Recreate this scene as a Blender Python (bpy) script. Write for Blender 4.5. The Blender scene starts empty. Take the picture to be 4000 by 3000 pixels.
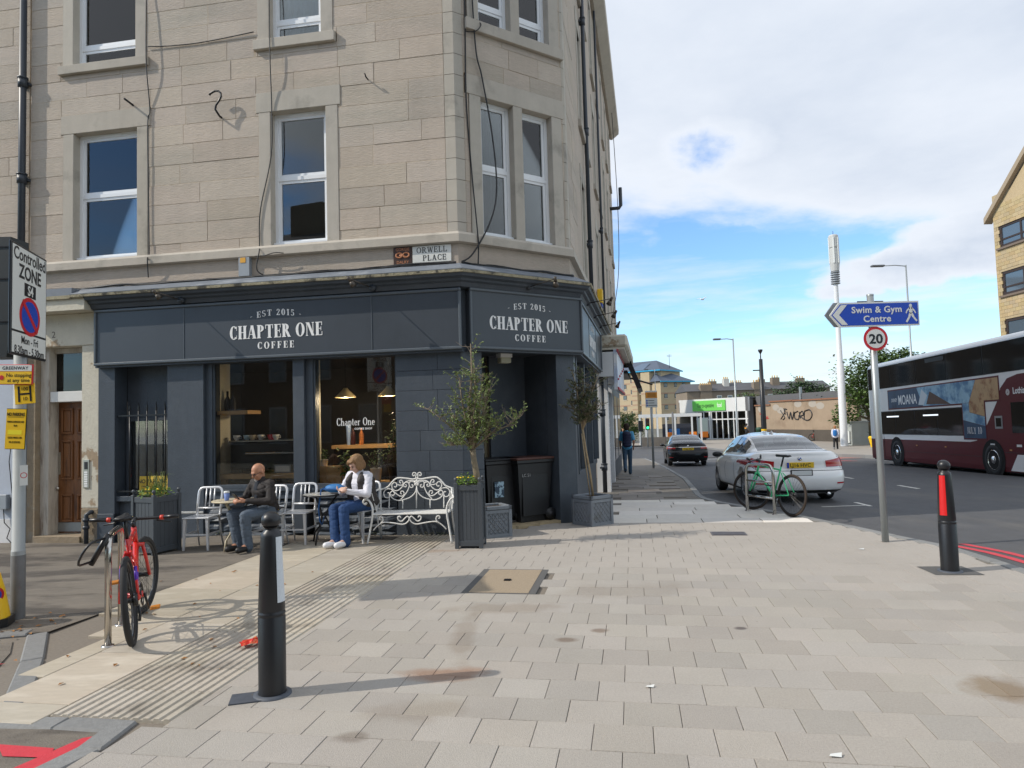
import bpy, bmesh, math, random
from mathutils import Vector, Matrix
from math import sin, cos, pi, radians
rnd = random.Random(11)
SC = bpy.context.scene
COL = SC.collection
# ---------------------------------------------------------------- camera, sky, sun, exposure
PITCH, ROLL = 0.0535, 0.0287
fw = Vector((0, cos(PITCH), sin(PITCH))); up = Vector((0, -sin(PITCH), cos(PITCH))); rt = Vector((1, 0, 0))
r2 = rt * cos(ROLL) - up * sin(ROLL); u2 = up * cos(ROLL) + rt * sin(ROLL)
cam = bpy.data.cameras.new('camera'); cam.sensor_width = 36; cam.lens = 36 * 2690 / 4000
cam.clip_start = .05; cam.clip_end = 3000
cob = bpy.data.objects.new('camera', cam); COL.objects.link(cob)
cob.matrix_world = Matrix(((r2.x, u2.x, -fw.x, 0), (r2.y, u2.y, -fw.y, 0), (r2.z, u2.z, -fw.z, 1.63), (0, 0, 0, 1)))
SC.camera = cob
SUN_EL, SUN_DIR = radians(38.6), Vector((-.982, -.191, 0)).normalized()   # towards the sun, on the ground
sd = SUN_DIR * cos(SUN_EL) + Vector((0, 0, sin(SUN_EL)))
sun = bpy.data.lights.new('sun', 'SUN'); sun.energy = 2.75; sun.angle = radians(.55); sun.color = (1, .93, .82)
sob = bpy.data.objects.new('sun', sun); COL.objects.link(sob)
sob.rotation_euler = sd.to_track_quat('Z', 'Y').to_euler(); sob.location = (-30, -10, 40)
W = bpy.data.worlds.new('World'); SC.world = W; W.use_nodes = True
nt = W.node_tree; nt.nodes.clear()
def N(t, typ, **k):
    n = t.nodes.new(typ)
    for a, v in k.items():
        if a.startswith('i_'):
            key = a[2:]; n.inputs[int(key) if key.isdigit() else key.replace('_', ' ')].default_value = v
        else: setattr(n, a, v)
    return n
def L(t, a, ao, b, bi): t.links.new(a.outputs[ao], b.inputs[bi])
def mth(t, op, a, b=None, clamp=False):
    n = t.nodes.new('ShaderNodeMath'); n.operation = op; n.use_clamp = clamp
    for i, v in enumerate((a, b)):
        if v is None: continue
        if isinstance(v, (int, float)): n.inputs[i].default_value = v
        else: t.links.new(v, n.inputs[i])
    return n.outputs[0]
def sky_world():
    out = N(nt, 'ShaderNodeOutputWorld'); bg = N(nt, 'ShaderNodeBackground', i_Strength=.15); L(nt, bg, 0, out, 0)
    sk = N(nt, 'ShaderNodeTexSky', sky_type='NISHITA', sun_disc=False, sun_elevation=SUN_EL,
           sun_rotation=math.atan2(SUN_DIR.x, SUN_DIR.y), altitude=60, air_density=1.2, dust_density=.15, ozone_density=2.2)
    tc = N(nt, 'ShaderNodeTexCoord'); sp = N(nt, 'ShaderNodeSeparateXYZ'); L(nt, tc, 'Generated', sp, 0)
    x, y, z = sp.outputs
    zz = mth(nt, 'ADD', mth(nt, 'MAXIMUM', z, 0.0), .09)
    px, py = mth(nt, 'DIVIDE', x, zz), mth(nt, 'DIVIDE', y, zz)       # the cloud layer seen as a flat sheet overhead
    cb = N(nt, 'ShaderNodeCombineXYZ'); nt.links.new(px, cb.inputs[0]); nt.links.new(py, cb.inputs[1])
    def noise(sc, det, rough, off, dist=0.):
        mp = N(nt, 'ShaderNodeMapping'); mp.inputs['Location'].default_value = off; L(nt, cb, 0, mp, 0)
        n = N(nt, 'ShaderNodeTexNoise', i_Scale=sc, i_Detail=det, i_Roughness=rough, i_Distortion=dist); L(nt, mp, 0, n, 0); return n.outputs[0]
    n1 = noise(.55, 9, .56, (3.1, 1.7, 0), .25); n2 = noise(1.7, 7, .6, (7, 2, 1)); n3 = noise(.28, 3, .5, (1.0, 5, 2))
    big = mth(nt, 'ADD', mth(nt, 'MULTIPLY', n1, .62), mth(nt, 'MULTIPLY', n2, .22))
    big = mth(nt, 'ADD', big, mth(nt, 'MULTIPLY', n3, .25))
    # more cover overhead than low down, as that afternoon: thick sheet above 17 degrees, open blue below
    rm = N(nt, 'ShaderNodeMapRange', i_1=.13, i_2=.34, i_3=-.105, i_4=.135); rm.interpolation_type = 'SMOOTHSTEP'
    el = mth(nt, 'ADD', z, mth(nt, 'MULTIPLY', mth(nt, 'SUBTRACT', x, .35), .12)); nt.links.new(el, rm.inputs[0])
    cov = mth(nt, 'ADD', big, rm.outputs[0])
    # single openings and heaps of that afternoon's sky, by compass bearing and height
    az = mth(nt, 'ARCTAN2', x, y); nq = N(nt, 'ShaderNodeTexNoise', i_Scale=11., i_Detail=5, i_Roughness=.55); L(nt, tc, 'Generated', nq, 0); nz = mth(nt, 'MULTIPLY', mth(nt, 'SUBTRACT', nq.outputs[0], .48), 3.6)
    for a0, z0, wa, wz, k in ((.297, .355, .07, .03, -.22), (.20, .215, .13, .045, -.2), (.36, .20, .08, .03, -.12), (.50, .172, .09, .026, .24), (.58, .185, .08, .035, .24), (.345, .12, .06, .011, .2), (.265, .118, .03, .007, .16), (.53, .105, .05, .012, .2), (.44, .15, .05, .012, .15)):
        e = mth(nt, 'ADD', mth(nt, 'POWER', mth(nt, 'DIVIDE', mth(nt, 'SUBTRACT', az, a0), wa), 2.0), mth(nt, 'POWER', mth(nt, 'ABSOLUTE', mth(nt, 'DIVIDE', mth(nt, 'SUBTRACT', z, z0), wz)), 2.0))
        e = mth(nt, 'ADD', e, nz); g_ = N(nt, 'ShaderNodeMapRange', i_1=1.7, i_2=-.6, i_3=0., i_4=1.); nt.links.new(e, g_.inputs[0]); cov = mth(nt, 'ADD', cov, mth(nt, 'MULTIPLY', g_.outputs[0], k))
    c = N(nt, 'ShaderNodeMapRange', i_1=.5, i_2=.63); c.interpolation_type = 'SMOOTHSTEP'; nt.links.new(cov, c.inputs[0])
    # thin streaks low in the sky
    mp = N(nt, 'ShaderNodeMapping'); mp.inputs['Scale'].default_value = (2.2, 2.2, 16); mp.inputs['Rotation'].default_value = (0, .12, 0); L(nt, tc, 'Generated', mp, 0)
    st = N(nt, 'ShaderNodeTexNoise', i_Scale=1.6, i_Detail=6, i_Roughness=.6); L(nt, mp, 0, st, 0)
    s2 = N(nt, 'ShaderNodeMapRange', i_1=.43, i_2=.68, i_3=0., i_4=.85); nt.links.new(st.outputs[0], s2.inputs[0])
    low = N(nt, 'ShaderNodeMapRange', i_1=.34, i_2=.1, i_3=0., i_4=1.); nt.links.new(z, low.inputs[0])
    c2 = mth(nt, 'MAXIMUM', c.outputs[0], mth(nt, 'MULTIPLY', s2.outputs[0], low.outputs[0]), True)
    # soft grey bodies, bright edges
    sh = N(nt, 'ShaderNodeMapRange', i_1=.55, i_2=.9); nt.links.new(cov, sh.inputs[0])
    shd = mth(nt, 'MULTIPLY', sh.outputs[0], mth(nt, 'ADD', .45, n2))
    cr = N(nt, 'ShaderNodeValToRGB'); cr.color_ramp.elements[0].color = (4.7, 4.95, 5.35, 1); cr.color_ramp.elements[1].color = (3.3, 3.7, 4.35, 1)
    cr.color_ramp.elements[1].position = .85; nt.links.new(shd, cr.inputs[0])
    tint = N(nt, 'ShaderNodeMix', data_type='RGBA', blend_type='MULTIPLY'); tint.inputs[0].default_value = 1
    L(nt, sk, 0, tint, 6); tint.inputs[7].default_value = (.70, .90, 1.14, 1)
    mx = N(nt, 'ShaderNodeMix', data_type='RGBA'); nt.links.new(c2, mx.inputs[0]); nt.links.new(tint.outputs[2], mx.inputs[6]); L(nt, cr, 0, mx, 7)
    nt.links.new(mx.outputs[2], bg.inputs[0])
sky_world()
vs = SC.view_settings; vs.view_transform = 'Standard'; vs.look = 'None'; vs.exposure = 0.38; vs.gamma = 1; vs.use_curve_mapping = False
# ---------------------------------------------------------------- materials
MATS = {}
def mat(name, col, rough=.6, metal=0., nv=0., ns=4., bump=0., bs=60., rand=0., spec=.5, stretch=(1, 1, 1), col2=None, big=0., streak=0., c2s=1.2, c2lo=.52, c2hi=.68, coat=0., det=6):
    if name in MATS: return MATS[name]
    m = bpy.data.materials.new(name); m.use_nodes = True; t = m.node_tree; b = t.nodes['Principled BSDF']
    b.inputs['Roughness'].default_value = rough; b.inputs['Metallic'].default_value = metal; b.inputs['Specular IOR Level'].default_value = spec
    b.inputs['Coat Weight'].default_value = coat; b.inputs['Coat Roughness'].default_value = .06
    src = None
    if nv or rand or bump or col2:
        g = N(t, 'ShaderNodeNewGeometry'); mp = N(t, 'ShaderNodeMapping'); mp.inputs['Scale'].default_value = stretch; L(t, g, 'Position', mp, 0)
        oi = N(t, 'ShaderNodeObjectInfo')
    if nv or rand or col2:
        rgb = N(t, 'ShaderNodeRGB'); rgb.outputs[0].default_value = (*col, 1); src = rgb.outputs[0]
        if col2:
            n = N(t, 'ShaderNodeTexNoise', i_Scale=c2s, i_Detail=det, i_Roughness=.62); L(t, mp, 0, n, 0)
            r = N(t, 'ShaderNodeMapRange', i_1=c2lo, i_2=c2hi); t.links.new(n.outputs[0], r.inputs[0])
            x = N(t, 'ShaderNodeMix', data_type='RGBA'); t.links.new(r.outputs[0], x.inputs[0]); t.links.new(src, x.inputs[6]); x.inputs[7].default_value = (*col2, 1); src = x.outputs[2]
        f = None
        if nv:
            n = N(t, 'ShaderNodeTexNoise', i_Scale=ns, i_Detail=det, i_Roughness=.65); L(t, mp, 0, n, 0)
            f = mth(t, 'ADD', mth(t, 'MULTIPLY', mth(t, 'SUBTRACT', n.outputs[0], .5), nv * 3.2), 1)
        if rand:
            fr = mth(t, 'ADD', mth(t, 'MULTIPLY', mth(t, 'SUBTRACT', oi.outputs['Random'], .5), rand * 2), 1)
            f = mth(t, 'MULTIPLY', f, fr) if f else fr
        for amt, scl, kk in ((big, 1.1, (1, 1, 1)), (streak, 2.6, (1, 1, .13))):
            if not amt: continue
            mp2 = N(t, 'ShaderNodeMapping'); mp2.inputs['Scale'].default_value = kk; L(t, g, 'Position', mp2, 0); n = N(t, 'ShaderNodeTexNoise', i_Scale=scl, i_Detail=7, i_Roughness=.68); L(t, mp2, 0, n, 0)
            f2 = mth(t, 'ADD', mth(t, 'MULTIPLY', mth(t, 'SUBTRACT', n.outputs[0], .5), amt * 3.2), 1); f = mth(t, 'MULTIPLY', f, f2) if f else f2
        if f:
            h = N(t, 'ShaderNodeHueSaturation'); t.links.new(src, h.inputs['Color']); t.links.new(f, h.inputs['Value']); src = h.outputs[0]
            if rand:
                t.links.new(mth(t, 'ADD', .5, mth(t, 'MULTIPLY', mth(t, 'SUBTRACT', mth(t, 'FRACT', mth(t, 'MULTIPLY', oi.outputs['Random'], 17.3)), .5), rand * .12)), h.inputs['Hue'])
                t.links.new(mth(t, 'ADD', 1, mth(t, 'MULTIPLY', mth(t, 'SUBTRACT', mth(t, 'FRACT', mth(t, 'MULTIPLY', oi.outputs['Random'], 7.7)), .5), rand * 2.2)), h.inputs['Saturation'])
        t.links.new(src, b.inputs['Base Color'])
    else: b.inputs['Base Color'].default_value = (*col, 1)
    if bump:
        n = N(t, 'ShaderNodeTexNoise', i_Scale=bs, i_Detail=4, i_Roughness=.6); L(t, mp, 0, n, 0)
        bp = N(t, 'ShaderNodeBump', i_Strength=min(1, bump), i_Distance=.01 * max(1, bump)); t.links.new(n.outputs[0], bp.inputs['Height']); t.links.new(bp.outputs[0], b.inputs['Normal'])
    MATS[name] = m; return m
def glass_mat(name, tint=(.9, .95, .95), thru=.85, rough=.0, refl=1.7):
    if name in MATS: return MATS[name]
    m = bpy.data.materials.new(name); m.use_nodes = True; t = m.node_tree; t.nodes.clear()
    o = N(t, 'ShaderNodeOutputMaterial'); tr = N(t, 'ShaderNodeBsdfTransparent'); tr.inputs[0].default_value = (*[c * thru for c in tint], 1)
    gl = N(t, 'ShaderNodeBsdfGlossy', i_Roughness=rough); f = N(t, 'ShaderNodeFresnel', i_IOR=1.5); x = N(t, 'ShaderNodeMixShader')
    f2 = mth(t, 'MULTIPLY', f.outputs[0], refl, True)
    t.links.new(f2, x.inputs[0]); L(t, tr, 0, x, 1); L(t, gl, 0, x, 2); L(t, x, 0, o, 0); MATS[name] = m; return m
def emit_mat(name, col, s):
    if name in MATS: return MATS[name]
    m = mat(name, col, .4); b = m.node_tree.nodes['Principled BSDF']; b.inputs['Emission Color'].default_value = (*col, 1); b.inputs['Emission Strength'].default_value = s; return m
# ---------------------------------------------------------------- mesh builder and object helpers
class MB:
    def __init__(s, M=None): s.v = []; s.f = []; s.m = []; s.s = []; s.M = M
    def add(s, vs, fs, m=0, sm=False, M=None):
        b = len(s.v)
        for q in vs:
            q = Vector(q)
            if M is not None: q = M @ q
            if s.M is not None: q = s.M @ q
            s.v.append(q[:])
        for f in fs: s.f.append([b + i for i in f]); s.m.append(m); s.s.append(sm)
        return s
    def box(s, x0, x1, y0, y1, z0, z1, m=0, M=None, bev=0.):
        if bev:
            b = bev; vs = []
            for (x, sx) in ((x0, 1), (x1, -1)):
                for (y, sy) in ((y0, 1), (y1, -1)):
                    for (z, sz) in ((z0, 1), (z1, -1)):
                        vs += [(x, y + sy * b, z + sz * b), (x + sx * b, y, z + sz * b), (x + sx * b, y + sy * b, z)]
            i = lambda a, c, d, k: (a * 4 + c * 2 + d) * 3 + k
            fs = [[i(0, 0, 0, 0), i(0, 0, 1, 0), i(0, 1, 1, 0), i(0, 1, 0, 0)], [i(1, 0, 0, 0), i(1, 1, 0, 0), i(1, 1, 1, 0), i(1, 0, 1, 0)],
                  [i(0, 0, 0, 1), i(1, 0, 0, 1), i(1, 0, 1, 1), i(0, 0, 1, 1)], [i(0, 1, 0, 1), i(0, 1, 1, 1), i(1, 1, 1, 1), i(1, 1, 0, 1)],
                  [i(0, 0, 0, 2), i(0, 1, 0, 2), i(1, 1, 0, 2), i(1, 0, 0, 2)], [i(0, 0, 1, 2), i(1, 0, 1, 2), i(1, 1, 1, 2), i(0, 1, 1, 2)]]
            for c, d in ((0, 0), (0, 1), (1, 0), (1, 1)):
                fs.append([i(0, c, d, 1), i(0, c, d, 2), i(1, c, d, 2), i(1, c, d, 1)]); fs.append([i(c, 0, d, 0), i(c, 0, d, 2), i(c, 1, d, 2), i(c, 1, d, 0)])
                fs.append([i(c, d, 0, 0), i(c, d, 0, 1), i(c, d, 1, 1), i(c, d, 1, 0)])
            for a in (0, 1):
                for c in (0, 1):
                    for d in (0, 1): fs.append([i(a, c, d, 0), i(a, c, d, 1), i(a, c, d, 2)])
            return s.add(vs, fs, m, False, M)
        vs = [(x0, y0, z0), (x1, y0, z0), (x1, y1, z0), (x0, y1, z0), (x0, y0, z1), (x1, y0, z1), (x1, y1, z1), (x0, y1, z1)]
        return s.add(vs, [[3, 2, 1, 0], [4, 5, 6, 7], [0, 1, 5, 4], [1, 2, 6, 5], [2, 3, 7, 6], [3, 0, 4, 7]], m, False, M)
    def cbox(s, c, d, m=0, M=None, bev=0.): return s.box(c[0] - d[0] / 2, c[0] + d[0] / 2, c[1] - d[1] / 2, c[1] + d[1] / 2, c[2] - d[2] / 2, c[2] + d[2] / 2, m, M, bev)
    def lathe(s, prof, n=16, m=0, M=None, cap=True, sm=True, arc=2 * pi):
        k = len(prof); full = abs(arc - 2 * pi) < 1e-6; nn = n if full else n + 1
        vs = [(r * cos(arc * i / n), r * sin(arc * i / n), z) for i in range(nn) for r, z in prof]; fs = []
        for i in range(n):
            j = (i + 1) % nn
            for a in range(k - 1): fs.append([i * k + a, j * k + a, j * k + a + 1, i * k + a + 1])
        s.add(vs, fs, m, sm, M)
        if cap and full:
            if prof[0][0] > 1e-5: s.add([vs[i * k] for i in range(n)], [list(range(n))[::-1]], m, False, M)
            if prof[-1][0] > 1e-5: s.add([vs[i * k + k - 1] for i in range(n)], [list(range(n))], m, False, M)
        return s
    def cyl(s, p, q, r, r2=None, n=10, m=0, sm=True): return s.tube([p, q], [r, r if r2 is None else r2], n, m, sm=sm)
    def tube(s, pts, r, n=8, m=0, closed=False, sm=True, flat=None):
        pts = [Vector(p) for p in pts]; k = len(pts)
        if not isinstance(r, (list, tuple)): r = [r] * k
        up0 = None; rings = []
        for i, p in enumerate(pts):
            a = pts[(i - 1) % k] if (closed or i) else p; b = pts[(i + 1) % k] if (closed or i < k - 1) else p
            t = (b - a); t = t.normalized() if t.length > 1e-9 else Vector((0, 0, 1))
            if up0 is None:
                up0 = Vector((0, 0, 1)) if abs(t.z) < .9 else Vector((1, 0, 0))
            u = (up0 - t * up0.dot(t));
            if u.length < 1e-6: u = t.orthogonal()
            u.normalize(); up0 = u; w = t.cross(u)
            fa, fb = flat if flat else (1, 1)
            rings.append([p + (u * cos(2 * pi * j / n) * fa + w * sin(2 * pi * j / n) * fb) * r[i] for j in range(n)])
        vs = [q for g in rings for q in g]; fs = []
        for i in range(k if closed else k - 1):
            a, b = i * n, ((i + 1) % k) * n
            for j in range(n): fs.append([a + j, a + (j + 1) % n, b + (j + 1) % n, b + j])
        if not closed: fs += [list(range(n))[::-1], [(k - 1) * n + j for j in range(n)]]
        return s.add(vs, fs, m, sm)
    def prism(s, poly, z0, z1, m=0, M=None, sm=False):
        n = len(poly); vs = [(x, y, z0) for x, y in poly] + [(x, y, z1) for x, y in poly]
        fs = [list(range(n))[::-1], [n + i for i in range(n)]] + [[i, (i + 1) % n, n + (i + 1) % n, n + i] for i in range(n)]
        return s.add(vs, fs, m, sm, M)
    def quad(s, a, b, c, d, m=0): return s.add([a, b, c, d], [[0, 1, 2, 3]], m)
    def ell(s, c, r, m=0, M=None, nu=12, nv=8):
        vs = [(c[0], c[1], c[2] - r[2])]; fs = []
        for j in range(1, nv):
            a = -pi / 2 + pi * j / nv
            for i in range(nu): vs.append((c[0] + r[0] * cos(a) * cos(2 * pi * i / nu), c[1] + r[1] * cos(a) * sin(2 * pi * i / nu), c[2] + r[2] * sin(a)))
        vs.append((c[0], c[1], c[2] + r[2])); t = len(vs) - 1
        for i in range(nu): fs += [[0, 1 + (i + 1) % nu, 1 + i], [t, 1 + (nv - 2) * nu + i, 1 + (nv - 2) * nu + (i + 1) % nu]]
        for j in range(nv - 2):
            for i in range(nu): a = 1 + j * nu; fs.append([a + i, a + (i + 1) % nu, a + nu + (i + 1) % nu, a + nu + i])
        return s.add(vs, fs, m, True, M)
    def mesh(s, name, mats):
        me = bpy.data.meshes.new(name); me.from_pydata(s.v, [], s.f)
        for m in (mats if isinstance(mats, (list, tuple)) else [mats]): me.materials.append(m)
        me.polygons.foreach_set('material_index', s.m); me.polygons.foreach_set('use_smooth', s.s); me.update(); return me
    def build(s, name, mats, parent=None, loc=None, rz=0.): return link(name, s.mesh(name, mats), parent, loc, rz)
def link(name, me, parent=None, loc=None, rz=0.):
    o = bpy.data.objects.new(name, me); COL.objects.link(o); o.parent = parent
    if loc is not None: o.location = loc
    if rz: o.rotation_euler = (0, 0, rz)
    return o
def tag(o, label=None, cat=None, group=None, kind=None):
    for k, v in (('label', label), ('category', cat), ('group', group), ('kind', kind)):
        if v: o[k] = v
    return o
def thing(name, label, cat, loc=(0, 0, 0), rz=0., group=None):
    o = bpy.data.objects.new(name, None); COL.objects.link(o); o.location = loc; o.rotation_euler = (0, 0, rz); o.empty_display_size = .2
    return tag(o, label, cat, group)
def struct(o): o['kind'] = 'structure'; return o
def copy_tree(o, parent=None):
    c = o.copy(); COL.objects.link(c); c.parent = parent
    for ch in list(o.children): copy_tree(ch, c)
    return c
def T(x=0, y=0, z=0): return Matrix.Translation((x, y, z))
def RZ(a): return Matrix.Rotation(a, 4, 'Z')
def RX(a): return Matrix.Rotation(a, 4, 'X')
def RY(a): return Matrix.Rotation(a, 4, 'Y')
def apply_mods(o, name, mats=None):
    dg = bpy.context.evaluated_depsgraph_get(); dg.update()
    me = bpy.data.meshes.new_from_object(o.evaluated_get(dg)); me.name = name; return me
def text_mesh(body, size, ext=.002, align='CENTER', bold=0., sx=1., spacing=1.):
    c = bpy.data.curves.new('lettering', 'FONT'); c.body = body; c.size = size; c.extrude = ext; c.align_x = align; c.offset = bold; c.space_character = spacing; c.resolution_u = 3
    o = bpy.data.objects.new('lettering', c); COL.objects.link(o); me = apply_mods(o, 'lettering'); bpy.data.objects.remove(o); bpy.data.curves.remove(c)
    for v in me.vertices: v.co = (v.co.x * sx, -v.co.z, v.co.y)          # stands up, faces -Y
    me.flip_normals() if False else None
    return me
def text(body, size, m, parent, x, y, z, rz=0., name='lettering', **k):
    me = text_mesh(body, size, **k); me.materials.clear(); me.materials.append(m); return link(name, me, parent, (x, y, z), rz)
# serif capitals: thick stems, hairlines, slab serifs, built as polygons in a unit cap height
def serif(body, h, st=.2, hr=.055, track=.1, arch=None):
    quads = []; X = 0.
    def box(x0, x1, y0, y1): quads.append([(X + x0, y0), (X + x1, y0), (X + x1, y1), (X + x0, y1)])
    def par(x0, y0, x1, y1, w): quads.append([(X + x0, y0), (X + x0 + w, y0), (X + x1 + w, y1), (X + x1, y1)])
    def arc(cx, cy, rx, ry, a0, a1, tx, ty, n=14):
        for i in range(n):
            a, b = radians(a0 + (a1 - a0) * i / n), radians(a0 + (a1 - a0) * (i + 1) / n)
            quads.append([(X + cx + rx * cos(a), cy + ry * sin(a)), (X + cx + rx * cos(b), cy + ry * sin(b)), (X + cx + (rx - tx) * cos(b), cy + (ry - ty) * sin(b)), (X + cx + (rx - tx) * cos(a), cy + (ry - ty) * sin(a))])
    def stem(x, w=st, y0=0., y1=1., s=.07):
        box(x, x + w, y0, y1); box(x - s, x + w + s, y0, y0 + hr); box(x - s, x + w + s, y1 - hr, y1)
    for ch in body:
        w = .35
        if ch == 'C' or ch == 'G':
            arc(.4, .5, .4, .52, 42, 318, st, hr); box(.66, .7, .66, .98); box(.66, .7, .04, .3); w = .74
            if ch == 'G': box(.5, .74, .38, .38 + hr); box(.56, .7, .05, .4)
        elif ch == 'O' or ch == '0': rx = .43 if ch == 'O' else .33; arc(rx, .5, rx, .52, 0, 360, st, hr, 24); w = 2 * rx
        elif ch == 'H': stem(.07); stem(.55); box(.2, .6, .47, .47 + hr); w = .82
        elif ch == 'A': par(.1, 0, .38, 1, hr * 1.3); par(.6, 0, .34, 1, st * 1.05); box(.2, .62, .3, .3 + hr); box(0, .27, 0, hr); box(.5, .9, 0, hr); w = .88
        elif ch in 'PR':
            stem(.07); arc(.3, .74, .38 if ch == 'P' else .36, .26, -90, 90, st, hr); w = .72; box(.2, .34, 1 - hr, 1); box(.2, .34, .48, .48 + hr)
            if ch == 'R': par(.58, 0, .3, .5, st); box(.56, .86, 0, hr); w = .82
        elif ch == 'T': stem(.3, s=.09); box(.02, .78, 1 - hr, 1); box(.02, .02 + hr, .7, 1); box(.78 - hr, .78, .7, 1); w = .8
        elif ch in 'EFL':
            stem(.07); w = .68
            if ch in 'EF': box(.07, .64, 1 - hr, 1); box(.64 - hr, .64, .74, 1); box(.2, .5, .48, .48 + hr); box(.5, .5 + hr, .36, .64)
            if ch in 'EL': box(.07, .66, 0, hr); box(.66 - hr, .66, 0, .28)
        elif ch == 'N': stem(.1, hr * 1.2); stem(.68, hr * 1.2); par(.6, 0, .1, 1, st); w = .86
        elif ch == 'W':
            for k in (0, .42): par(.22 + k, 0, .02 + k, 1, st * .9); par(.26 + k, 0, .5 + k, 1, hr)
            box(0, .3, 1 - hr, 1); box(.8, 1.06, 1 - hr, 1); w = 1.04
        elif ch == 'M': stem(.06, hr); stem(.72, st); par(.4, .1, .08, 1, st * .9); par(.44, .1, .76, 1, hr); w = .98
        elif ch == 'S': arc(.32, .74, .3, .28, 20, 270, st * .8, hr); arc(.32, .27, .32, .28, -160, 90, st * .8, hr); w = .66
        elif ch == 'D': stem(.07); arc(.3, .5, .46, .5, -90, 90, st, hr); w = .8
        elif ch == 'Y': par(.3, .45, .04, 1, st); par(.42, .45, .7, 1, hr); box(.3, .3 + st, 0, .5); box(.2, .6, 0, hr); w = .8
        elif ch == 'I': stem(.07); w = .34
        elif ch == 'J': box(.24, .24 + st, .2, 1); arc(.24, .2, .2, .2, 180, 360, hr, hr); w = .5
        elif ch == 'U': stem(.07, y0=.3); box(.62, .62 + hr, .3, 1); arc(.37, .3, .3, .3, 180, 360, st, hr); w = .78
        elif ch == '2': arc(.3, .72, .28, .28, -20, 180, st * .8, hr); par(.05, .05, .36, .62, st * .7); box(.02, .6, 0, .1); box(.56, .6, 0, .25); w = .62
        elif ch == '1': stem(.16, s=.1); par(.06, .78, .16, .95, .08); w = .5
        elif ch == '5': arc(.28, .33, .3, .33, -150, 110, st * .8, hr); box(.1, .1 + hr, .5, 1); box(.1, .54, .86, 1); w = .6
        elif ch == '-': box(.02, .3, .42, .42 + hr * 1.4); w = .34
        # lower case, x-height .62
        elif ch == 'h': stem(.05, st * .85, s=.05); arc(.38, .36, .24, .26, 0, 150, st * .8, hr); box(.62 - st * .8, .62, 0, .4); box(.38, .7, 0, hr); w = .7
        elif ch == 'n': stem(.05, st * .85, y1=.62, s=.05); arc(.38, .36, .24, .26, 0, 150, st * .8, hr); box(.62 - st * .8, .62, 0, .4); box(.38, .7, 0, hr); w = .7
        elif ch == 'a': arc(.24, .2, .22, .2, 60, 360, st * .7, hr); arc(.26, .4, .22, .22, 0, 150, st * .8, hr); box(.48 - st * .8, .48, 0, .42); box(.44, .56, 0, hr); w = .56
        elif ch == 'p': stem(.05, st * .85, y0=-.3, y1=.62, s=.05); arc(.36, .31, .26, .32, -150, 150, st * .8, hr); w = .64
        elif ch == 't': box(.1, .1 + st * .8, .05, .85); box(0, .36, .62 - hr, .62); arc(.28, .14, .18, .14, 180, 300, hr * 1.5, hr); w = .38
        elif ch == 'e': arc(.28, .31, .27, .32, 0, 325, st * .8, hr); box(.1, .54, .31, .31 + hr); w = .56
        elif ch == 'r': stem(.05, st * .85, y1=.62, s=.05); arc(.38, .38, .2, .24, 60, 150, st * .7, hr * 1.4); w = .48
        X += w + track
    Wd = X - track; out = []
    for q in quads: out.append([((x - Wd / 2) * h, y * h) for x, y in q])
    if arch:                                                   # letters set along a shallow arc, crown of the arc upward
        out = [[(x, y + arch * (1 - (x / (Wd * h / 2)) ** 2)) for x, y in q] for q in out]
    return out, Wd * h
def serif_obj(body, h, m, parent, x, y, z, rz=0., width=None, ext=.004, name='lettering', M=None, **k):
    qs, w = serif(body, h, **k); sx = (width / w) if width else 1.; b = MB(M)
    for i, q in enumerate(qs):
        e = ext + (i % 5) * .0004
        b.add([(px * sx, -e, pz) for px, pz in q] + [(px * sx, 0, pz) for px, pz in q], [[0, 1, 2, 3], [0, 4, 5, 1], [1, 5, 6, 2], [2, 6, 7, 3], [3, 7, 4, 0]])
    return b.build(name, m, parent, (x, y, z), rz)
# ---------------------------------------------------------------- the lie of the land and the three walls of the corner block
def sp(t): return math.log1p(math.exp(-abs(t))) + max(t, 0)
def smooth(a, b, t): t = min(1, max(0, (t - a) / (b - a))); return t * t * (3 - 2 * t)
def zg(x, y): return -.029 * (sp(y - 11.5) - 2 * sp((y - 46) / 2)) - .11 * smooth(4.6, 6.2, -x) * smooth(7.5, 9.5, y)
AF, AC, AR = radians(-9.7), radians(34), radians(78.8)
def frame(o, a): return T(o[0], o[1], 0) @ RZ(a)            # local x along the wall, y into it, z up
FO = (-.744, 10.148); CO_ = FO; RO = (1.017, 11.336); CL = 2.124
FM, CM, RM = frame(FO, AF), frame(CO_, AC), frame(RO, AR)
FI = FM.inverted(); CR = FI @ CM; RR = FI @ RM                # chamfer and side wall seen from the front wall's frame
def fpt(s, d, z): return FM @ Vector((s, d, z))
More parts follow.
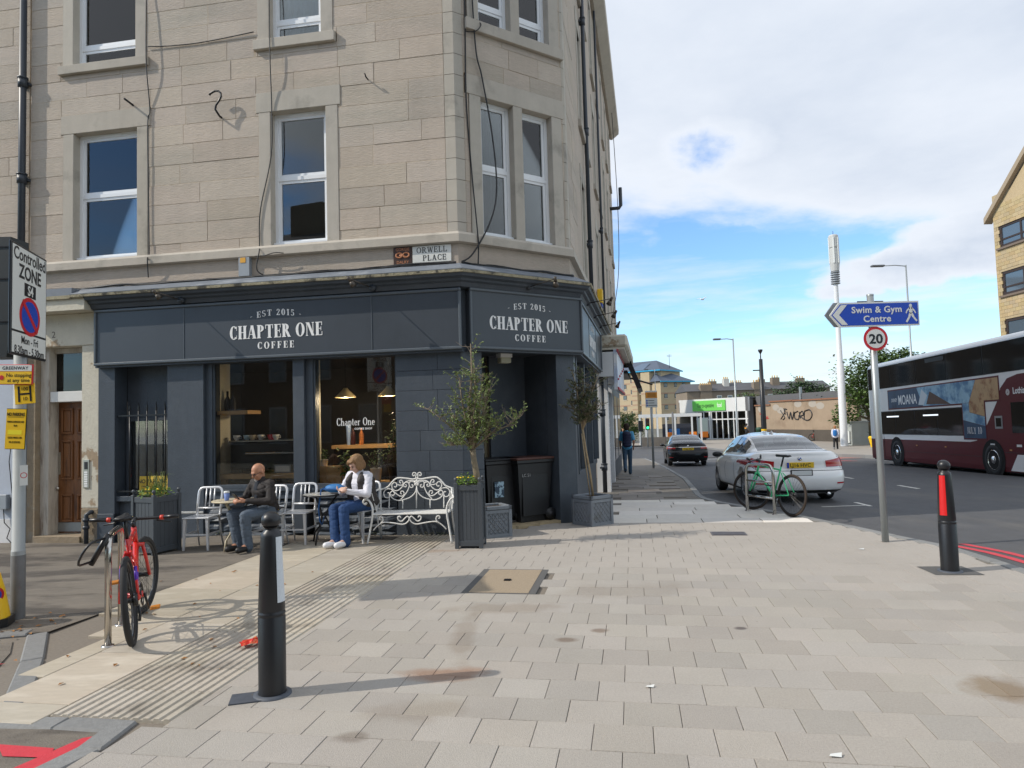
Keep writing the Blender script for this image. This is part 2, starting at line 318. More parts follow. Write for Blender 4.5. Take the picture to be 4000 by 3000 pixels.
# ---------------------------------------------------------------- shared materials
m_paver = mat('paver concrete', (.368, .336, .297), .85, nv=.17, ns=75, bump=.6, bs=140, rand=.085, big=.10, col2=(.17, .15, .135), c2s=13, c2lo=.70, c2hi=.745)
def add_stains(m, stains):
    t = m.node_tree; bs = t.nodes['Principled BSDF']; src = bs.inputs['Base Color'].links[0].from_socket; g = N(t, 'ShaderNodeNewGeometry'); n = N(t, 'ShaderNodeTexNoise', i_Scale=5., i_Detail=5); L(t, g, 'Position', n, 0)
    for (x, y, rx, ry, c, k) in stains:
        mp = N(t, 'ShaderNodeMapping', vector_type='TEXTURE'); mp.inputs['Location'].default_value = (x, y, 0); mp.inputs['Scale'].default_value = (rx, ry, 1); L(t, g, 'Position', mp, 0); ln = N(t, 'ShaderNodeVectorMath', operation='LENGTH'); L(t, mp, 0, ln, 0)
        d = mth(t, 'ADD', ln.outputs['Value'], mth(t, 'MULTIPLY', mth(t, 'SUBTRACT', n.outputs[0], .5), 1.5)); r = N(t, 'ShaderNodeMapRange', i_1=1.15, i_2=.55, i_3=0., i_4=k); t.links.new(d, r.inputs[0])
        mx = N(t, 'ShaderNodeMix', data_type='RGBA', blend_type='MULTIPLY'); t.links.new(r.outputs[0], mx.inputs[0]); t.links.new(src, mx.inputs[6]); mx.inputs[7].default_value = (*c, 1); src = mx.outputs[2]
    t.links.new(src, bs.inputs['Base Color'])
add_stains(m_paver, [(-.50, 4.56, .32, .13, (.72, .45, .32), .75), (2.78, 4.08, .2, .2, (.62, .5, .36), .85), (-.42, 5.35, .10, .6, (.72, .66, .6), .6), (-.15, 6.1, .55, .18, (.74, .68, .62), .6), (.35, 5.2, .08, .06, (.5, .4, .33), .8), (.62, 5.4, .07, .06, (.5, .4, .33), .8), (1.7, 5.35, .05, .04, (.3, .28, .3), .9), (-.6, 4.0, .35, .16, (.78, .73, .68), .6), (-1.2, 8.9, .5, .12, (.75, .55, .42), .5), (3.3, 3.7, .05, .12, (.4, .36, .36), .7), (1.0, 6.6, .7, .3, (.82, .78, .74), .5), (-.9, 3.7, .09, .07, (.55, .5, .46), .7)])
m_sandflag = mat('sandstone flag', (.42, .37, .295), .8, nv=.12, ns=7, bump=.25, bs=90, rand=.12, stretch=(1, 3, 1), col2=(.50, .45, .37), c2s=1.6)
m_rib = mat('ribbed concrete', (.43, .385, .315), .85, nv=.12, ns=30, bump=.3, bs=120, rand=.12, col2=(.27, .235, .19), c2s=3)
m_lightflag = mat('light paving flag', (.66, .62, .56), .8, nv=.1, ns=9, bump=.3, bs=90, rand=.12)
m_oldslab = mat('old paving slab', (.215, .19, .165), .8, nv=.16, ns=6, bump=.4, bs=60, rand=.22, col2=(.13, .115, .1), c2s=2)
m_joint = mat('joint sand', (.19, .165, .135), .95, nv=.2, ns=40)
m_tar = mat('worn tarmac', (.185, .16, .13), .9, nv=.26, ns=5, bump=.9, bs=110, col2=(.085, .072, .06), c2s=.85, c2lo=.5, c2hi=.6, stretch=(.6, 1.6, 1))
m_road = mat('road asphalt', (.078, .078, .082), .75, big=.1, nv=.2, ns=3, bump=.8, bs=140, col2=(.115, .108, .1), c2s=.35, stretch=(1.6, .5, 1))
m_kerb = mat('granite kerb', (.21, .21, .205), .75, nv=.2, ns=25, bump=.4, bs=80, rand=.12)
m_red = mat('red road paint', (.55, .035, .05), .6, nv=.14, ns=14, bump=.3, bs=90)
m_white_line = mat('white road paint', (.62, .6, .55), .6, nv=.2, ns=20)
m_stone = mat('tooled sandstone', (.49, .42, .348), .9, nv=.12, ns=30, bump=.85, bs=52, rand=.075, big=.09, streak=.085, stretch=(.3, .3, 1.9), col2=(.40, .36, .30), c2s=.9, c2lo=.5, c2hi=.74)
m_dress = mat('dressed sandstone', (.455, .415, .355), .85, streak=.1, nv=.08, ns=5, bump=.35, bs=60, rand=.06, col2=(.22, .205, .175), c2s=1.6, c2lo=.55, c2hi=.8)
m_mortar = mat('lime mortar', (.47, .385, .28), .95, nv=.2, ns=12)
m_upvc = mat('white window plastic', (.82, .84, .86), .35, nv=.03, ns=3)
m_curtain = mat('net curtain', (.72, .75, .8), .9)
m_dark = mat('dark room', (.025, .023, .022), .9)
m_glass = glass_mat('window glass'); m_shopglass = glass_mat('shop glass', (.97, .98, .98), .97, 0., 1.05)
m_grey = mat('charcoal shop paint', (.056, .069, .087), .5, streak=.16, big=.1, nv=.10, ns=9, bump=.35, bs=35, col2=(.07, .083, .10), c2s=1.1)
m_greyflat = mat('charcoal sign panel', (.05, .06, .074), .42, streak=.1, nv=.06, ns=2.5, col2=(.045, .054, .066), c2s=.8)
m_greytrim = mat('grey sign trim', (.095, .112, .13), .4, nv=.08, ns=12)
m_white = mat('white lettering', (.85, .85, .84), .5)
m_lead = mat('lead flashing', (.17, .19, .22), .55, nv=.2, ns=4, col2=(.28, .3, .33), c2s=2.2)
m_lichen = mat('lichened stone edge', (.36, .32, .22), .95, nv=.35, ns=14, bump=1.2, bs=40, col2=(.08, .075, .06), c2s=6, c2lo=.5, c2hi=.62)
m_pipe = mat('painted iron pipe', (.035, .043, .055), .45, nv=.1, ns=8)
m_black = mat('black cable', (.012, .012, .013), .5)
m_bronze = mat('bronze lamp', (.1, .085, .07), .4, .6)
m_wood = mat('old brown door wood', (.185, .072, .022), .45, nv=.3, ns=6, stretch=(3, 3, .4), bump=.4, bs=50, col2=(.06, .022, .01), c2s=2.5)
m_cream = mat('peeling cream paint', (.60, .56, .46), .85, nv=.1, ns=6, bump=.8, bs=25, col2=(.36, .27, .18), c2s=2.1, c2lo=.6, c2hi=.64)
m_greystone = mat('weathered base stone', (.28, .22, .15), .9, nv=.3, ns=6, bump=1, bs=25, col2=(.2, .19, .17), c2s=3)
m_creamint = mat('cream interior wall', (.86, .80, .62), .8, nv=.04, ns=4)
m_oak = mat('pale oak', (.62, .38, .17), .55, nv=.2, ns=9, stretch=(.3, 3, 3))
m_blk = mat('black metal', (.012, .012, .014), .35); m_steel = mat('brushed steel', (.52, .50, .46), .28, 1., nv=.1, ns=20)
# ---------------------------------------------------------------- ground, roads, pavements
def interp(tab, y):
    for (y0, x0), (y1, x1) in zip(tab, tab[1:]):
        if y <= y1: return x0 + (x1 - x0) * max(0, (y - y0) / (y1 - y0))
    return tab[-1][1]
KERB = [(-20, 4.9), (5.5, 4.95), (6.9, 5.1), (7.9, 5.17), (8.35, 5.15), (9.1, 4.96), (10.3, 4.75), (11.5, 4.5), (12.7, 4.2), (13.9, 3.95), (15, 4.05), (17, 4.45), (21.2, 5.28), (29.2, 6.46), (36, 7.36), (42, 8.0)]
FARK = [(-20, 19), (25, 18.6), (40, 18.7), (48, 17), (52.5, 16), (60, 15.5), (64.5, 15.3)]
kx = lambda y: interp(KERB, y); fx = lambda y: interp(FARK, y)
def strip(name, ys, xl, xr, dz, m, nx=6):
    b = MB(); n = nx + 1; vs = []; fs = []
    for y in ys:
        a, c = xl(y), xr(y)
        for i in range(n): x = a + (c - a) * i / nx; vs.append((x, y, zg(x, y) + (dz(x, y) if callable(dz) else dz)))
    for j in range(len(ys) - 1):
        for i in range(nx): fs.append([j * n + i, j * n + i + 1, (j + 1) * n + i + 1, (j + 1) * n + i])
    b.add(vs, fs, 0, True); return struct(b.build(name, m))
fr = lambda a, b, s: [a + (b - a) * i / max(1, round((b - a) / s)) for i in range(max(1, round((b - a) / s)) + 1)]
m_ground = mat('distant ground', (.12, .115, .09), .95, nv=.2, ns=.05)
strip('ground', fr(-60, 80, 4) + [100, 140, 200, 300, 500, 900, 1500], lambda y: -200 - abs(y) * .8, lambda y: 200 + abs(y) * .8, -.32, m_ground, 60)
rdz = lambda x, y: -.10 - .004 * max(0, min(x, 18) - 6)
strip('main_road', fr(-20, 43, 1), lambda y: kx(y) - .03, lambda y: fx(y) + .05, rdz, m_road, 14)
strip('side_road_junction', fr(43, 66, 1), lambda y: -30, lambda y: (fx(y) + .05 if y < 64.5 else 40), -.1, m_road, 30)
def wallx(y): return RO[0] + (y - RO[1]) / math.tan(AR)
strip('pavement', fr(2.2, 13, .4), lambda y: -9.5, lambda y: kx(y) - .1, -.022, m_joint, 34)
strip('main_street_footway', fr(13, 42.5, .5), lambda y: wallx(y) - .6, lambda y: kx(y) - .1, -.012, m_oldslab, 8)
strip('far_pavement', fr(-20, 64, 2) + fr(64.6, 75, 2), lambda y: fx(y) if y < 64.3 else -40, lambda y: 90, .02, mat('far pavement', (.30, .27, .235), .9, nv=.15, ns=1.5), 12)
m_redlane = mat('red surfaced lane', (.30, .14, .115), .85, nv=.15, ns=3)
def flat(name, pts, dz, m, parent=None, kind='structure'):
    b = MB(); b.add([(x, y, zg(x, y) + (dz(x, y) if callable(dz) else dz)) for x, y in pts], [list(range(len(pts)))]); o = b.build(name, m, parent)
    if kind and not parent: o['kind'] = kind
    return o
flat('red_lane', [(14.6, 37.5), (18.7, 36.8), (18.6, 42.5), (16.2, 44.5), (14.2, 41)], lambda a, b_: rdz(a, b_) + .004, m_redlane)
# kerbs: one stone after another along each edge
def kerb_run(name, pts, zoff, w=.15, step=.92, side=1, dep=.25):
    k = thing(name, None, None); k['kind'] = 'structure'
    P = [Vector(p) for p in pts]; D = [0]
    for a, b in zip(P, P[1:]): D.append(D[-1] + (b - a).length)
    def pos(d):
        for i in range(len(P) - 1):
            if d <= D[i + 1]: return P[i].lerp(P[i + 1], (d - D[i]) / (D[i + 1] - D[i]))
        return P[-1]
    d = 0
    while d < D[-1] - .2:
        L_ = step * rnd.uniform(.85, 1.1); a, b = pos(d), pos(min(D[-1], d + L_)); v = b - a; an = math.atan2(v.y, v.x); c = (a + b) / 2
        st = MB(); st.box(-v.length / 2 + .004, v.length / 2 - .004, 0, w * side, -dep, 0, bev=.012) if side > 0 else st.box(-v.length / 2 + .004, v.length / 2 - .004, -w, 0, -dep, 0, bev=.012)
        o = st.build('kerb_stone', m_kerb, k, (c.x, c.y, zg(c.x, c.y) + zoff + rnd.uniform(-.003, .003)), an)
        o.rotation_euler = (0, -math.atan2(zg(b.x, b.y) - zg(a.x, a.y), v.length), an); d += L_
    return k
kerb_run('main_road_kerb', [(x, y) for y, x in KERB if y > 5], .004, .14)
kerb_run('side_road_kerb', [(-6.6, 5.25), (-4.5, 5.62), (-3.98, 5.75), (-3.72, 5.3), (-3.38, 4.56), (-3.06, 4.13)], .0, .15, side=1)
kerb_run('crossing_kerb', [(-3.06, 4.13), (-2.6, 4.08), (-2.06, 3.98), (-2.25, 3.46), (-2.62, 2.5)], -.002, .15, .5, side=-1)
kerb_run('far_kerb', [(x, y) for y, x in FARK if 10 < y] + [(11.5, 64.5), (6, 64.4), (-4, 64.3)], .03, .16, 2.4)
# side street carriageway at the bottom left, with its red lines
flat('side_road', [(-9, 2.2), (-2.75, 2.2), (-2.42, 3.42), (-2.22, 3.85), (-2.62, 3.93), (-3.12, 3.98), (-3.50, 4.5), (-3.85, 5.3), (-4.05, 5.6), (-4.6, 5.46), (-9, 4.6)], -.012, m_tar)
for pts in ([(-2.79, 3.755), (-2.66, 3.615), (-2.40, 3.585), (-2.445, 3.69)], [(-2.275, 3.83), (-2.365, 3.80), (-2.62, 3.26), (-2.50, 3.19)], [(-2.62, 3.46), (-2.70, 3.36), (-2.72, 3.18), (-2.6, 3.2)], [(-3.7, 5.05), (-3.78, 5.0), (-4.5, 4.78), (-4.5, 4.92)]):
    flat('red_line', pts, -.007, m_red)
for o_ in (.42, .62):
    b = MB(); ys = fr(5.0, 8.9, .3); vs = []
    for y in ys:
        for w_ in (0, .1): x = kx(y) + o_ + w_; vs.append((x, y, zg(x, y) + rdz(x, y) + .004))
    b.add(vs, [[2 * i, 2 * i + 1, 2 * i + 3, 2 * i + 2] for i in range(len(ys) - 1)]); struct(b.build('red_line', m_red))
for o_ in (0, .35):
    b = MB(); vs = []
    for i in range(13):
        a = radians(200 - i * 12); 
        for r in (3.2 + o_, 3.32 + o_): x, y = 19.6 + r * cos(a), 34.5 + r * sin(a); vs.append((x, y, zg(x, y) + rdz(x, y) + .006))
    b.add(vs, [[2 * i, 2 * i + 2, 2 * i + 3, 2 * i + 1] for i in range(12)]); struct(b.build('red_line', m_red))
def rline(x, y, an, l, w): 
    d = Vector((cos(an), sin(an))); n = Vector((-d.y, d.x)) * w / 2; p = Vector((x, y)); q = p + d * l
    flat('white_line', [tuple(p - n), tuple(q - n), tuple(q + n), tuple(p + n)], lambda a, b_: rdz(a, b_) + .004, m_white_line)
rline(5.75, 13.05, radians(5), .95, .07); rline(6.62, 12.95, radians(84), .75, .08)
for k in range(5): rline(9.6 + k * .5, 16.5 + k * 4.2, radians(82), 1.2, .1)
rline(10.2, 41, radians(5), 4, .3)
# plaza pavers: 300 mm concrete pavers laid half bond, parallel to the shop front
AP = radians(-9.84); PM = T(-1.0716, 5.254) @ RZ(AP)
def inbuild(x, y, m=.02): return all((Q @ Vector((x, y, 0))).y > -m for Q in (FI, CM.inverted(), RM.inverted()))
pav = bpy.data.objects['pavement']
cand = []
for r in range(-24, 9):
    for c in range(-14, 34):
        u0 = (c + (.5 if r % 2 == 0 else 0)) * .3075; u1 = u0 + .3075; v0, v1 = -(r + 1) * .3002, -r * .3002
        ce = PM @ Vector(((u0 + u1) / 2, (v0 + v1) / 2, 0)); cf = FI @ ce
        w0, w1 = u0, u1
        left = (-.165 - (FI @ (PM @ Vector((u0, (v0 + v1) / 2, 0)))).x)
        if left > 0 and cf.y > -6.33: w0 = u0 + left
        if cf.y <= -6.33: w0 = max(w0, (u0 + u1) / 2 + (-2.05 + (ce.y - 3.98) * .375 - ce.x) / cos(AP))
        if w1 - w0 < .012  or cf.y > .98: continue
        if ce.x > kx(ce.y) - .30:
            w1 = min(w1, u0 + (kx(ce.y) - .16 - (ce.x - .154)) / cos(AP))
            if w1 - w0 < .06: continue
        if ce.y < 2.6 or inbuild(ce.x, ce.y) : continue
        if ce.y < 4.0 and abs(ce.x) > ce.y * .80: continue
        ml = (T(-.103, 7.14) @ RZ(AP)).inverted() @ ce
        if abs(ml.x) < .30 and abs(ml.y) < .50: continue
        cand.append((Vector((ce.x, ce.y)).length, ce.x, ce.y, w0 - (u0 + u1) / 2, w1 - (u0 + u1) / 2))
cand.sort()
def paver_mb(b, x0, x1, M=None): return b.box(x0 + .0016, x1 - .0016, -.1486, .1486, -.03, 0, M=M, bev=.0022)
cache = {}
far = MB()
for i, (d, x, y, a, c) in enumerate(cand):
    z = zg(x, y) + rnd.uniform(-.0012, .0012)
    if i < 300:
        k = (round(a, 2), round(c, 2))
        if k not in cache: cache[k] = paver_mb(MB(), a, c).mesh('paver', m_paver)
        o = link('paver', cache[k], pav, (x, y, z)); o.rotation_euler = (rnd.uniform(-.004, .004), rnd.uniform(-.003, .003), AP)
    else: paver_mb(far, a, c, T(x, y, z) @ RZ(AP))
fo = far.build('small_pavers', m_paver, pav); fo['kind'] = 'stuff'
# manhole cover set in the pavers, and a small drain cover
mh = thing('manhole_cover', 'square concrete filled cover in a dark frame among the pavers', 'manhole cover', (-.103, 7.14, .0), AP)
MB().box(-.36, .36, -.53, .53, -.02, .0015).build('frame', mat('cover surround asphalt', (.10, .098, .095), .9, nv=.2, ns=30), mh)
MB().box(-.29, .29, -.5, .5, -.01, .0045, bev=.001).build('concrete_infill', mat('aggregate infill', (.36, .285, .2), .95, nv=.3, ns=120, bump=1, bs=150), mh)
MB().box(-.035, .035, -.03, .03, .0, .014).build('keyhole', m_blk, mh)
dc = thing('drain_cover', 'small dark iron cover in the paving towards the road', 'drain cover', (2.91, 9.55, 0), AP)
MB().box(-.23, .23, -.13, .13, -.02, .006).build('frame', mat('cast iron', (.10, .095, .105), .6, nv=.2, ns=30), dc)
for k in range(6): MB().box(-.21, .21, -.115 + k * .04, -.09 + k * .04, 0, .011).build('rib', mat('cast iron', (1, 1, 1)), dc)
# sandstone flags and ribbed slabs of the crossing strip
ps = FM
def piece(name, m, u0, u1, v0, v1, parent, dz=0., g=.004, th=.03):
    c = fpt((u0 + u1) / 2, (v0 + v1) / 2, 0)
    MB().box((u0 - u1) / 2 + g, (u1 - u0) / 2 - g, (v0 - v1) / 2 + g, (v1 - v0) / 2 - g, -th, 0, bev=.004).build(name, m, parent, (c.x, c.y, zg(c.x, c.y) + dz + rnd.uniform(-.002, .002)), AF)
v = -6.32
cols = [(-2.36, -1.52, [.85, .6, .95]), (-1.52, -.955, [.9, .75, 1.05])]
for u0, u1, Ls in cols:
    v = -5.75 if u0 < -2 else -6.15; i = 0
    while v < -.62:
        l = Ls[i % 3]; v1 = min(v + l, -.6 if u0 < -2 else -.45)
        ua = u0 + (.62 if v < -5.4 and u0 < -2 else (.42 if v < -4.7 and u0 < -2 else 0)) 
        piece('paving_flag', m_sandflag, ua, u1, v, v1, pav, .001); v = v1; i += 1
piece('paving_flag', m_sandflag, -2.0, -.955, -6.42, -6.15, pav, 0)
rib = MB(); rib.box(-.197, .197, -.197, .197, -.03, -.004)
for k in range(6):
    x = -.164 + k * .0657
    rib.add([(x - .022, -.197, -.004), (x - .014, -.197, .006), (x + .014, -.197, .006), (x + .022, -.197, -.004), (x - .022, .197, -.004), (x - .014, .197, .006), (x + .014, .197, .006), (x + .022, .197, -.004)],
            [[0, 1, 5, 4], [1, 2, 6, 5], [2, 3, 7, 6], [0, 3, 2, 1], [4, 5, 6, 7]])
rme = rib.mesh('ribbed_slab', m_rib)
for cu in (-.753, -.362):
    for k in range(16):
        c = fpt(cu, -6.1 + k * .4, 0)
        if FI @ c and (FI @ c).y > -.1: continue
        link('ribbed_slab', rme, pav, (c.x, c.y, zg(c.x, c.y)), AF)
# pale flags further up the pavement, then the old dark slabs
vv = 1.0
for r, (dv, w_) in enumerate([(.62, .92), (.5, 1.1), (.55, 1.25), (.5, 1.0), (.5, 1.2), (.55, .9), (.5, 1.05)]):
    u = -.2 - (r % 2) * .5
    while u < 6.5:
        u1 = u + w_ * rnd.uniform(.85, 1.2); a, b_ = fpt(u, vv + dv / 2, 0), fpt(u1, vv + dv / 2, 0)
        xm = kx(a.y) - .17
        if b_.x > xm: u1 = u + (xm - a.x) / cos(AF)
        c = fpt((u + u1) / 2, vv + dv / 2, 0)
        if u1 - u > .15 and not inbuild(c.x - .25, c.y, -.1): piece('paving_flag', m_lightflag, u, u1, vv, vv + dv, pav, .0, .006)
        u = u1
        if a.x > xm: break
    vv += dv
fw_ = bpy.data.objects['main_street_footway']
for r in range(16):
    dv = .62; u = 1.2 - (r % 2) * .45
    for k in range(7):
        w_ = rnd.uniform(.75, 1.15); a = fpt(u, vv + dv / 2, 0); c = fpt(u + w_ / 2, vv + dv / 2, 0)
        if c.x + .55 < kx(c.y) - .1 and not inbuild(c.x - .3, c.y, -.05):
            MB().box(-w_ / 2 + .006, w_ / 2 - .006, -dv / 2 + .006, dv / 2 - .006, -.03, 0, bev=.005).build('paving_slab', m_oldslab, fw_, (c.x, c.y, zg(c.x, c.y) + rnd.uniform(.004, .009)), AF).rotation_euler = (rnd.uniform(-.03, -.026) if c.y > 13 else 0, rnd.uniform(-.004, .004), AF)
        u += w_
    vv += dv
# tarmac footway in front of the shop, patched and worn
b = MB(); nx, ny = 40, 30; vs = []
for j in range(ny + 1):
    for i in range(nx + 1):
        u = -9.5 + (9.5 - 2.37) * i / nx; vv_ = -5.2 + 5.3 * j / ny + (.0 if i < nx else 0)
        vv_ = max(-6.9, -4.85 + (u + 2.449) * .372) * (1 - j / ny) + .1 * j / ny
        p = fpt(u, vv_, 0); vs.append((p.x, p.y, zg(p.x, p.y) - .004 + .004 * sin(p.x * 3.1 + sin(p.y * 2.3)) * sin(p.y * 4.7)))
b.add(vs, [[j * 41 + i, j * 41 + i + 1, (j + 1) * 41 + i + 1, (j + 1) * 41 + i] for j in range(ny) for i in range(nx)], 0, True)
struct(b.build('tarmac_footway', m_tar))
flat('tarmac_strip', [tuple(fpt(-2.38, -.66, 0))[:2], tuple(fpt(-.96, -.50, 0))[:2], tuple(fpt(-.96, .05, 0))[:2], tuple(fpt(-2.38, .05, 0))[:2]], -.005, m_tar)
# ---------------------------------------------------------------- the corner tenement
ten = thing('tenement_building', 'sandstone corner tenement with white sash windows above a charcoal coffee shop', 'building', (*FO, 0), AF)
I4 = Matrix.Identity(4)
def rects(x0, x1, z0, z1, holes):
    xs = sorted({x0, x1, *[min(max(h[i], x0), x1) for h in holes for i in (0, 1)]}); out = []
    for a, b in zip(xs, xs[1:]):
        if b - a < .004: continue
        hs = sorted([(h[2], h[3]) for h in holes if h[0] < (a + b) / 2 < h[1]]); z = z0
        for c, d in hs:
            if c > z + .004: out.append((a, b, z, min(c, z1)))
            z = max(z, d)
        if z < z1 - .004: out.append((a, b, z, z1))
    return out
def masonry(M, x0, x1, z0, z1, holes, ch=.324, first=.16, lens=(.55, 1.15), depth=.3, seed=1, m=m_stone, blocks=True, wallname='wall', proud=.0, bname='stone_block'):
    b = MB(M)
    for a, c, e, f in rects(x0, x1, z0, z1, holes): b.box(a, c, .003, depth, e, f)
    b.build(wallname, m_mortar if blocks else m, ten)
    if not blocks: return
    rr = random.Random(seed); z = z0; h = first; row = 0
    while z < z1 - .03:
        zt = min(z1, z + h); x = x0 - rr.uniform(0, .5)
        iv = []                                             # free stretches of this course, each with its own height
        for a, c, e_, f_ in rects(x0, x1, z, zt, holes):
            if f_ - e_ < .03: continue
            if iv and abs(iv[-1][1] - a) < 1e-4 and abs(iv[-1][2] - e_) < 1e-4 and abs(iv[-1][3] - f_) < 1e-4: iv[-1][1] = c
            else: iv.append([a, c, e_, f_])
        for (p, q, zl, zh) in iv:
            x = p; 
            while x < q - .01:
                l = rr.uniform(*lens); e = x + l
                if q - e < .3: e = q
                e = min(e, q); cx, cz = (x + e) / 2, (zl + zh) / 2; g = rr.uniform(.002, .0042); dz = rr.uniform(-.003, .004)
                bm = MB(M); bm.box(x + g, e - g, -.002 + dz, .05, zl + g, zh - g, bev=.003)
                ce = M @ Vector((cx, 0, cz)); bm.v = [(a - ce.x, b_ - ce.y, c - ce.z) for a, b_, c in bm.v]
                bm.build(bname, m, ten, ce); x = e
        z = zt; h = ch; row += 1
def window(M, x0, x1, z0, z1, zt, d=.13, vent=True, curtain=None, sill=True, m=None, fr_=.055):
    m = m or m_upvc; f = MB(M); w = fr_
    f.box(x0, x0 + w, d, d + .07, z0, z1); f.box(x1 - w, x1, d, d + .07, z0, z1); f.box(x0 + w, x1 - w, d, d + .07, z1 - w, z1); f.box(x0 + w, x1 - w, d, d + .07, z0, z0 + w)
    if zt: f.box(x0 + w, x1 - w, d + .005, d + .065, zt - .03, zt + .03)
    for a, b in (((z0 + w, zt - .03), (zt + .03, z1 - w)) if zt else ((z0 + w, z1 - w),)):
        k = .045; X0, X1 = x0 + w + .002, x1 - w - .002
        f.box(X0, X0 + k, d + .02, d + .06, a, b); f.box(X1 - k, X1, d + .02, d + .06, a, b); f.box(X0 + k, X1 - k, d + .02, d + .06, b - k, b); f.box(X0 + k, X1 - k, d + .02, d + .06, a, a + k)
    wd = f.build('window', m, ten)
    for a, b in (((z0 + w, zt - .03), (zt + .03, z1 - w)) if zt else ((z0 + w, z1 - w),)):
        MB(M).box(x0 + w + .02, x1 - w - .02, d + .035, d + .041, a + .02, b - .02).build('pane', m_glass, wd)
    if vent: MB(M).box((x0 + x1) / 2 - .2, (x0 + x1) / 2 + .2, d - .012, d - .001, z1 - .043, z1 - .015).build('trickle_vent', m, wd)
    if sill: MB(M).box(x0 + .0, x1 - .0, d - .07, d - .002, z0 - .005, z0 + .055, bev=.006).build('sill', m, wd)
    if curtain:
        for ca, cb in curtain:
            b = MB(M); n = 26; vs = []
            for i in range(n + 1):
                x = ca + (cb - ca) * i / n; y = d + .17 + .018 * sin(i * 1.9) + .01 * sin(i * .7); vs += [(x, y, z0 + .06), (x, y, z1)]
            b.add(vs, [[2 * i, 2 * i + 2, 2 * i + 3, 2 * i + 1] for i in range(n)], 0, True); b.build('curtain', m_curtain, wd)
    return wd
def surround(M, o, z0, z1, jw=.2, lint=.32, lw=.045, mull=None, sill=None, dep=.22):
    # jambs, lintel, mullion and sill of dressed stone; o = (x0, x1) of the opening
    x0, x1 = o; P = lambda n, *a: MB(M).box(*a, bev=.006).build(n, m_dress, ten)
    P('jamb', x0 - jw, x0, -.012, dep, z0, z1 - .002); P('jamb', x1, x1 + jw, -.012, dep, z0, z1 - .002)
    if lint: P('lintel', x0 - jw - lw, x1 + jw + lw, -.014, dep, z1, z1 + lint)
    if mull: P('mullion', mull[0], mull[1], -.012, dep, z0, z1 - .002)
    if sill: P('window_sill', x0 - jw - lw, x1 + jw + lw, -.07, dep, z0 - sill, z0 - .002)
ZS = 4.47
hF = [(-6.74, -5.165, ZS, 6.62), (-6.785, -5.12, 6.62, 6.94), (-3.20, -1.87, ZS, 6.62), (-3.245, -1.825, 6.62, 6.94),
      (-6.76, -5.19, 7.78, 9.9), (-6.80, -5.14, 7.63, 7.78), (-3.21, -1.93, 7.79, 9.9), (-3.27, -1.87, 7.63, 7.79)]
masonry(FM if False else I4, -7.38, -.16, ZS, 9.35, hF, seed=4)
masonry(I4, -9.2, -7.40, ZS - .6, 9.35, [], seed=9, first=.2)
for (a, b), (z0, z1), zt, jw, sill, lint in (((-6.54, -5.36), (4.47, 6.62), 5.58, .2, None, .32), ((-3.0, -2.07), (4.47, 6.62), 5.57, .2, None, .32),
                                           ((-6.56, -5.39), (7.78, 9.9), 8.13, .2, .15, None), ((-3.01, -2.13), (7.79, 9.9), 8.12, .2, .16, None)):
    surround(I4, (a, b), z0, z1, jw, lint, .045, None, sill)
    window(I4, a, b, z0 + .01, z1, zt, curtain=([(a + .5, b - .05)] if a < -6.55 else ([(a + .1, b - .1)] if z0 > 7 else ([(a + .05, a + .35)] if a < -5 else None))))
hC = [(.24, 2.04, ZS, 6.65), (.17, 2.085, 6.65, 6.96), (.22, 2.03, 7.83, 9.9), (.195, 2.05, 7.65, 7.83)]
masonry(CR, .16, CL - .05, ZS, 9.35, hC, seed=12, lens=(.5, .95))
for (a, b), (z0, z1), zt, sill, lint in (((.455, 1.83), (4.47, 6.65), 5.58, None, .31), ((.455, 1.83), (7.83, 9.9), 8.2, .18, None)):
    surround(CR, (a, b), z0, z1, .205, lint, .05, (1.06, 1.235), sill)
    window(CR, a, 1.06, z0 + .01, z1, zt, curtain=[(a + .1, 1.0)] if z0 > 7 else None); window(CR, 1.235, b, z0 + .01, z1, zt)
# corner quoins with a drafted margin, one to each course
z = ZS; h = .16
while z < 9.3:
    b = MB(); g = .004; c, s_ = cos(AC - AF), sin(AC - AF)
    poly = [(-.16 + g, 0), (0, 0), (.16 * c - g * c, .16 * s_), (.16 * c - .05 * s_, .16 * s_ + .05 * c), (-.16 + g, .06)]
    b.prism(poly, z + g, z + h - g); b.build('quoin', m_dress, ten); z += h; h = .324
z = ZS; h = .16
while z < 9.3:
    b = MB(CR); g = .004; a = AR - AC; poly = [(CL - .05, 0), (CL, 0), (CL + .25 * cos(a), .25 * sin(a)), (CL + .1, .25), (CL - .05, .06)]
    b.prism(poly, z + g, z + h - g); b.build('quoin', m_dress, ten); z += h; h = .324
# side wall along the main street, seen almost edge on
hR = []
RW = [2.6, 4.0, 6.6, 8.4, 11, 13.2, 15.6]
for i, x in enumerate(RW):
    for z0 in (4.47, 7.8, 10.9): hR.append((x, x + .95, z0, z0 + 2.1))
masonry(RR, .25, 1.6, ZS, 9.35, [], seed=21, lens=(.5, .9))
masonry(RR, 1.6, 17.5, 3.7, 13.4, hR, blocks=False)
masonry(RR, .12, 1.6, 9.35, 13.4, [], blocks=False); masonry(I4, -9.2, -.1, 9.35, 13.4, [(-6.76, -5.19, 9.35, 9.9), (-3.21, -1.93, 9.35, 9.9)], blocks=False); masonry(CR, .1, CL - .1, 9.35, 13.4, [(.22, 2.03, 9.35, 9.9)], blocks=False)
for x in RW:
    for z0 in (4.47, 7.8, 10.9):
        surround(RR, (x + .17, x + .78), z0, z0 + 2.1, .17, .3, .04, None, .16 if z0 > 5 else None); window(RR, x + .17, x + .78, z0 + .01, z0 + 2.1, z0 + 1.1, vent=False, sill=False)
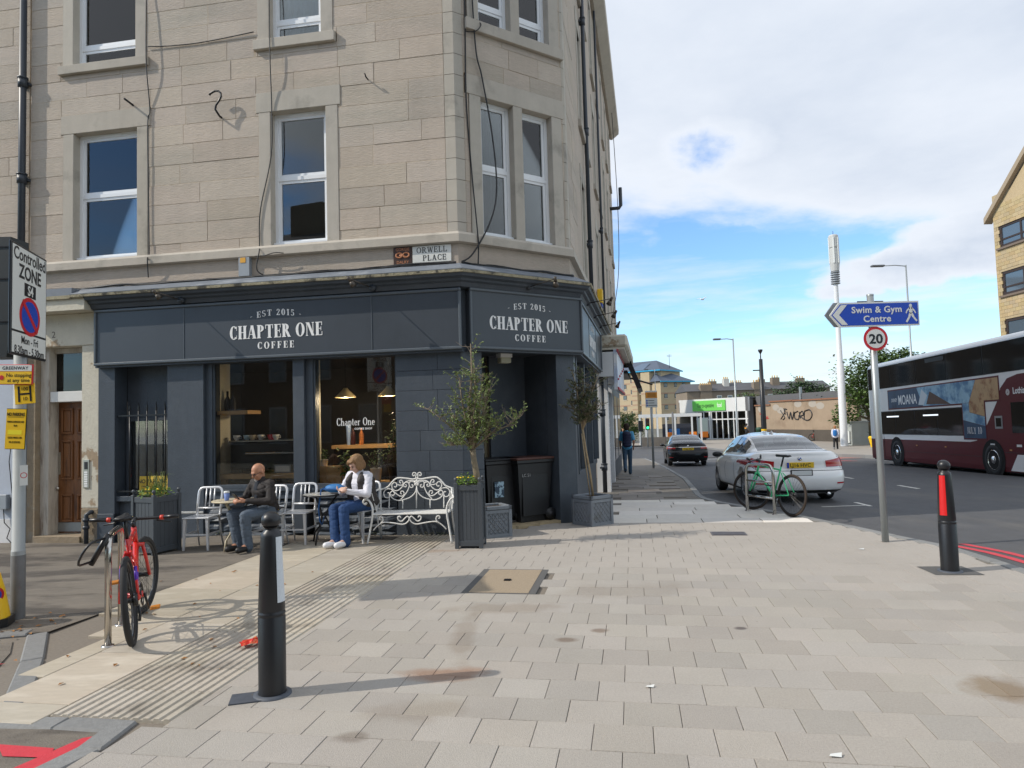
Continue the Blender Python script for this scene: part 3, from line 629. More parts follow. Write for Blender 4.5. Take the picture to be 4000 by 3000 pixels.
def band(name, prof, m, s0=-7.42, s1=17.5, M=None):
    # a moulding that runs round front wall, chamfer and side wall; prof = [(out, z)] closed outline, mitred at both corners
    t1, t2 = math.tan((AC - AF) / 2), math.tan((AR - AC) / 2); b = MB(); k = len(prof); n = b.add
    st = []
    for s_, fm, sh in ((s0, I4, 0), (0, I4, t1), (CL, CR, t2), (s1, RR, 0)): st.append([(fm @ Vector((s_ + o * sh, -o, z))) for o, z in prof])
    vs = [q for r in st for q in r]; fs = [[i * k + j, (i + 1) * k + j, (i + 1) * k + (j + 1) % k, i * k + (j + 1) % k] for i in range(3) for j in range(k)]
    fs += [list(range(k)), [3 * k + j for j in range(k)][::-1]]
    b.add(vs, fs); return b.build(name, m, ten)
band('string_course', [(.0, 4.302), (.085, 4.315), (.085, 4.43), (.06, 4.468), (.0, 4.47)], m_dress)
band('frieze', [(-.25, 3.9), (.0, 3.9), (.0, 4.3), (-.25, 4.3)], m_stone)
band('lead_flashing', [(-.05, 3.84), (.33, 3.835), (.335, 3.85), (.07, 3.985), (.004, 3.99), (-.05, 3.99)], m_lead, -6.3, 6.1)
band('cornice_edge', [(.1, 3.78), (.355, 3.795), (.36, 3.833), (.1, 3.834)], m_lichen, -6.3, 6.1)
band('cornice', [(.0, 3.60), (.16, 3.62), (.19, 3.68), (.235, 3.70), (.245, 3.73), (.31, 3.75), (.33, 3.794), (.0, 3.779)], m_grey, -6.06, 6.0)
band('fascia_backing', [(-.25, 2.70), (.02, 2.70), (.02, 3.60), (-.25, 3.60)], m_grey, -6.03, 5.9)
band('eaves', [(.0, 13.4), (.1, 13.38), (.38, 13.6), (.4, 13.78), (-.1, 13.8)], m_dress, -9.2, 17.6)
MB().box(-7.42, -6.07, -.30, .2, 3.60, 3.778).build('cornice', m_cream, ten); MB().box(-7.42, -6.07, -.34, .2, 3.78, 3.833).build('cornice_edge', m_lichen, ten); MB().box(-7.42, -6.3, -.3, .0, 3.836, 3.96).build('lead_flashing', m_lead, ten)
# joints of the string course and the frieze are cut as shallow dark slots
MB().box(-9.2, -6.6, .3, .4, 0, 13.4).build('cross_wall', m_dark, ten) if False else None
# inside of the upper floors
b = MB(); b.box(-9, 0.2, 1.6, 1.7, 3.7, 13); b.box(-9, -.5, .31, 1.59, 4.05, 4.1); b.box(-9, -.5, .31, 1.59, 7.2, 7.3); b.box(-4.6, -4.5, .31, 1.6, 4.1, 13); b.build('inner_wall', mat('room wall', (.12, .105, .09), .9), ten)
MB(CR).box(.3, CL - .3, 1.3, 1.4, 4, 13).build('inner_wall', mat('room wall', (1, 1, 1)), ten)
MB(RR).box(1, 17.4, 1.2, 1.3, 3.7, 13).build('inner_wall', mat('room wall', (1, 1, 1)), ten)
# roof and end gable of the block
b = MB(); q = [RR @ Vector((17.5, 0, 0)), RR @ Vector((17.5, 9, 0)), Vector((-9.2, 9, 0)), Vector((-9.2, 0, 0)), Vector((0, 0, 0)), CR @ Vector((CL, 0, 0))]
b.prism([(p.x, p.y) for p in q], 13.75, 13.95); b.build('roof', mat('slate roof', (.09, .095, .105), .7, nv=.2, ns=2), ten)
MB(RR).box(17.2, 17.5, .31, 9, -1, 13.4).build('gable', m_stone, ten)
for x, w_ in ((9.5, 1.6), (16.2, 1.2)): MB(RR).box(x, x + w_, .2, 1.0, 13.9, 15.2).build('chimney', m_dress, ten)
def downpipe(M, x, off, z0, z1, r=.05, joints=()):
    p = MB(M); p.cyl((x, -off, z0), (x, -off, z1), r, n=10)
    o = p.build('downpipe', m_pipe, ten)
    for z in joints:
        b = MB(M); b.cyl((x, -off, z - .07), (x, -off, z + .07), r * 1.35, n=10); b.cyl((x, -off, z + .075), (x, -off, z + .1), r * 1.5, n=10); b.box(x - .09, x + .09, -off + .03, 0, z - .02, z + .02); b.build('collar', m_pipe, o)
downpipe(I4, -7.45, .09, 3.2, 9.4, .055, (5.9, 6.2 + 1.35))
downpipe(RR, 3.55, .08, 3.9, 13.3, .045, (5.4, 7.9, 10.4)); downpipe(RR, 8.0, .08, 3.9, 13.3, .035, (6.9,))
downpipe(RR, 5.35, .1, -.14, 2.7, .055, (.45, 1.75))
# ------------- shopfront of the coffee shop
def P(name, m, *a, M=I4, parent=None, bev=.004): return MB(M).box(*a, bev=bev).build(name, m, parent or ten)
zb = -.2
P('pilaster', m_grey, -6.04, -5.74, -.03, .25, zb, 2.72); P('pilaster', m_grey, -4.80, -4.17, -.03, .25, .33, 2.72); P('pilaster_base', m_grey, -4.80, -4.17, -.05, .25, zb, .325); P('pilaster_base', m_grey, -6.04, -5.74, -.05, .25, zb, .33)
P('plinth_ledge', mat('worn white paint', (.5, .5, .48), .7, nv=.3, ns=12), -4.80, -4.17, -.052, -.03, .33, .36)
P('pilaster', m_grey, -2.66, -2.475, -.03, .25, .02, 2.72); P('pilaster', m_grey, -2.473, -2.36, .03, .25, .6, 2.72); P('shop_window_jamb', m_grey, -4.168, -4.06, .03, .25, .6, 2.72)
for i in range(8):                                         # painted masonry between the window and the corner, laid in courses
    z0, z1 = .32 + i * .3, .32 + (i + 1) * .3; sp_ = rnd.uniform(-.7, -.35)
    P('painted_block', m_grey, -1.01, sp_ - .001, .0 - rnd.uniform(0, .002), .25, z0 + .001, z1 - .001, bev=.005); P('painted_block', m_grey, sp_ + .001, -.001, .0 - rnd.uniform(0, .002), .25, z0 + .001, z1 - .001, bev=.005)
    P('painted_block', m_grey, .003, .36, -rnd.uniform(0, .002), .25, z0 + .001, z1 - .001, M=CR, bev=.005)
P('pilaster_base', m_grey, -1.03, .0, -.03, .25, zb, .315); P('pilaster_base', m_grey, .004, .365, -.028, .25, zb, .315, M=CR)
P('pilaster', m_grey, 1.767, CL, -.0, .3, zb, 2.72, M=CR); P('pilaster', m_grey, .01, .32, -.004, .3, zb, 2.72, M=RR)
for x0, x1 in ((-4.058, -2.662), (-2.358, -1.012)):
    sf = P('shop_window', m_grey, x0, x1, .02, .12, .70, .76); b = MB(); b.box(x0, x1, -.05, .02, .665, .70); b.box(x0, x1, .0, .1, .60, .664); b.box(x0, x1, -.03, .1, .545, .598)
    b.build('sill', m_grey, sf); MB().box(x0, x1, .05, .12, 2.66, 2.72).build('frame', m_grey, sf); MB().box(x0 + .001, x0 + .03, .05, .11, .762, 2.66).build('frame', m_grey, sf); MB().box(x1 - .03, x1 - .001, .05, .11, .762, 2.66).build('frame', m_grey, sf)
    MB().box(x0 + .03, x1 - .03, .075, .083, .762, 2.66).build('pane', m_shopglass, sf)
z = zb; row = 0                                           # rock faced stall riser under the windows
for x0, x1 in ((-4.165, -2.665), (-2.355, -1.035)):
    z = zb; P('riser_wall', m_grey, x0, x1, .06, .25, zb, .545, bev=0)
    while z < .50:
        h = rnd.uniform(.10, .15); z1 = min(.54, z + h); x = x0
        while x < x1 - .02:
            e = x + rnd.uniform(.22, .5); e = x1 if x1 - e < .14 else e
            b = MB(); n = 5; vs = []
            for j in range(4):
                for i in range(n): ed = i in (0, n - 1) or j in (0, 3); vs.append((x + .006 + (e - x - .012) * i / (n - 1), (.02 if ed else -rnd.uniform(.0, .035)), z + .005 + (z1 - z - .01) * j / 3))
            b.add(vs, [[j * n + i, j * n + i + 1, (j + 1) * n + i + 1, (j + 1) * n + i] for j in range(3) for i in range(n - 1)])
            b.box(x + .006, e - .006, .021, .07, z + .005, z1 - .005); b.build('rock_faced_block', m_grey, ten); x = e
        z = z1
# barred side window left of the shop
P('recess_wall', m_grey, -5.738, -4.802, .26, .3, zb, 2.72, bev=0); P('recess_sill', m_grey, -5.738, -4.802, -.0, .26, .52, .60); P('recess_apron', m_grey, -5.738, -4.802, .08, .26, zb, .52)
gr = thing('window_grille', 'black spiked iron bars over the narrow side window', 'window grille', tuple(fpt(-5.27, .02, .9)), AF)
for s_ in (-5.508, -5.347, -5.196, -5.031, -4.875):
    x = s_ + 5.27; b = MB(); b.cyl((x, 0, -.3), (x, 0, 1.06), .011, n=6); b.lathe([(.011, 1.06), (.017, 1.1), (.0, 1.22)], 6, M=T(x, 0, 0)); b.build('bar', m_blk, gr)
for z in (.99, -.22): MB().box(-.46, .46, -.012, .012, z - .012, z + .012).build('rail', m_blk, gr)
sw = P('side_window', m_grey, -5.72, -5.64, .2, .26, .6, 1.85); MB().box(-5.638, -4.82, .21, .215, .6, 1.8).build('pane', m_shopglass, sw); MB().box(-5.64, -4.81, .2, .26, 1.801, 1.85).build('frame', m_grey, sw)
ns = thing('paper_notice', 'yellow no parking notice lying behind the barred side window', 'notice', tuple(fpt(-5.17, .12, .61)), AF)
m_ynot = mat('yellow notice card', (.75, .5, .05), .6); MB().box(-.27, .27, 0, .01, 0, .30, M=RX(-.15)).build('card', m_ynot, ns)
text('NO PARKING', .085, m_blk, ns, 0, -.012, .19, ext=.001, bold=.002); text('PARKING SUSPENDED', .04, m_blk, ns, 0, -.005, .12, ext=.001)
# doorway on the chamfer, recessed
zt = .02
b = MB(CR); b.box(.365, 1.767, .0, 1.35, -.1, .02); b.build('doorstep', mat('worn doorstep', (.42, .33, .2), .8, nv=.2, ns=8, col2=(.2, .16, .1), c2s=5), ten)
P('recess_wall', m_grey, .30, .364, .252, 1.3, .02, 2.72, M=CR, bev=0); P('recess_wall', m_grey, 1.768, 1.84, .31, 1.3, .02, 2.72, M=CR, bev=0); P('recess_wall', m_grey, 1.05, 1.767, .9, .96, .021, 2.72, M=CR, bev=0); P('recess_ceiling', m_grey, .365, 1.767, .0, 1.3, 2.721, 2.76, M=CR, bev=0)
m_brass = mat('dull brass frame', (.33, .27, .17), .5, .3, nv=.1, ns=8)
fd = P('shop_door', m_brass, .52, .58, 1.02, 1.08, .021, 2.12, M=CR); b = MB(CR); b.box(1.0, 1.048, 1.02, 1.08, .021, 2.12); b.box(.581, .999, 1.02, 1.08, 2.05, 2.12); b.box(.581, .999, 1.02, 1.08, .021, .2); b.box(.581, .999, 1.03, 1.07, .85, .93); b.build('frame', m_brass, fd)
MB(CR).box(.582, .998, 1.045, 1.05, .2, .849).build('pane', m_shopglass, fd); MB(CR).box(.582, .998, 1.045, 1.05, .931, 2.049).build('pane', m_shopglass, fd); MB(CR).box(.7, .86, 1.036, 1.04, 1.55, 1.8).build('notice', mat('notice paper', (.5, .5, .48), .7), fd)
b = MB(CR); b.cyl((.96, .99, 1.0), (.96, .99, 1.22), .012); b.build('handle', m_steel, fd)
P('transom_panel', m_grey, .366, 1.05, 1.02, 1.08, 2.122, 2.72, M=CR, bev=0)
lamp_ = thing('bulkhead_light', 'pale box light fixed in the doorway ceiling', 'wall light', tuple(FM @ CR @ Vector((1.03, .4, 2.62))), AC)
MB().box(-.1, .1, -.06, .06, -.06, .03, bev=.012).build('diffuser', mat('aged diffuser', (.5, .48, .36), .5), lamp_); MB().box(-.11, .11, -.07, .07, .03, .095).build('base', m_white, lamp_)
# shop side window along the main street
P('shop_window', m_grey, .32, 4.9, .03, .15, .6, .7, M=RR); sR = P('stall_riser', m_grey, .32, 4.9, .06, .2, zb, .6, M=RR)
for x in (.33, 1.75, 3.2, 4.8): P('shop_window_mullion', m_grey, x, x + .1, -.02, .15, .7, 2.72, M=RR)
P('shop_side_pane', m_shopglass, .43, 4.8, .08, .088, .7, 2.7, M=RR, bev=0)
# ------------- inside the shop, seen through the glass
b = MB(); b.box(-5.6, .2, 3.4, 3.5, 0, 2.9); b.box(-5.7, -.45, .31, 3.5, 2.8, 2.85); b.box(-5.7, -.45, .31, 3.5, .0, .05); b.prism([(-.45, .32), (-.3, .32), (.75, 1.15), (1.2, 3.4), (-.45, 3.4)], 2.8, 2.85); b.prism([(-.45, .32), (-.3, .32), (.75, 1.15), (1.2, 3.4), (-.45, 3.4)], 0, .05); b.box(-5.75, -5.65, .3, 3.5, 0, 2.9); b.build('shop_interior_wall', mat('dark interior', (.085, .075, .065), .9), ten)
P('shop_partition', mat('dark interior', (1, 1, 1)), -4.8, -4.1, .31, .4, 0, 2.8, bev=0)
P('shop_reveal', m_creamint, -4.165, -4.065, .26, .54, .05, 2.8, bev=0); P('shop_reveal', m_creamint, -4.165, -4.062, .121, .258, .76, 2.7, bev=0); P('shop_reveal', m_creamint, -2.42, -2.362, .255, .3, .05, 2.8, bev=0); P('shop_reveal', m_creamint, -2.45, -2.361, .121, .253, .76, 2.7, bev=0)
P('recess_ceiling', m_grey, -4.06, -1.01, .13, .5, 2.72, 2.76, bev=0)
# ---------------------------------------------------------------- things on and in the shop
def wthing(name, label, cat, s, d, z, M=I4, a=AF, group=None): return thing(name, label, cat, tuple(FM @ M @ Vector((s, d, z))), a, group)
def fascia(label, x0, x1, z0, z1, M, a, seams, off=.15):
    t = wthing('fascia_sign', label, 'shop sign', x0, 0, z0, M, a); w = x1 - x0; h = z1 - z0; xs = [0] + [s_ - x0 for s_ in seams] + [w]
    for p, q in zip(xs, xs[1:]): MB().box(p + .004, q - .004, -off + .012, -.03, .04, h - .04).build('panel', m_greyflat, t)
    for bx in ((0, w, 0, .045), (0, w, h - .045, h)): MB().box(bx[0], bx[1], -off - .015, -off + .03, bx[2], bx[3], bev=.01).build('trim', m_greytrim, t)
    for x in (0, w - .04): MB().box(x, x + .04, -off - .014, -off + .03, .046, h - .046, bev=.01).build('trim', m_greytrim, t)
    MB().box(.0, w, -off + .03, -.0, -.03, .039).build('soffit', m_grey, t)
    for s_ in seams: MB().box(s_ - x0 - .006, s_ - x0 + .006, -off + .005, -off + .02, .046, h - .046).build('seam', m_greytrim, t)
    return t
def chapter(t, x, W_, off=.15, zc=.0):
    k = W_ / 1.53; y = -off + .011
    serif_obj('CHAPTER ONE', .205 * k, m_white, t, x, y, .31 + zc, width=W_, st=.25, track=.09); serif_obj('COFFEE', .105 * k, m_white, t, x, y, .145 + zc, width=.60 * k, st=.24, track=.32)
    serif_obj('- EST 2015 -', .095 * k, m_white, t, x, y, .60 + zc, width=.84 * k, st=.22, track=.24, arch=.055 * k)
f1 = fascia('long charcoal shop sign with white CHAPTER ONE lettering facing the seats', -6.02, .055, 2.70, 3.605, I4, AF, [-4.43, -1.325]); chapter(f1, -2.872 + 6.02, 1.53)
f2 = fascia('short charcoal shop sign with white lettering above the corner doorway', .085, 2.235, 2.71, 3.62, CR, AC, []); chapter(f2, 1.175 - .085, 1.49)
f3 = fascia('charcoal shop sign round the corner on the main street side', .10, 5.0, 2.72, 3.61, RR, AR, [1.7, 3.4]); chapter(f3, 2.45, 1.53)
def sign_lamp(label, s, z, M, a, dx=-.3, grp='arm lamps over the shop signs'):
    t = wthing('sign_lamp', label, 'sign lamp', s, 0, z, M, a, grp)
    b = MB(); b.cyl((0, -.16, .0), (0, -.24, .0), .05, n=10); b.build('base', m_pipe, t); b = MB(); e = (dx, -.62, .07); b.cyl((0, -.22, 0), e, .009, n=6); b.build('arm', m_bronze, t)
    b = MB(); d = Vector((.05, .06, -.1)).normalized(); p = Vector(e); b.cyl(p - d * .03, p + d * .05, .022, .026, n=8); b.cyl(p + d * .05, p + d * .13, .03, .05, n=10); b.build('lamp_shade', m_bronze, t)
sign_lamp('bronze arm lamp over the left end of the long shop sign', -4.42, 3.665, I4, AF, -.16)
sign_lamp('bronze arm lamp over the right part of the long shop sign', -1.27, 3.665, I4, AF, -.2)
sign_lamp('bronze arm lamp over the sign above the doorway', 1.13, 3.70, CR, AC, .2)
for s_, w_ in ((1.0, 'nearest'), (2.6, 'middle'), (4.2, 'farthest')): sign_lamp(f'{w_} of the three arm lamps along the side street wall sign', s_, 3.7, RR, AR, .05)
# street name plates
np_ = wthing('street_nameplate', 'white street nameplate with black serif letters under the stone string course', 'street sign', -.405, -.004, 4.165)
MB().box(-.30, .30, -.014, -.002, -.128, .128, bev=.004).build('plate', mat('enamel white', (.72, .72, .68), .35, nv=.05, ns=6), np_)
serif_obj('ORWELL', .085, m_blk, np_, 0, -.0145, .022, width=.47, st=.15, hr=.075, track=.16, ext=.0015); serif_obj('PLACE', .085, m_blk, np_, .04, -.0145, -.1, width=.36, st=.15, hr=.075, track=.16, ext=.0015)
gd = wthing('district_plaque', 'dark brown plaque with copper lettering left of the street nameplate', 'plaque', -.86, -.004, 4.165)
m_cop = mat('copper lettering', (.55, .22, .1), .5); MB().box(-.145, .145, -.016, -.002, -.132, .132, bev=.004).build('plate', mat('brown enamel', (.055, .028, .02), .4), gd)
text('GORGIE', .062, m_cop, gd, 0, -.017, .075, ext=.001, sx=.95); text('DALRY', .062, m_cop, gd, 0, -.017, -.12, ext=.001)
b = MB(); 
for cx in (-.055, .055): b.tube([(cx + .043 * cos(a * pi / 8) * 1.1, -.018, .008 + .036 * sin(a * pi / 8)) for a in range(16)], .0125, 6, closed=True)
b.tube([(-.05, -.018, .008), (-.01, -.018, .008), (.05, -.018, -.02)], .011, 6); b.build('loop_emblem', m_cop, gd)
# junction box, hook, spikes, cables
jb = wthing('junction_box', 'grey plastic cable box on the wall above the shop sign', 'cable box', -3.43, -.03, 4.16)
m_gbox = mat('grey box plastic', (.30, .33, .36), .5, nv=.06, ns=8); MB().prism([(-.09, -.05), (.09, -.05), (.09, .03), (-.09, .03)], -.15, .15).build('body', m_gbox, jb); MB().box(-.06, .03, -.056, -.0505, .06, .14).build('sticker', mat('orange sticker', (.7, .35, .03), .5), jb)
hk = wthing('iron_hook', 'black S shaped iron hook sticking out of the upper wall', 'hook', -3.847, 0, 6.62)
MB().tube([(0, .02, 0), (.0, -.05, .0), (.01, -.1, .01), (-.03, -.12, .08), (-.02, -.12, .15), (.03, -.12, .21), (.07, -.12, .28), (.065, -.12, .34), (.03, -.12, .375), (-.03, -.12, .385), (-.1, -.12, .36), (-.135, -.12, .33)], .017, 7).build('bent_rod', m_blk, hk)
sk_ = wthing('iron_spike', 'short black iron stub above the left first floor window', 'iron stub', -5.434, 0, 6.99); MB().tube([(0, .02, 0), (-.04, -.16, .05)], .018, 6).build('rod', m_blk, sk_)
sk_ = wthing('wall_eyelet', 'tiny iron eyelet in the wall between the first floor windows', 'eyelet', -1.365, 0, 6.96); MB().tube([(0, .01, 0), (0, -.1, .0), (0, -.12, .03), (-.02, -.1, .05)], .011, 6).build('rod', m_blk, sk_)
def cable(label, pts, r=.008, M=I4, sub=6):
    o = MB()
    P_ = [Vector(p) for p in pts]; Q = []
    for i in range(len(P_) - 1):
        p0, p1, p2, p3 = P_[max(0, i - 1)], P_[i], P_[i + 1], P_[min(len(P_) - 1, i + 2)]
        for j in range(sub): t = j / sub; Q.append(.5 * ((2 * p1) + (p2 - p0) * t + (2 * p0 - 5 * p1 + 4 * p2 - p3) * t * t + (3 * p1 - p0 - 3 * p2 + p3) * t ** 3))
    Q.append(P_[-1]); MM = FM @ M; b = MB(); b.tube([MM @ q for q in Q], r, 5); c = Vector(b.v[0]); b.v = [tuple(Vector(v) - c) for v in b.v]
    return tag(b.build('cable', m_black, None, c), label, 'cable', 'cables on the tenement wall')
jit = lambda a, n: [(a[0] + (a[1] - a[0]) * i / n, -.07 - rnd.uniform(0, .03), 3.99 + rnd.uniform(-.018, .02)) for i in range(n + 1)]
for k, lb in enumerate(('thick black cable in the bundle along the front flashing', 'second black cable looped along the front flashing', 'thin black cable sagging along the front flashing')):
    cable(lb, jit((-7.4, -.02), 16 + 3 * k), (.019, .014, .01)[k])
for k, lb in enumerate(('black cable along the flashing above the corner doorway', 'thinner black cable along the flashing above the corner doorway')): cable(lb, jit((.0, CL), 7 + k), .017 - .005 * k, CR)
cable('black cable hanging loose across the corner window glass', [(.29, -.05, 9.3), (.36, -.05, 7.46), (.466, -.05, 6.95), (.62, -.06, 6.05), (.675, -.06, 5.25), (.52, -.12, 4.7), (.2, -.1, 4.15), (.0, -.08, 4.0)], .013, CR)
cable('black cable clipped straight down the corner stones', [(.22, -.02, 9.3), (.205, -.02, 7.6), (.195, -.02, 6.5), (.255, -.02, 5.45), (.29, -.1, 4.4), (.3, -.09, 4.25), (.28, -.1, 4.0)], .011, CR)
cable('short looped cable at the corner window sill', [(.2, -.03, 7.6), (.35, -.09, 7.62), (.45, -.09, 7.75), (.42, -.02, 7.86)], .008, CR)
cable('thin cable down the left side of the middle window', [(-2.99, -.02, 9.3), (-2.95, -.09, 7.6), (-2.96, -.03, 6.65), (-2.98, -.03, 5.9), (-3.17, -.03, 5.05), (-3.19, -.03, 4.5), (-3.15, -.11, 4.38), (-3.2, -.1, 4.1), (-3.1, -.06, 4.0)], .009)
cable('thin cable down the right side of the left windows', [(-5.165, -.03, 9.3), (-5.13, -.09, 7.75), (-5.115, -.02, 6.9), (-5.146, -.03, 6.55), (-5.12, -.03, 4.55), (-5.09, -.11, 4.4), (-5.12, -.05, 4.1)], .009)
cable('thin cable sagging between the two top floor windows', [(-5.17, -.03, 7.94), (-4.74, -.02, 7.905), (-4.13, -.02, 7.895), (-3.26, -.03, 7.945)], .009)
cable('cable dangling beside the grey junction box', [(-3.3, -.06, 4.33), (-3.1, -.1, 4.3), (-2.9, -.12, 4.33), (-2.75, -.1, 4.32)], .008)
# wheelie of small interior things
def pot_plant(label, s, d, z, pr, ph, h, spread, leaf, n, potm, M=I4, a=AF, lm=None, seed=1):
    t = wthing('potted_plant', label, 'potted plant', s, d, z, M, a); MB().lathe([(pr * .75, 0), (pr, ph), (pr * 1.05, ph), (pr * .85, ph - .02), (0, ph - .02)], 14).build('pot', potm, t)
    rr = random.Random(seed); st = MB(); lf = MB()
    for k in range(max(2, n // 30)):
        p = Vector((rr.uniform(-.3, .3) * pr, rr.uniform(-.3, .3) * pr, ph)); q = p + Vector((rr.gauss(0, spread * .4), rr.gauss(0, spread * .4), h * rr.uniform(.6, 1))); m_ = (p + q) / 2 + Vector((rr.gauss(0, .03), rr.gauss(0, .03), 0)); st.tube([p, m_, q], [.006, .005, .003], 5)
        for j in range(30):
            f = rr.uniform(.25, 1); c = p.lerp(q, f) + Vector((rr.gauss(0, spread * .4), rr.gauss(0, spread * .4), rr.gauss(0, .04))); leafq(lf, c, leaf, leaf * .45, rr)
    st.build('stem', mat('plant stem', (.16, .12, .06), .8), t); lf.build('foliage', lm or m_leaf, t); return t
def leafq(b, c, l, w, rr, m=0, d=None):
    a = rr.uniform(0, 2 * pi); e = rr.uniform(-.5, .8) if d is None else 0; d = d or Vector((cos(a) * cos(e), sin(a) * cos(e), sin(e))); s_ = d.cross(Vector((rr.gauss(0, .5), rr.gauss(0, .5), 1))); s_ = s_.normalized() * w / 2 if s_.length > 1e-4 else Vector((w / 2, 0, 0)); c = Vector(c)
    mid = c + d * l * .5; b.add([c, mid + s_, c + d * l - Vector((0, 0, l * .15)), mid - s_], [[0, 1, 2, 3]], m)
def leaf_mat(name, c, c2, rand=.0, tr=.25):
    m = mat(name, c, .5, nv=.25, ns=9, col2=c2, c2s=5, c2lo=.42, c2hi=.62); b = m.node_tree.nodes['Principled BSDF']; b.inputs['Subsurface Weight'].default_value = 0; return m
m_leaf = leaf_mat('house plant leaf', (.06, .13, .03), (.1, .2, .05))
m_potw = mat('white plant pot', (.72, .71, .68), .5); m_potb = mat('black plant pot', (.02, .02, .022), .5)
sh_ = wthing('wall_shelf', 'pale wooden wall shelf high behind the left shop window', 'shelf', -3.86, .36, 1.86); MB().box(-.28, .33, -.2, .2, 0, .06, bev=.004).build('board', m_oak, sh_)
for k, (dx, lb) in enumerate(((-.1, 'left black bottle on the wooden wall shelf'), (.0, 'right black bottle on the wooden wall shelf'))):
    t = wthing('bottle', lb, 'bottle', -3.90 + dx, .36, 1.921, group='bottles on the shelf'); MB().lathe([(.045, 0), (.048, .02), (.048, .17), (.018, .24), (.018, .3), (0, .3)], 12).build('glass_body', m_potb, t); MB().lathe([(.02, .3), (.02, .32), (0, .32)], 8).build('cap', m_potb, t)
ct = wthing('coffee_counter', 'pale wooden counter behind the left shop window', 'counter', -3.36, .50, .05); MB().box(-.75, .85, -.28, .35, .78, .86, bev=.006).build('worktop', m_oak, ct); MB().box(-.75, .85, -.24, .3, .62, .68).build('shelf', m_oak, ct)
for x in (-.7, -.1): MB().box(x, x + .08, -.24, -.16, 0, .78).build('leg', m_oak, ct)
MB().box(.1, .84, -.2, .3, 0, .618).build('white_panel', m_white, ct)
cm = wthing('coffee_machine', 'large black espresso machine on the wooden counter', 'coffee machine', -3.34, .56, .912)
MB().box(-.62, .68, -.2, .25, .06, .5, bev=.02).build('body', m_blk, cm); MB().box(-.64, .7, -.22, .27, .5, .525, bev=.006).build('cup_tray', m_steel, cm); MB().box(-.35, .7, -.235, -.2, .30, .335, bev=.01).build('chrome_strip', mat('chrome', (.8, .8, .8), .12, 1), cm)
for x in (-.55, .55): MB().cyl((x, 0, 0), (x, 0, .06), .03).build('foot', m_steel, cm)
cups = [(-.55, .0, (.75, .76, .78), 'white'), (-.4, .05, (.5, .68, .78), 'pale blue'), (-.27, .0, (.5, .42, .3), 'brown'), (-.16, .06, (.75, .74, .7), 'cream'), (.02, .05, (.6, .03, .03), 'red'), (.1, .0, (.7, .05, .05), 'bright red'), (.17, -.06, (.76, .76, .74), 'small white')]
for k, (dx, dy, c, lb) in enumerate(cups):
    t = wthing('coffee_cup', f'{lb} cup on top of the espresso machine', 'cup', -3.34 + dx, .56 + dy - .12, 1.4375 + (0 if k != 5 else 0.0), group='cups on the espresso machine')
    m_ = mat('cup ' + lb, c, .3); MB().lathe([(.028, 0), (.03, .01), (.052, .05), (.056, .085), (.051, .085), (.045, .05), (0, .012)], 14).build('bowl', m_, t); MB().tube([(.05, 0, .065), (.08, 0, .06), (.08, 0, .035), (.045, 0, .03)], .007, 6).build('handle', m_, t)
gh = wthing('coffee_grinder', 'coffee grinder with a clear hopper beside the espresso machine', 'coffee grinder', -2.78, .55, .912); MB().lathe([(.08, 0), (.08, .3), (.05, .36), (0, .36)], 12).build('body', m_blk, gh); MB().lathe([(.05, .36), (.1, .52), (.1, .62), (0, .62)], 12).build('hopper', mat('smoky plastic', (.25, .22, .2), .2), gh)
tl = wthing('till_box', 'small pale grey box on the counter behind the left window', 'box', -3.02, .36, .912); MB().box(-.14, .14, -.06, .06, 0, .13, bev=.005).build('case', m_gbox, tl); MB().box(-.12, .12, -.063, -.0605, .02, .11).build('face', m_potw, tl)
for k, (s_, d, lb) in enumerate(((-2.16, .8, 'left cone pendant lampshade hanging behind the right shop window'), (-1.42, .8, 'right cone pendant lampshade hanging behind the right shop window'))):
    t = wthing('pendant_lamp', lb, 'pendant lamp', s_, d, 2.09, group='pendant lamps in the shop'); MB().lathe([(.17, 0), (.165, .012), (.05, .13), (.03, .16), (0, .16)], 18).build('lamp_shade', mat('cream lampshade', (.75, .6, .32), .5), t); MB().cyl((0, 0, .16), (0, 0, .71), .004, n=5).build('flex', m_blk, t); MB().ell((0, 0, .06), (.03, .03, .04), nu=8, nv=6).build('bulb', emit_mat('warm bulb', (1, .75, .4), 6), t)
    pl_ = bpy.data.lights.new('pendant_bulb', 'POINT'); pl_.energy = 18; pl_.color = (1, .78, .5); pl_.shadow_soft_size = .05; po_ = bpy.data.objects.new('bulb_light', pl_); COL.objects.link(po_); po_.parent = t; po_.location = (0, 0, -.02)
ws = wthing('window_lettering', 'white Chapter One lettering on the right shop window glass', 'window lettering', -1.69, .072, 1.63)
serif_obj('Chapter One', .115, m_white, ws, 0, 0, 0, width=.61, st=.17, ext=.001); text('COFFEE SHOP', .04, m_white, ws, .12, 0, -.065, ext=.001, bold=.001, spacing=1.15)
for k, s_ in enumerate((-2.36, -2.12)):
    t = wthing('wooden_crate', ('left' if k == 0 else 'right') + ' of two pine crates on the right window ledge', 'crate', s_, .32, .76, group='crates in the right window'); 
    for j in range(3): MB().box(-.115, .115, -.09, -.075, j * .085, j * .085 + .08).build('plank', m_oak, t)
    MB().box(-.115, .115, -.074, .09, 0, .245).build('box', m_oak, t)
P('window_ledge', m_oak, -2.42, -1.02, .13, .6, .70, .757)
pot_plant('small plant in a squat white pot on the left crate', -2.34, .33, 1.008, .07, .1, .12, .09, .06, 60, m_potw, seed=3)
pot_plant('leafy bonsai in a white pot behind the woman', -1.48, .34, .76, .09, .2, .3, .16, .05, 170, m_potw, seed=5)
pot_plant('tall weeping fig in a black pot at the right of the window', -1.17, .36, .76, .12, .22, .95, .14, .075, 230, m_potb, seed=8)
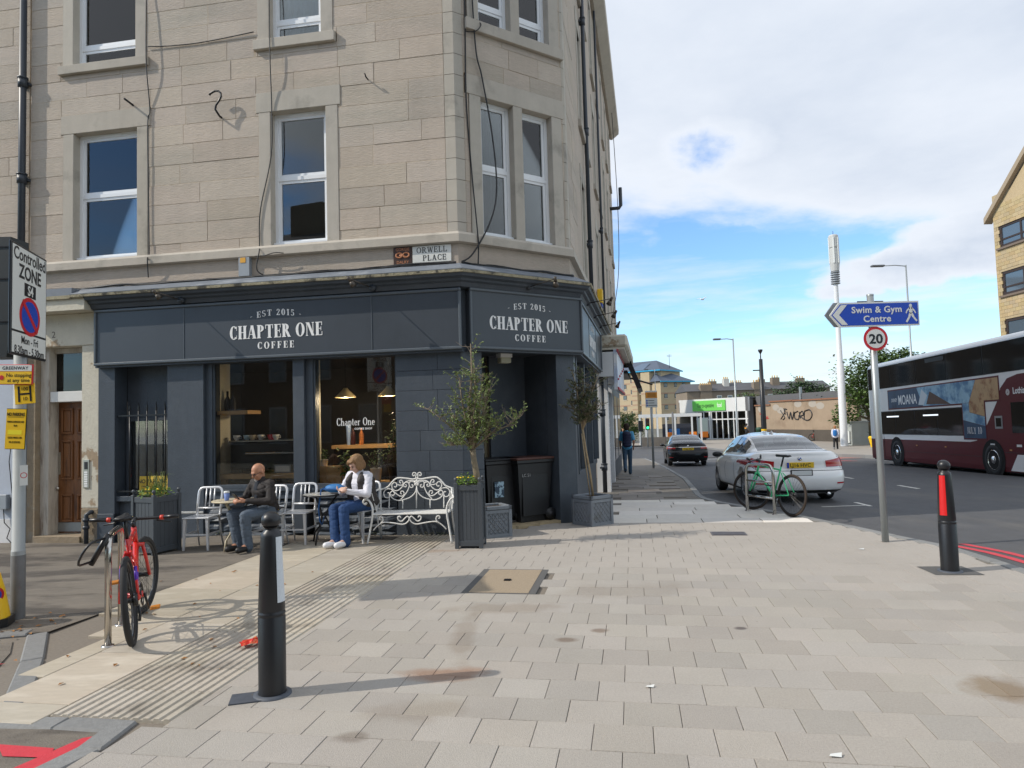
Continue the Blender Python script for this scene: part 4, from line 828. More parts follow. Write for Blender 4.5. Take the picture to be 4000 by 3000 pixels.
pot_plant('spindly aloe plant in the middle of the window ledge', -1.98, .3, .76, .05, .09, .42, .08, .12, 40, m_potw, seed=9)
for k, (s_, c, lb) in enumerate(((-2.33, (.3, .42, .7), 'stack of pale blue paper cups'), (-2.25, (.05, .01, .01), 'dark syrup bottle'), (-2.1, (.35, .12, .03), 'amber syrup bottle'))):
    t = wthing('cup_stack' if k == 0 else 'syrup_bottle', lb + ' on the counter behind the right window', 'cup stack' if k == 0 else 'bottle', s_, 1.3, 1.3); MB().lathe([(.03, 0), (.045, .3), (.045, .34), (0, .34)] if k == 0 else [(.04, 0), (.04, .18), (.015, .24), (.015, .28), (0, .28)], 12).build('body', mat('bar item ' + lb, c, .3), t)
cb = wthing('bar_counter', 'dark counter at the back of the shop behind the right window', 'counter', -1.9, 1.5, .05); MB().box(-.7, .8, -.3, .3, 1.19, 1.249).build('worktop', m_oak, cb); MB().box(-.68, .78, -.25, .28, 0, 1.189).build('front', m_blk, cb)
cu = wthing('customer', None, None, .55, .9, .05) if False else None
# ------------- the stair door of the tenement and the neighbour on the left
P('door_pier', m_greystone, -7.40, -7.24, -.0, .4, -.3, 3.6); P('door_pier', m_cream, -6.365, -6.043, -.012, .4, .42, 3.06, bev=.01); P('door_pier_base', m_greystone, -6.365, -6.043, -.02, .4, -.3, .418, bev=.015)
P('door_lintel', m_cream, -7.40, -6.043, -.01, .4, 3.065, 3.6, bev=.01); P('numeral_plate', m_cream, -6.95, -6.84, -.013, -.0105, 3.2, 3.34) if False else None
tx = text('2', .15, mat('faded numeral', (.16, .14, .12), .8), ten, -6.893, -.012, 3.215, ext=.001); 
P('door_post', mat('dirty white wood', (.50, .46, .40), .7, nv=.2, ns=9, stretch=(3, 3, .5), col2=(.25, .2, .16), c2s=3), -7.24, -7.08, .10, .4, -.2, 3.064)
P('door_post', mat('dirty white wood', (1, 1, 1)), -6.42, -6.366, .10, .4, -.2, 3.064)
P('transom_bar', mat('white gloss', (.72, .71, .68), .5, nv=.08, ns=5), -7.079, -6.421, .12, .4, 2.16, 2.33)
P('fanlight_frame', mat('dirty white wood', (1, 1, 1)), -7.079, -6.421, .2, .3, 2.98, 3.06); wd = P('fanlight', m_glass, -7.075, -6.425, .25, .256, 2.335, 2.975, bev=0)
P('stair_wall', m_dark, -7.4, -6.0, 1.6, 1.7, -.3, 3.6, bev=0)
dr = P('stair_door', m_wood, -7.076, -6.424, .30, .34, -.02, 2.155, bev=0)
for (x0, x1) in ((-7.02, -6.79), (-6.71, -6.48)):
    for (z0, z1) in ((.16, .62), (.86, 1.52), (1.62, 2.06)):
        b = MB(); w = .035; b.box(x0, x1, .275, .299, z0, z0 + w, bev=.008); b.box(x0, x1, .275, .299, z1 - w, z1, bev=.008); b.box(x0, x0 + w, .276, .299, z0 + w, z1 - w, bev=.008); b.box(x1 - w, x1, .276, .299, z0 + w, z1 - w, bev=.008); pn = b.build('panel_moulding', m_wood, dr); MB().box(x0 + .05, x1 - .05, .288, .299, z0 + .05, z1 - .05, bev=.006).build('panel', m_wood, dr)
MB().box(-7.07, -6.43, .292, .299, .0, .15).build('kick_plate', mat('zinc plate', (.3, .31, .31), .5, .6), dr); MB().box(-7.07, -7.02, .288, .299, .95, 1.32).build('push_plate', m_steel, dr); MB().ell((-7.04, .25, .72), (.03, .03, .03)).build('knob', m_steel, dr)
P('doorstep', m_greystone, -7.24, -6.366, -.04, .4, -.32, -.03)
ic = wthing('intercom', 'narrow steel entry phone panel on the peeling pier by the door', 'intercom', -6.262, -.014, .745); MB().box(-.055, .055, -.014, 0, 0, .46, bev=.004).build('plate', m_steel, ic); MB().box(-.03, .03, -.018, -.0145, .3, .42).build('speaker_grille', m_potb, ic)
for k in range(7): MB().box(-.03, .03, -.02, -.0145, .02 + k * .037, .045 + k * .037).build('button', m_white, ic)
gp = wthing('gas_riser_pipe', 'black iron gas pipe bent into the wall beside the door', 'gas pipe', -6.2, -.09, -.3); MB().tube([(0, 0, 0), (0, 0, .52), (.0, .0, .62), (.04, .04, .66), (.06, .12, .66)], .035, 9).build('pipe', m_pipe, gp)
for z in (.4, .52): MB().cyl((0, 0, z), (0, 0, z + .05), .05).build('collar', m_pipe, gp)
nb = thing('neighbouring_shop', 'pale blue grey painted shop wall left of the stair door', 'shop building', tuple(fpt(-8.6, 0, 0)), AF)
MB().box(-1.6, 1.10, .0, .5, -.4, 3.87).build('wall', mat('pale blue grey paint', (.46, .50, .57), .7, nv=.05, ns=3, bump=.3, bs=30), nb); MB().box(-1.6, 1.11, -.02, .0, -.4, .25).build('plinth', mat('white plinth paint', (.7, .7, .7), .7, nv=.1, ns=6), nb)
b = MB(); b.cyl((1.06, -.06, -.2), (1.06, -.06, 3.9), .04); b.build('downpipe', m_pipe, nb); MB().box(.7, .92, -.1, -.02, .42, .66, bev=.008).build('meter_box', m_gbox, nb)
b = MB(); b.tube([(.82, -.05, .42), (.85, -.06, .2), (.95, -.05, .1), (.9, -.06, -.05), (1.0, -.05, -.15)], .008, 5); b.tube([(1.0, -.05, 1.8), (.97, -.1, 1.2), (1.0, -.06, .6)], .007, 5); b.build('loose_wire', m_black, nb)
# further shops along the main street wall
ms = thing('butcher_shop', 'white shop unit with a red edged sign and grey roller shutter past the coffee shop', 'shop', tuple(FM @ RR @ Vector((5.5, 0, 0))), AR)
m_wcol = mat('white shop column', (.68, .69, .70), .6, nv=.06, ns=4); m_sred = mat('sign red', (.45, .02, .04), .5)
MB().box(.15, .5, -.22, .1, -.3, 2.6).build('column', m_wcol, ms); MB().box(3.6, 3.9, -.15, .1, -.5, 2.6).build('column', m_wcol, ms)
for k in range(24): MB().box(.5, 3.6, -.06 + .0, -.02, -.4 + k * .118, -.4 + k * .118 + .1).build('shutter_slat', mat('roller shutter', (.25, .26, .28), .5, .5), ms)
sg = MB().box(-.4, 3.9, -.5, -.42, 2.3, 3.25).build('sign_board', mat('white sign board', (.75, .76, .78), .5, col2=(.45, .52, .66), c2s=1.4, c2lo=.5, c2hi=.56), ms)
for z in (2.3, 3.2): MB().box(-.42, 3.92, -.525, -.501, z, z + .06).build('red_edge', m_sred, sg)
for k in range(5): MB().ell((-.3 + k * .9, -.51, 2.55 + k * .12), (.03, .03, .03), nu=6, nv=4).build('red_bracket', m_sred, sg)
MB().box(-.4, 3.9, -.41, .05, 2.62, 3.2).build('sign_box', m_wcol, ms); MB().box(-.3, 6, -.75, .1, 3.32, 3.62, bev=.05).build('cornice', m_cream, ms); MB().box(-.3, 6, -.68, .1, 3.26, 3.31).build('cornice_bed', m_cream, ms)
aw = thing('folded_awning', 'dark folded shop awning beyond the white sign', 'awning', tuple(FM @ RR @ Vector((9.6, -.1, 2.4))), AR)
MB().box(0, 3.5, -.9, -.75, -.2, .65, M=RX(-.35)).build('canvas_roll', m_blk, aw); MB().box(0, 3.5, -.5, 0, .55, .65).build('housing', m_blk, aw); MB().cyl((3.4, -.5, .6), (3.4, -1.25, .35), .03).build('arm', m_blk, aw)
MB(RR).box(9.4, 17.5, -.02, .31, -1.2, 3.69).build('shop_wall', m_grey, ten)
for k in range(3): MB(RR).box(10.2 + k * 2.4, 12 + k * 2.4, -.03, -.021, .2, 2.4).build('shop_window', m_glass, ten)
ab = wthing('alarm_box', 'yellow and blue alarm box high on the side wall', 'alarm box', 6.2, -.02, 4.55, RR, AR); MB().box(-.12, .12, -.14, 0, .0, .36, bev=.02).build('yellow_case', mat('alarm yellow', (.8, .5, .02), .5), ab); MB().box(-.12, .12, -.13, 0, -.12, -.002, bev=.02).build('blue_base', mat('alarm blue', (.03, .06, .3), .5), ab)
ft = wthing('flue_pipe', 'small dark flue elbow sticking out of the upper side wall', 'flue', 15.5, 0, 9.8, RR, AR); MB().tube([(0, 0, 0), (0, -.35, 0), (0, -.42, .1), (0, -.42, .8)], .07, 8).build('pipe', m_pipe, ft)
# ---------------------------------------------------------------- street furniture near the camera
m_boll = mat('black bollard paint', (.014, .015, .018), .38, nv=.1, ns=6, bump=.12, bs=30); m_galv = mat('galvanised steel', (.36, .39, .40), .45, .55, nv=.1, ns=5, stretch=(1, 1, .3))
m_refw = mat('white reflector', (.62, .66, .7), .3, nv=.12, ns=90); m_refr = mat('red reflector', (.62, .012, .012), .35); m_blue = mat('sign blue', (.008, .06, .45), .4); m_sgrey = mat('sign back grey', (.30, .32, .34), .5, .3)
m_yel = mat('sign yellow', (.85, .52, .01), .45); m_signw = mat('sign white', (.70, .71, .68), .45); m_signred = mat('sign red paint', (.55, .012, .02), .45); m_stain = mat('stainless tube', (.55, .52, .48), .22, 1., nv=.06, ns=12)
def bollard(label, x, y, refl, an, plate):
    t = thing('bollard', label, 'bollard', (x, y, zg(x, y)), 0, 'black bollards on the plaza edge')
    MB().lathe([(.082, 0), (.082, .47), (.0795, .475), (.0795, .485), (.082, .49), (.0815, .50), (.078, .505), (.078, .515), (.0805, .52), (.062, .96), (.058, .985), (.038, 1.0), (.036, 1.012), (.05, 1.02)], 28, cap=False).build('shaft', m_boll, t)
    MB().ell((0, 0, 1.058), (.059, .059, .055), nu=20, nv=12).build('ball_finial', m_boll, t)
    b = MB(); b.lathe([(.115, 0), (.112, .012), (.084, .016)], 28, cap=False)
    if plate: b.box(-.24, -.05, -.10, .06, .0, .008, M=RZ(.25))
    b.build('base_flange', mat('bollard base iron', (.07, .08, .10), .6, nv=.2, ns=20), t)
    b = MB(); n = 6; w = .42; vs = []
    for i in range(n + 1):
        a = an - w + 2 * w * i / n
        for z in (.565, .96): r = .0815 - (z - .52) * .0421 + .002; vs.append((r * cos(a), r * sin(a), z))
    b.add(vs, [[2 * i, 2 * i + 2, 2 * i + 3, 2 * i + 1] for i in range(n)], 0, True); b.build('reflector_strip', refl, t)
bollard('black bollard with a white reflector strip beside the ribbed crossing strip', -1.52, 4.31, m_refw, radians(-22), True)
bollard('black bollard with a red reflector strip near the road kerb', 4.33, 6.99, m_refr, radians(-143), False)
flat('asphalt_collar', [(4.1, 6.85), (4.55, 6.8), (4.58, 7.2), (4.14, 7.24)], .0035, mat('cover surround asphalt', (1, 1, 1)))
def roundel(t, z, r, y=-.03, num=None):
    d = MB(); M_ = T(0, y, z) @ RX(pi / 2); d.lathe([(0, -.002), (r, -.002), (r, .002), (0, .002)], 40, M=M_, sm=False); return d
# pole with the arrow sign and the 20 limit
pt = thing('sign_pole', 'grey steel pole carrying the blue arrow sign and speed limit roundel', 'sign pole', (4.585, 8.66, 0)); MB().cyl((0, 0, -.05), (-.0, 0, 3.08), .041, n=16).build('post', m_galv, pt); MB().lathe([(.043, 3.08), (.043, 3.1), (0, 3.11)], 14).build('cap', m_galv, pt); pt.rotation_euler = (0, -.006, 0)
def arrow(label, loc, rz, face, L_=1.0, h=.31, tipw=.15, mirror=1):
    t = thing('direction_sign', label, 'direction sign', loc, rz); q = [(-L_ / 2 - tipw + .03, 0), (-L_ / 2, -h / 2), (L_ / 2, -h / 2), (L_ / 2, h / 2), (-L_ / 2, h / 2)]; q = [(x * mirror, z) for x, z in q]
    if mirror < 0: q = q[::-1]
    MB().prism(q, -.012, .012, M=RX(pi / 2)).build('plate', face, t); return t
a1 = arrow('blue Swim & Gym Centre arrow sign pointing left with a walking figure', (4.625, 8.59, 2.835), 0, m_signw)
q = [(-.60, 0), (-.485, -.135), (.485, -.135), (.485, .135), (-.485, .135)]; MB().prism(q, .0125, .0145, M=RX(pi / 2)).build('blue_face', m_blue, a1)
MB().prism([(-.585, 0), (-.475, .125), (-.40, .125), (-.505, 0), (-.40, -.125), (-.475, -.125)], .0148, .0165, M=RX(pi / 2)).build('chevron', m_signw, a1)
text('Swim & Gym', .112, m_signw, a1, -.03, -.0165, .02, ext=.0008, bold=.0025, spacing=1.08); text('Centre', .112, m_signw, a1, -.03, -.0165, -.095, ext=.0008, bold=.0025, spacing=1.08)
b = MB(); Y = -.0165; fig = [((.40, .095), (.40, .095), .02)]
def bar(b, x0, z0, x1, z1, w, y=Y): 
    d = Vector((x1 - x0, z1 - z0)).normalized() * w / 2; b.add([(x0 - d.y, y, z0 + d.x), (x0 + d.y, y, z0 - d.x), (x1 + d.y, y, z1 - d.x), (x1 - d.y, y, z1 + d.x)], [[0, 1, 2, 3]])
b.lathe([(0, 0), (.019, 0)], 12, M=T(.395, Y, .10) @ RX(pi / 2), sm=False, cap=False)
for s_ in ((.395, .08, .395, .0, .042), (.39, .005, .37, -.05, .028), (.37, -.05, .335, -.11, .024), (.40, .005, .425, -.05, .028), (.425, -.05, .465, -.10, .022), (.385, .07, .345, .03, .018), (.345, .03, .335, .0, .015), (.405, .07, .44, .03, .018), (.44, .03, .455, .0, .015)): bar(b, *s_)
b.build('walking_figure', m_signw, a1)
for x in (-.05, .0): MB().box(x - .01, x + .05, .012, .035, -.1, -.06).build('clamp', m_galv, a1)
a2 = arrow('grey back of a second arrow sign behind the blue one', (4.63, 8.76, 2.86), radians(2.5), m_sgrey, 1.0, .31)
s20 = thing('speed_limit_sign', 'round white 20 limit sign with a red ring under the arrow sign', 'speed limit sign', (4.567, 8.585, 2.527))
roundel(s20, 0, .152, 0).build('red_ring', m_signred, s20); roundel(s20, 0, .118, -.003).build('white_face', m_signw, s20); text('20', .165, m_blk, s20, 0, -.0055, -.058, ext=.0008, bold=.005, sx=1.05); MB().box(-.17, .17, .02, .03, -.03, .175).build('backing_plate', m_blk, a2); 
# pole on the left with its signs
lp = thing('sign_post', 'grey lamp post carrying the parking zone signs on the left pavement', 'post', (-4.475, 6.25, zg(-4.44, 6.23) - .03)); MB().lathe([(.056, 0), (.056, .62), (.054, .63), (.052, .63), (.049, 3.25), (0, 3.25)], 20, cap=False).build('shaft', mat('grey post paint', (.31, .33, .33), .55, nv=.12, ns=6, stretch=(1, 1, .4)), lp); MB().lathe([(.057, 0), (.0575, .58), (.053, .6)], 20, cap=False).build('base_sleeve', mat('dark post base', (.15, .15, .15), .6, nv=.2, ns=9), lp)
AZ = radians(105)
zs = thing('parking_zone_sign', 'tall white Controlled ZONE S4 sign with the no waiting roundel', 'parking sign', (-4.435, 6.30, 2.835), AZ)
zw, zh = .78, 1.0
MB().box(-zw / 2, zw / 2, -.006, .014, -zh / 2, zh / 2, bev=.005).build('plate', m_blk, zs); MB().box(-zw / 2 + .022, zw / 2 - .022, -.009, -.0065, -zh / 2 + .225, zh / 2 - .022).build('white_face', m_signw, zs); MB().box(-zw / 2 + .022, zw / 2 - .022, -.009, -.0065, -zh / 2 + .022, -zh / 2 + .205).build('white_face', m_signw, zs)
text('Controlled', .158, m_blk, zs, 0, -.0105, .36, ext=.001, bold=.002); text('ZONE', .175, m_blk, zs, 0, -.0105, .205, ext=.001, bold=.004); MB().box(-.125, .125, -.0105, -.0092, .055, .175).build('black_box', m_blk, zs); text('S4', .125, m_signw, zs, 0, -.0125, .072, ext=.001, bold=.003)
M_ = T(0, -.0098, -.125) @ RX(pi / 2) @ Matrix.Diagonal((1.28, 1, 1, 1)); zr = MB().lathe([(0, 0), (.178, 0)], 36, M=M_, cap=False, sm=False).build('red_ring', m_signred, zs); MB().lathe([(0, .0015), (.142, .0015)], 36, M=M_, cap=False, sm=False).build('blue_disc', m_blue, zs)
b = MB(); bar(b, -.165, .005, .165, -.255, .045, -.0125); b.build('red_bar', m_signred, zs)
text('Mon - Fri', .098, m_blk, zs, 0, -.0105, -.385, ext=.001, bold=.001); text('8.30am - 5.30pm', .098, m_blk, zs, 0, -.0105, -.478, ext=.001, bold=.001, sx=.98)
hs = thing('signal_housing', 'dark grey back of a signal box fixed behind the zone sign', 'signal housing', (-4.74, 6.42, 2.35)); MB().prism([(-.12, .0), (.10, .0), (.13, .2), (.13, 1.12), (-.22, 1.12), (-.22, .3)], -.12, .12, M=RX(pi / 2)).build('case', mat('dark green grey case', (.03, .036, .038), .5), hs)
for z in (.32, .72, 1.02): MB().box(-.225, .135, -.125, .125, z, z + .012).build('seam', m_blk, hs)
gw = thing('greenway_sign', 'white and yellow Greenway no stopping sign with a red edge', 'road sign', (-4.43, 6.12, 2.17), radians(-4)); gw.rotation_euler = (0, .03, radians(-4))
MB().box(-.17, .17, -.006, .012, -.09, .09, bev=.004).build('plate', m_signred, gw); MB().box(-.164, .164, -.0085, -.0063, .03, .084).build('white_band', m_signw, gw); MB().box(-.164, .164, -.0085, -.0063, -.084, .026).build('yellow_band', m_yel, gw)
text('GREENWAY', .042, m_blk, gw, .01, -.0095, .043, ext=.0006, spacing=1.1); text('No stopping', .047, m_blk, gw, .045, -.0095, -.022, ext=.0006); text('at any time', .047, m_blk, gw, .045, -.0095, -.067, ext=.0006); roundel(gw, -.028, .021, -.0095).build('red_dot', m_signred, gw).location = (-.115, 0, 0)
hy = thing('hydrant_sign', 'small yellow hydrant H plate with black figures', 'hydrant sign', (-4.345, 6.13, 1.995), 0); hy.rotation_euler = (0, -.06, 0); MB().box(-.09, .09, -.004, .006, -.09, .09, bev=.003).build('plate', m_yel, hy)
for x in (-.058, .045): MB().box(x, x + .018, -.006, -.0045, -.07, .07).build('letter_bar', m_blk, hy)
MB().box(-.04, .045, -.006, -.0045, -.008, .008).build('letter_bar', m_blk, hy); text('100', .045, m_blk, hy, .003, -.006, .03, ext=.0006); text('10', .045, m_blk, hy, .003, -.006, -.058, ext=.0006)
npk = thing('parking_notice', 'yellow laminated NO PARKING notice strapped to the post', 'notice', (-4.41, 6.11, 1.685), 0); npk.rotation_euler = (0, .05, 0); MB().box(-.085, .085, -.004, .004, -.175, .175).build('card', m_yel, npk); MB().box(-.09, .09, .0045, .008, -.18, .18).build('backing', m_blk, npk)
text('NO PARKING', .042, m_blk, npk, 0, -.005, .115, ext=.0006, sx=.62, bold=.001); MB().box(-.07, .07, -.0052, -.0042, .104, .107).build('underline', m_blk, npk)
for z, s_ in ((.055, 'PARKING SUSPENDED HERE'), (.02, 'FROM'), (-.085, 'ILLEGAL PARKED CARS'), (-.125, 'WILL BE REMOVED')): text(s_, .024, m_blk, npk, 0, -.005, z, ext=.0005, sx=.5)
MB().box(-.065, .06, -.0052, -.0042, -.05, -.01).build('highlight', mat('highlighter yellow', (.9, .75, .02), .5), npk)
stk = thing('post_sticker', 'small white sticker with a red ring on the post', 'sticker', (-4.385, 6.182, 1.27), radians(35)); MB().box(-.03, .03, -.004, -.001, -.09, .09).build('paper', m_signw, stk); MB().lathe([(.02, 0), (.026, 0)], 16, M=T(0, -.0045, .0) @ RX(pi / 2), cap=False, sm=False).build('ring', m_signred, stk)
cn = thing('no_parking_cone', 'yellow plastic no waiting cone at the edge of the left pavement', 'cone', (-4.565, 6.0, zg(-4.5, 6)), .3); MB().lathe([(.17, .07), (.13, .3), (.095, .44), (.085, .455), (.05, .47), (0, .47)], 20).build('body', m_yel, cn); MB().prism([(.2 * cos(i * pi / 4 + .39), .2 * sin(i * pi / 4 + .39)) for i in range(8)], 0, .07).build('rubber_base', m_blk, cn)
M_ = RZ(.75) @ T(0, -.133, .27) @ RX(pi / 2 + .17); MB().lathe([(0, .0), (.075, .0)], 22, M=M_, cap=False, sm=False).build('red_ring', m_signred, cn); MB().lathe([(0, .003), (.055, .003)], 22, M=M_, cap=False, sm=False).build('blue_disc', m_blue, cn)
# cycle stands
def hoop(label, x0, y0, x1, y1, h, bars=(), r=.025):
    p, q = Vector((x0, y0, 0)), Vector((x1, y1, 0)); d = q - p; l = d.length; t = thing('cycle_stand', label, 'cycle stand', (x0, y0, zg(x0, y0)), math.atan2(d.y, d.x), 'stainless cycle stands')
    R_ = .13; pts = [(0, 0, -.05), (0, 0, h - R_)] + [(R_ - R_ * cos(a), 0, h - R_ + R_ * sin(a)) for a in [pi / 10 * i for i in range(1, 6)]] + [(l - R_ + R_ * sin(a), 0, h - R_ + R_ * cos(a)) for a in [pi / 10 * i for i in range(0, 6)]] + [(l, 0, -.05)]
    MB().tube(pts, r, 12).build('hoop', m_stain, t)
    for z in bars: MB().cyl((0, 0, z), (l, 0, z), r * .75, n=10).build('cross_bar', m_stain, t)
    for x in (0, l): MB().lathe([(r * 1.9, 0), (r * 1.8, .008), (r, .01)], 12, M=T(x, 0, 0), cap=False).build('foot_plate', m_stain, t)
hoop('polished steel cycle stand behind the red bicycle on the sandstone flags', -3.145, 5.36, -3.37, 5.93, .83)
hoop('steel cycle stand with two cross bars in front of the green bicycle', 4.22, 11.32, 3.98, 11.92, .80, (.26, .52), .026)
# bicycles: x forward, y left, wheels on z = 0
def bicycle(name_label, loc, heading, lean, steer, paint, accent, R=.34, wb=1.04, tyre=.024, kind=0):
    t = thing('bicycle', name_label, 'bicycle', loc, heading); t.rotation_euler = (lean, 0, heading)
    m_t = mat('bicycle tyre', (.018, .018, .019), .8) if kind == 0 else mat('tan wall tyre', (.035, .022, .014), .8); m_rim = mat('bicycle rim', (.03, .03, .032), .35, .3); m_sil = mat('bicycle silver', (.5, .5, .5), .3, .9)
    def wheel(x, M_=None):
        M0 = (M_ or I4)
        w = MB(M0); w.tube([(x + R_ * cos(a), 0, R + R_ * sin(a)) for R_ in [R - tyre] for a in [2 * pi * i / 40 for i in range(40)]], tyre, 8, closed=True); wo = w.build('wheel', m_t, t)
        w = MB(M0); w.tube([(x + (R - 2.1 * tyre) * cos(a), 0, R + (R - 2.1 * tyre) * sin(a)) for a in [2 * pi * i / 36 for i in range(36)]], .012, 6, closed=True); w.build('rim', m_rim, wo)
        w = MB(M0)
        for i in range(28): a = 2 * pi * i / 28; a2 = a + (.5 if i % 2 else -.5); sy = .03 if i % 4 < 2 else -.03; w.cyl((x + .02 * cos(a2), sy, R + .02 * sin(a2)), (x + (R - .05) * cos(a), 0, R + (R - .05) * sin(a)), .0016, n=3, sm=False)
        so = w.build('spokes', m_blk, wo); so['kind'] = 'stuff'; w = MB(M0); w.cyl((x, -.045, R), (x, .045, R), .02, n=10); w.build('hub', m_blk, wo); return wo
    wheel(0); hub = Vector((0, 0, R)); bb = Vector((.43, 0, .29)); st = Vector((.27, 0, .78)); hd, hb = Vector((.83, 0, .80)), Vector((.87, 0, .66))
    ax = (hd - hb).normalized(); axp = hb; S = T(*axp) @ Matrix.Rotation(steer, 4, ax) @ T(*(-axp))
    fwh = wheel(wb, S)
    f = MB(); r = .019 if kind == 0 else .015; f.cyl(bb, st, r * .9, n=8); f.cyl(bb, hb, r * 1.25, n=8); f.cyl(st - Vector((0, 0, .06)) + Vector((.01, 0, 0)), hd - Vector((0, 0, .03)), r, n=8); f.cyl(hd, hb, r * 1.15, n=10); f.cyl(bb - Vector((0, .06, 0)), bb + Vector((0, .06, 0)), .026, n=10)
    f.build('frame', paint, t)
    f = MB()
    for y in (-.055, .055): f.tube([bb + Vector((-.03, y * .4, 0)), bb.lerp(hub, .5) + Vector((0, y, 0)), hub + Vector((0, y * 1.15, 0))], r * .6, 7); f.tube([st + Vector((-.02, y * .3, -.1)), hub.lerp(st, .55) + Vector((0, y * .9, 0)), hub + Vector((0, y * 1.15, 0))], r * .55, 7)
    f.build('rear_stays', paint, t)
    f = MB(S); fh = Vector((wb, 0, R))
    for y in (-.055, .055): f.tube([hb + Vector((0, y, -.02)), hb.lerp(fh, .5) + Vector((0, y, 0)), fh + Vector((0, y * .95, 0))], .015, 8)
    f.cyl(hb + Vector((0, -.07, -.02)), hb + Vector((0, .07, -.02)), .017, n=8); f.build('fork', paint if kind else accent, t)
    h = MB(S); top = hd + ax * .05; h.cyl(hd, top, .017, n=8); c = top + Vector((.07, 0, .015)); h.cyl(top, c, .016, n=8)
    if kind == 0: h.tube([c + Vector((-.03, .36, .01)), c + Vector((-.0, .15, .0)), c, c + Vector((0, -.15, 0)), c + Vector((-.03, -.36, .01))], .013, 8)
    else: h.tube([c + Vector((.03, .26, .05)), c + Vector((0, .2, .0)), c, c + Vector((0, -.2, 0)), c + Vector((.03, -.26, .05))], .012, 8)
    ho = h.build('handlebar', m_blk, t); h = MB(S)
    for y in (-1, 1):
        if kind == 0: h.cyl(c + Vector((-.015, .24 * y, .005)), c + Vector((-.031, .365 * y, .01)), .018, n=8)
        else: h.cyl(c + Vector((.005, .2 * y, .02)), c + Vector((.03, .26 * y, .05)), .016, n=8)
    h.build('grip', m_blk, ho)
    if kind == 0:
        h = MB(S)
        for y in (-1, 1): h.cyl(c + Vector((-.01, .205 * y, .002)), c + Vector((-.012, .235 * y, .004)), .021, n=8)
        h.build('grip_clamp', mat('clamp red', (.6, .04, .02), .4), ho)
    h = MB(S)
    for y in (-1, 1): h.tube([c + Vector((0, .17 * y, -.02)), c + Vector((.05, .2 * y, -.035)), c + Vector((.03, .28 * y, -.045))], .007, 6)
    h.tube([c + Vector((.02, .1, 0)), c + Vector((.1, .05, -.1)), hb + Vector((.0, .03, .03))], .004, 5); h.build('brake_lever', m_blk, ho)
    s_ = MB(); sp_ = st + (st - bb).normalized() * .16; s_.cyl(st, sp_, .014, n=8); s_.build('seat_post', m_blk, t)
    s_ = MB(); prof = [(-.14, .072), (-.1, .078), (-.03, .06), (.05, .028), (.13, .02), (.15, .012)]; vs = []
    for x, w in prof: vs += [(x, -w, 0), (x, -w * .6, .022), (x, 0, .012 if x < .0 else .022), (x, w * .6, .022), (x, w, 0), (x, 0, -.02)]
    s_.add(vs, [[i * 6 + j, i * 6 + (j + 1) % 6, (i + 1) * 6 + (j + 1) % 6, (i + 1) * 6 + j] for i in range(5) for j in range(6)] + [[5, 4, 3, 2, 1, 0], [30, 31, 32, 33, 34, 35]], 0, True, T(*(sp_ + Vector((.03, 0, .02))))); s_.build('saddle', m_blk, t)
    d = MB(); d.tube([bb + Vector((.09 * cos(a), -.05, .09 * sin(a))) for a in [2 * pi * i / 24 for i in range(24)]], .006, 5, closed=True); d.cyl(bb + Vector((0, -.05, 0)), bb + Vector((0, -.047, 0)), .05, n=14); co = d.build('chainring', m_blk, t)
    ca = radians(-60 if kind == 0 else -80); cv = Vector((cos(ca), 0, sin(ca))) * .17
    d = MB(); d.cyl(bb + Vector((0, -.07, 0)), bb + cv + Vector((0, -.08, 0)), .011, .009, 6); d.cyl(bb + Vector((0, .07, 0)), bb - cv + Vector((0, .08, 0)), .011, .009, 6); d.build('crank', m_sil if kind else m_blk, t)
    for sgn, y in ((1, -.13), (-1, .13)): p = bb + cv * sgn; MB().cbox((p.x, y, p.z), (.09, .075, .02), bev=.004).build('pedal', mat('pedal amber', (.55, .2, .02), .4) if kind == 0 else m_blk, t)
    d = MB(); d.tube([hub + Vector((.0, -.05, .045)), bb + Vector((0, -.05, .092))], .004, 4); d.tube([hub + Vector((.02, -.055, -.16)), bb + Vector((0, -.05, -.09))], .004, 4); d.tube([hub + Vector((.03, -.055, -.05)), hub + Vector((.05, -.06, -.12)), hub + Vector((.02, -.055, -.17))], .012, 6); d.cyl(hub + Vector((0, -.06, 0)), hub + Vector((0, -.035, 0)), .05, n=14); d.build('chain_and_derailleur', m_blk, t)
    return t, dict(bb=bb, hub=hub, st=st, hd=hd, hb=hb)
m_redb = mat('red bicycle paint', (.62, .022, .015), .3, coat=.5); m_purp = mat('violet decal', (.10, .03, .42), .35)
rb, J = bicycle('red mountain bicycle locked to the steel hoop', (-2.95, 5.36, zg(-2.9, 5.4)), radians(114), radians(-5), radians(-16), m_redb, m_redb)
b = MB(); b.cyl(J['bb'].lerp(J['hb'], .15), J['bb'].lerp(J['hb'], .4), .0255, n=8); b.build('frame_decal', m_purp, rb); b = MB()
for y in (-.0, ): b.box(.18, .20, -.012, .012, .60, .72, M=RY(0))
b = MB(); b.cyl(J['hub'].lerp(J['st'], .3) + Vector((0, .054, 0)), J['hub'].lerp(J['st'], .52) + Vector((0, .05, 0)), .0125, n=7); b.cyl(J['hub'].lerp(J['st'], .3) + Vector((0, -.054, 0)), J['hub'].lerp(J['st'], .52) + Vector((0, -.05, 0)), .0125, n=7); b.build('stay_decal', m_purp, rb)
MB().cbox((.205, 0, .66), (.03, .055, .035), bev=.006).build('rear_reflector', mat('reflector red', (.4, .01, .01), .2), rb)
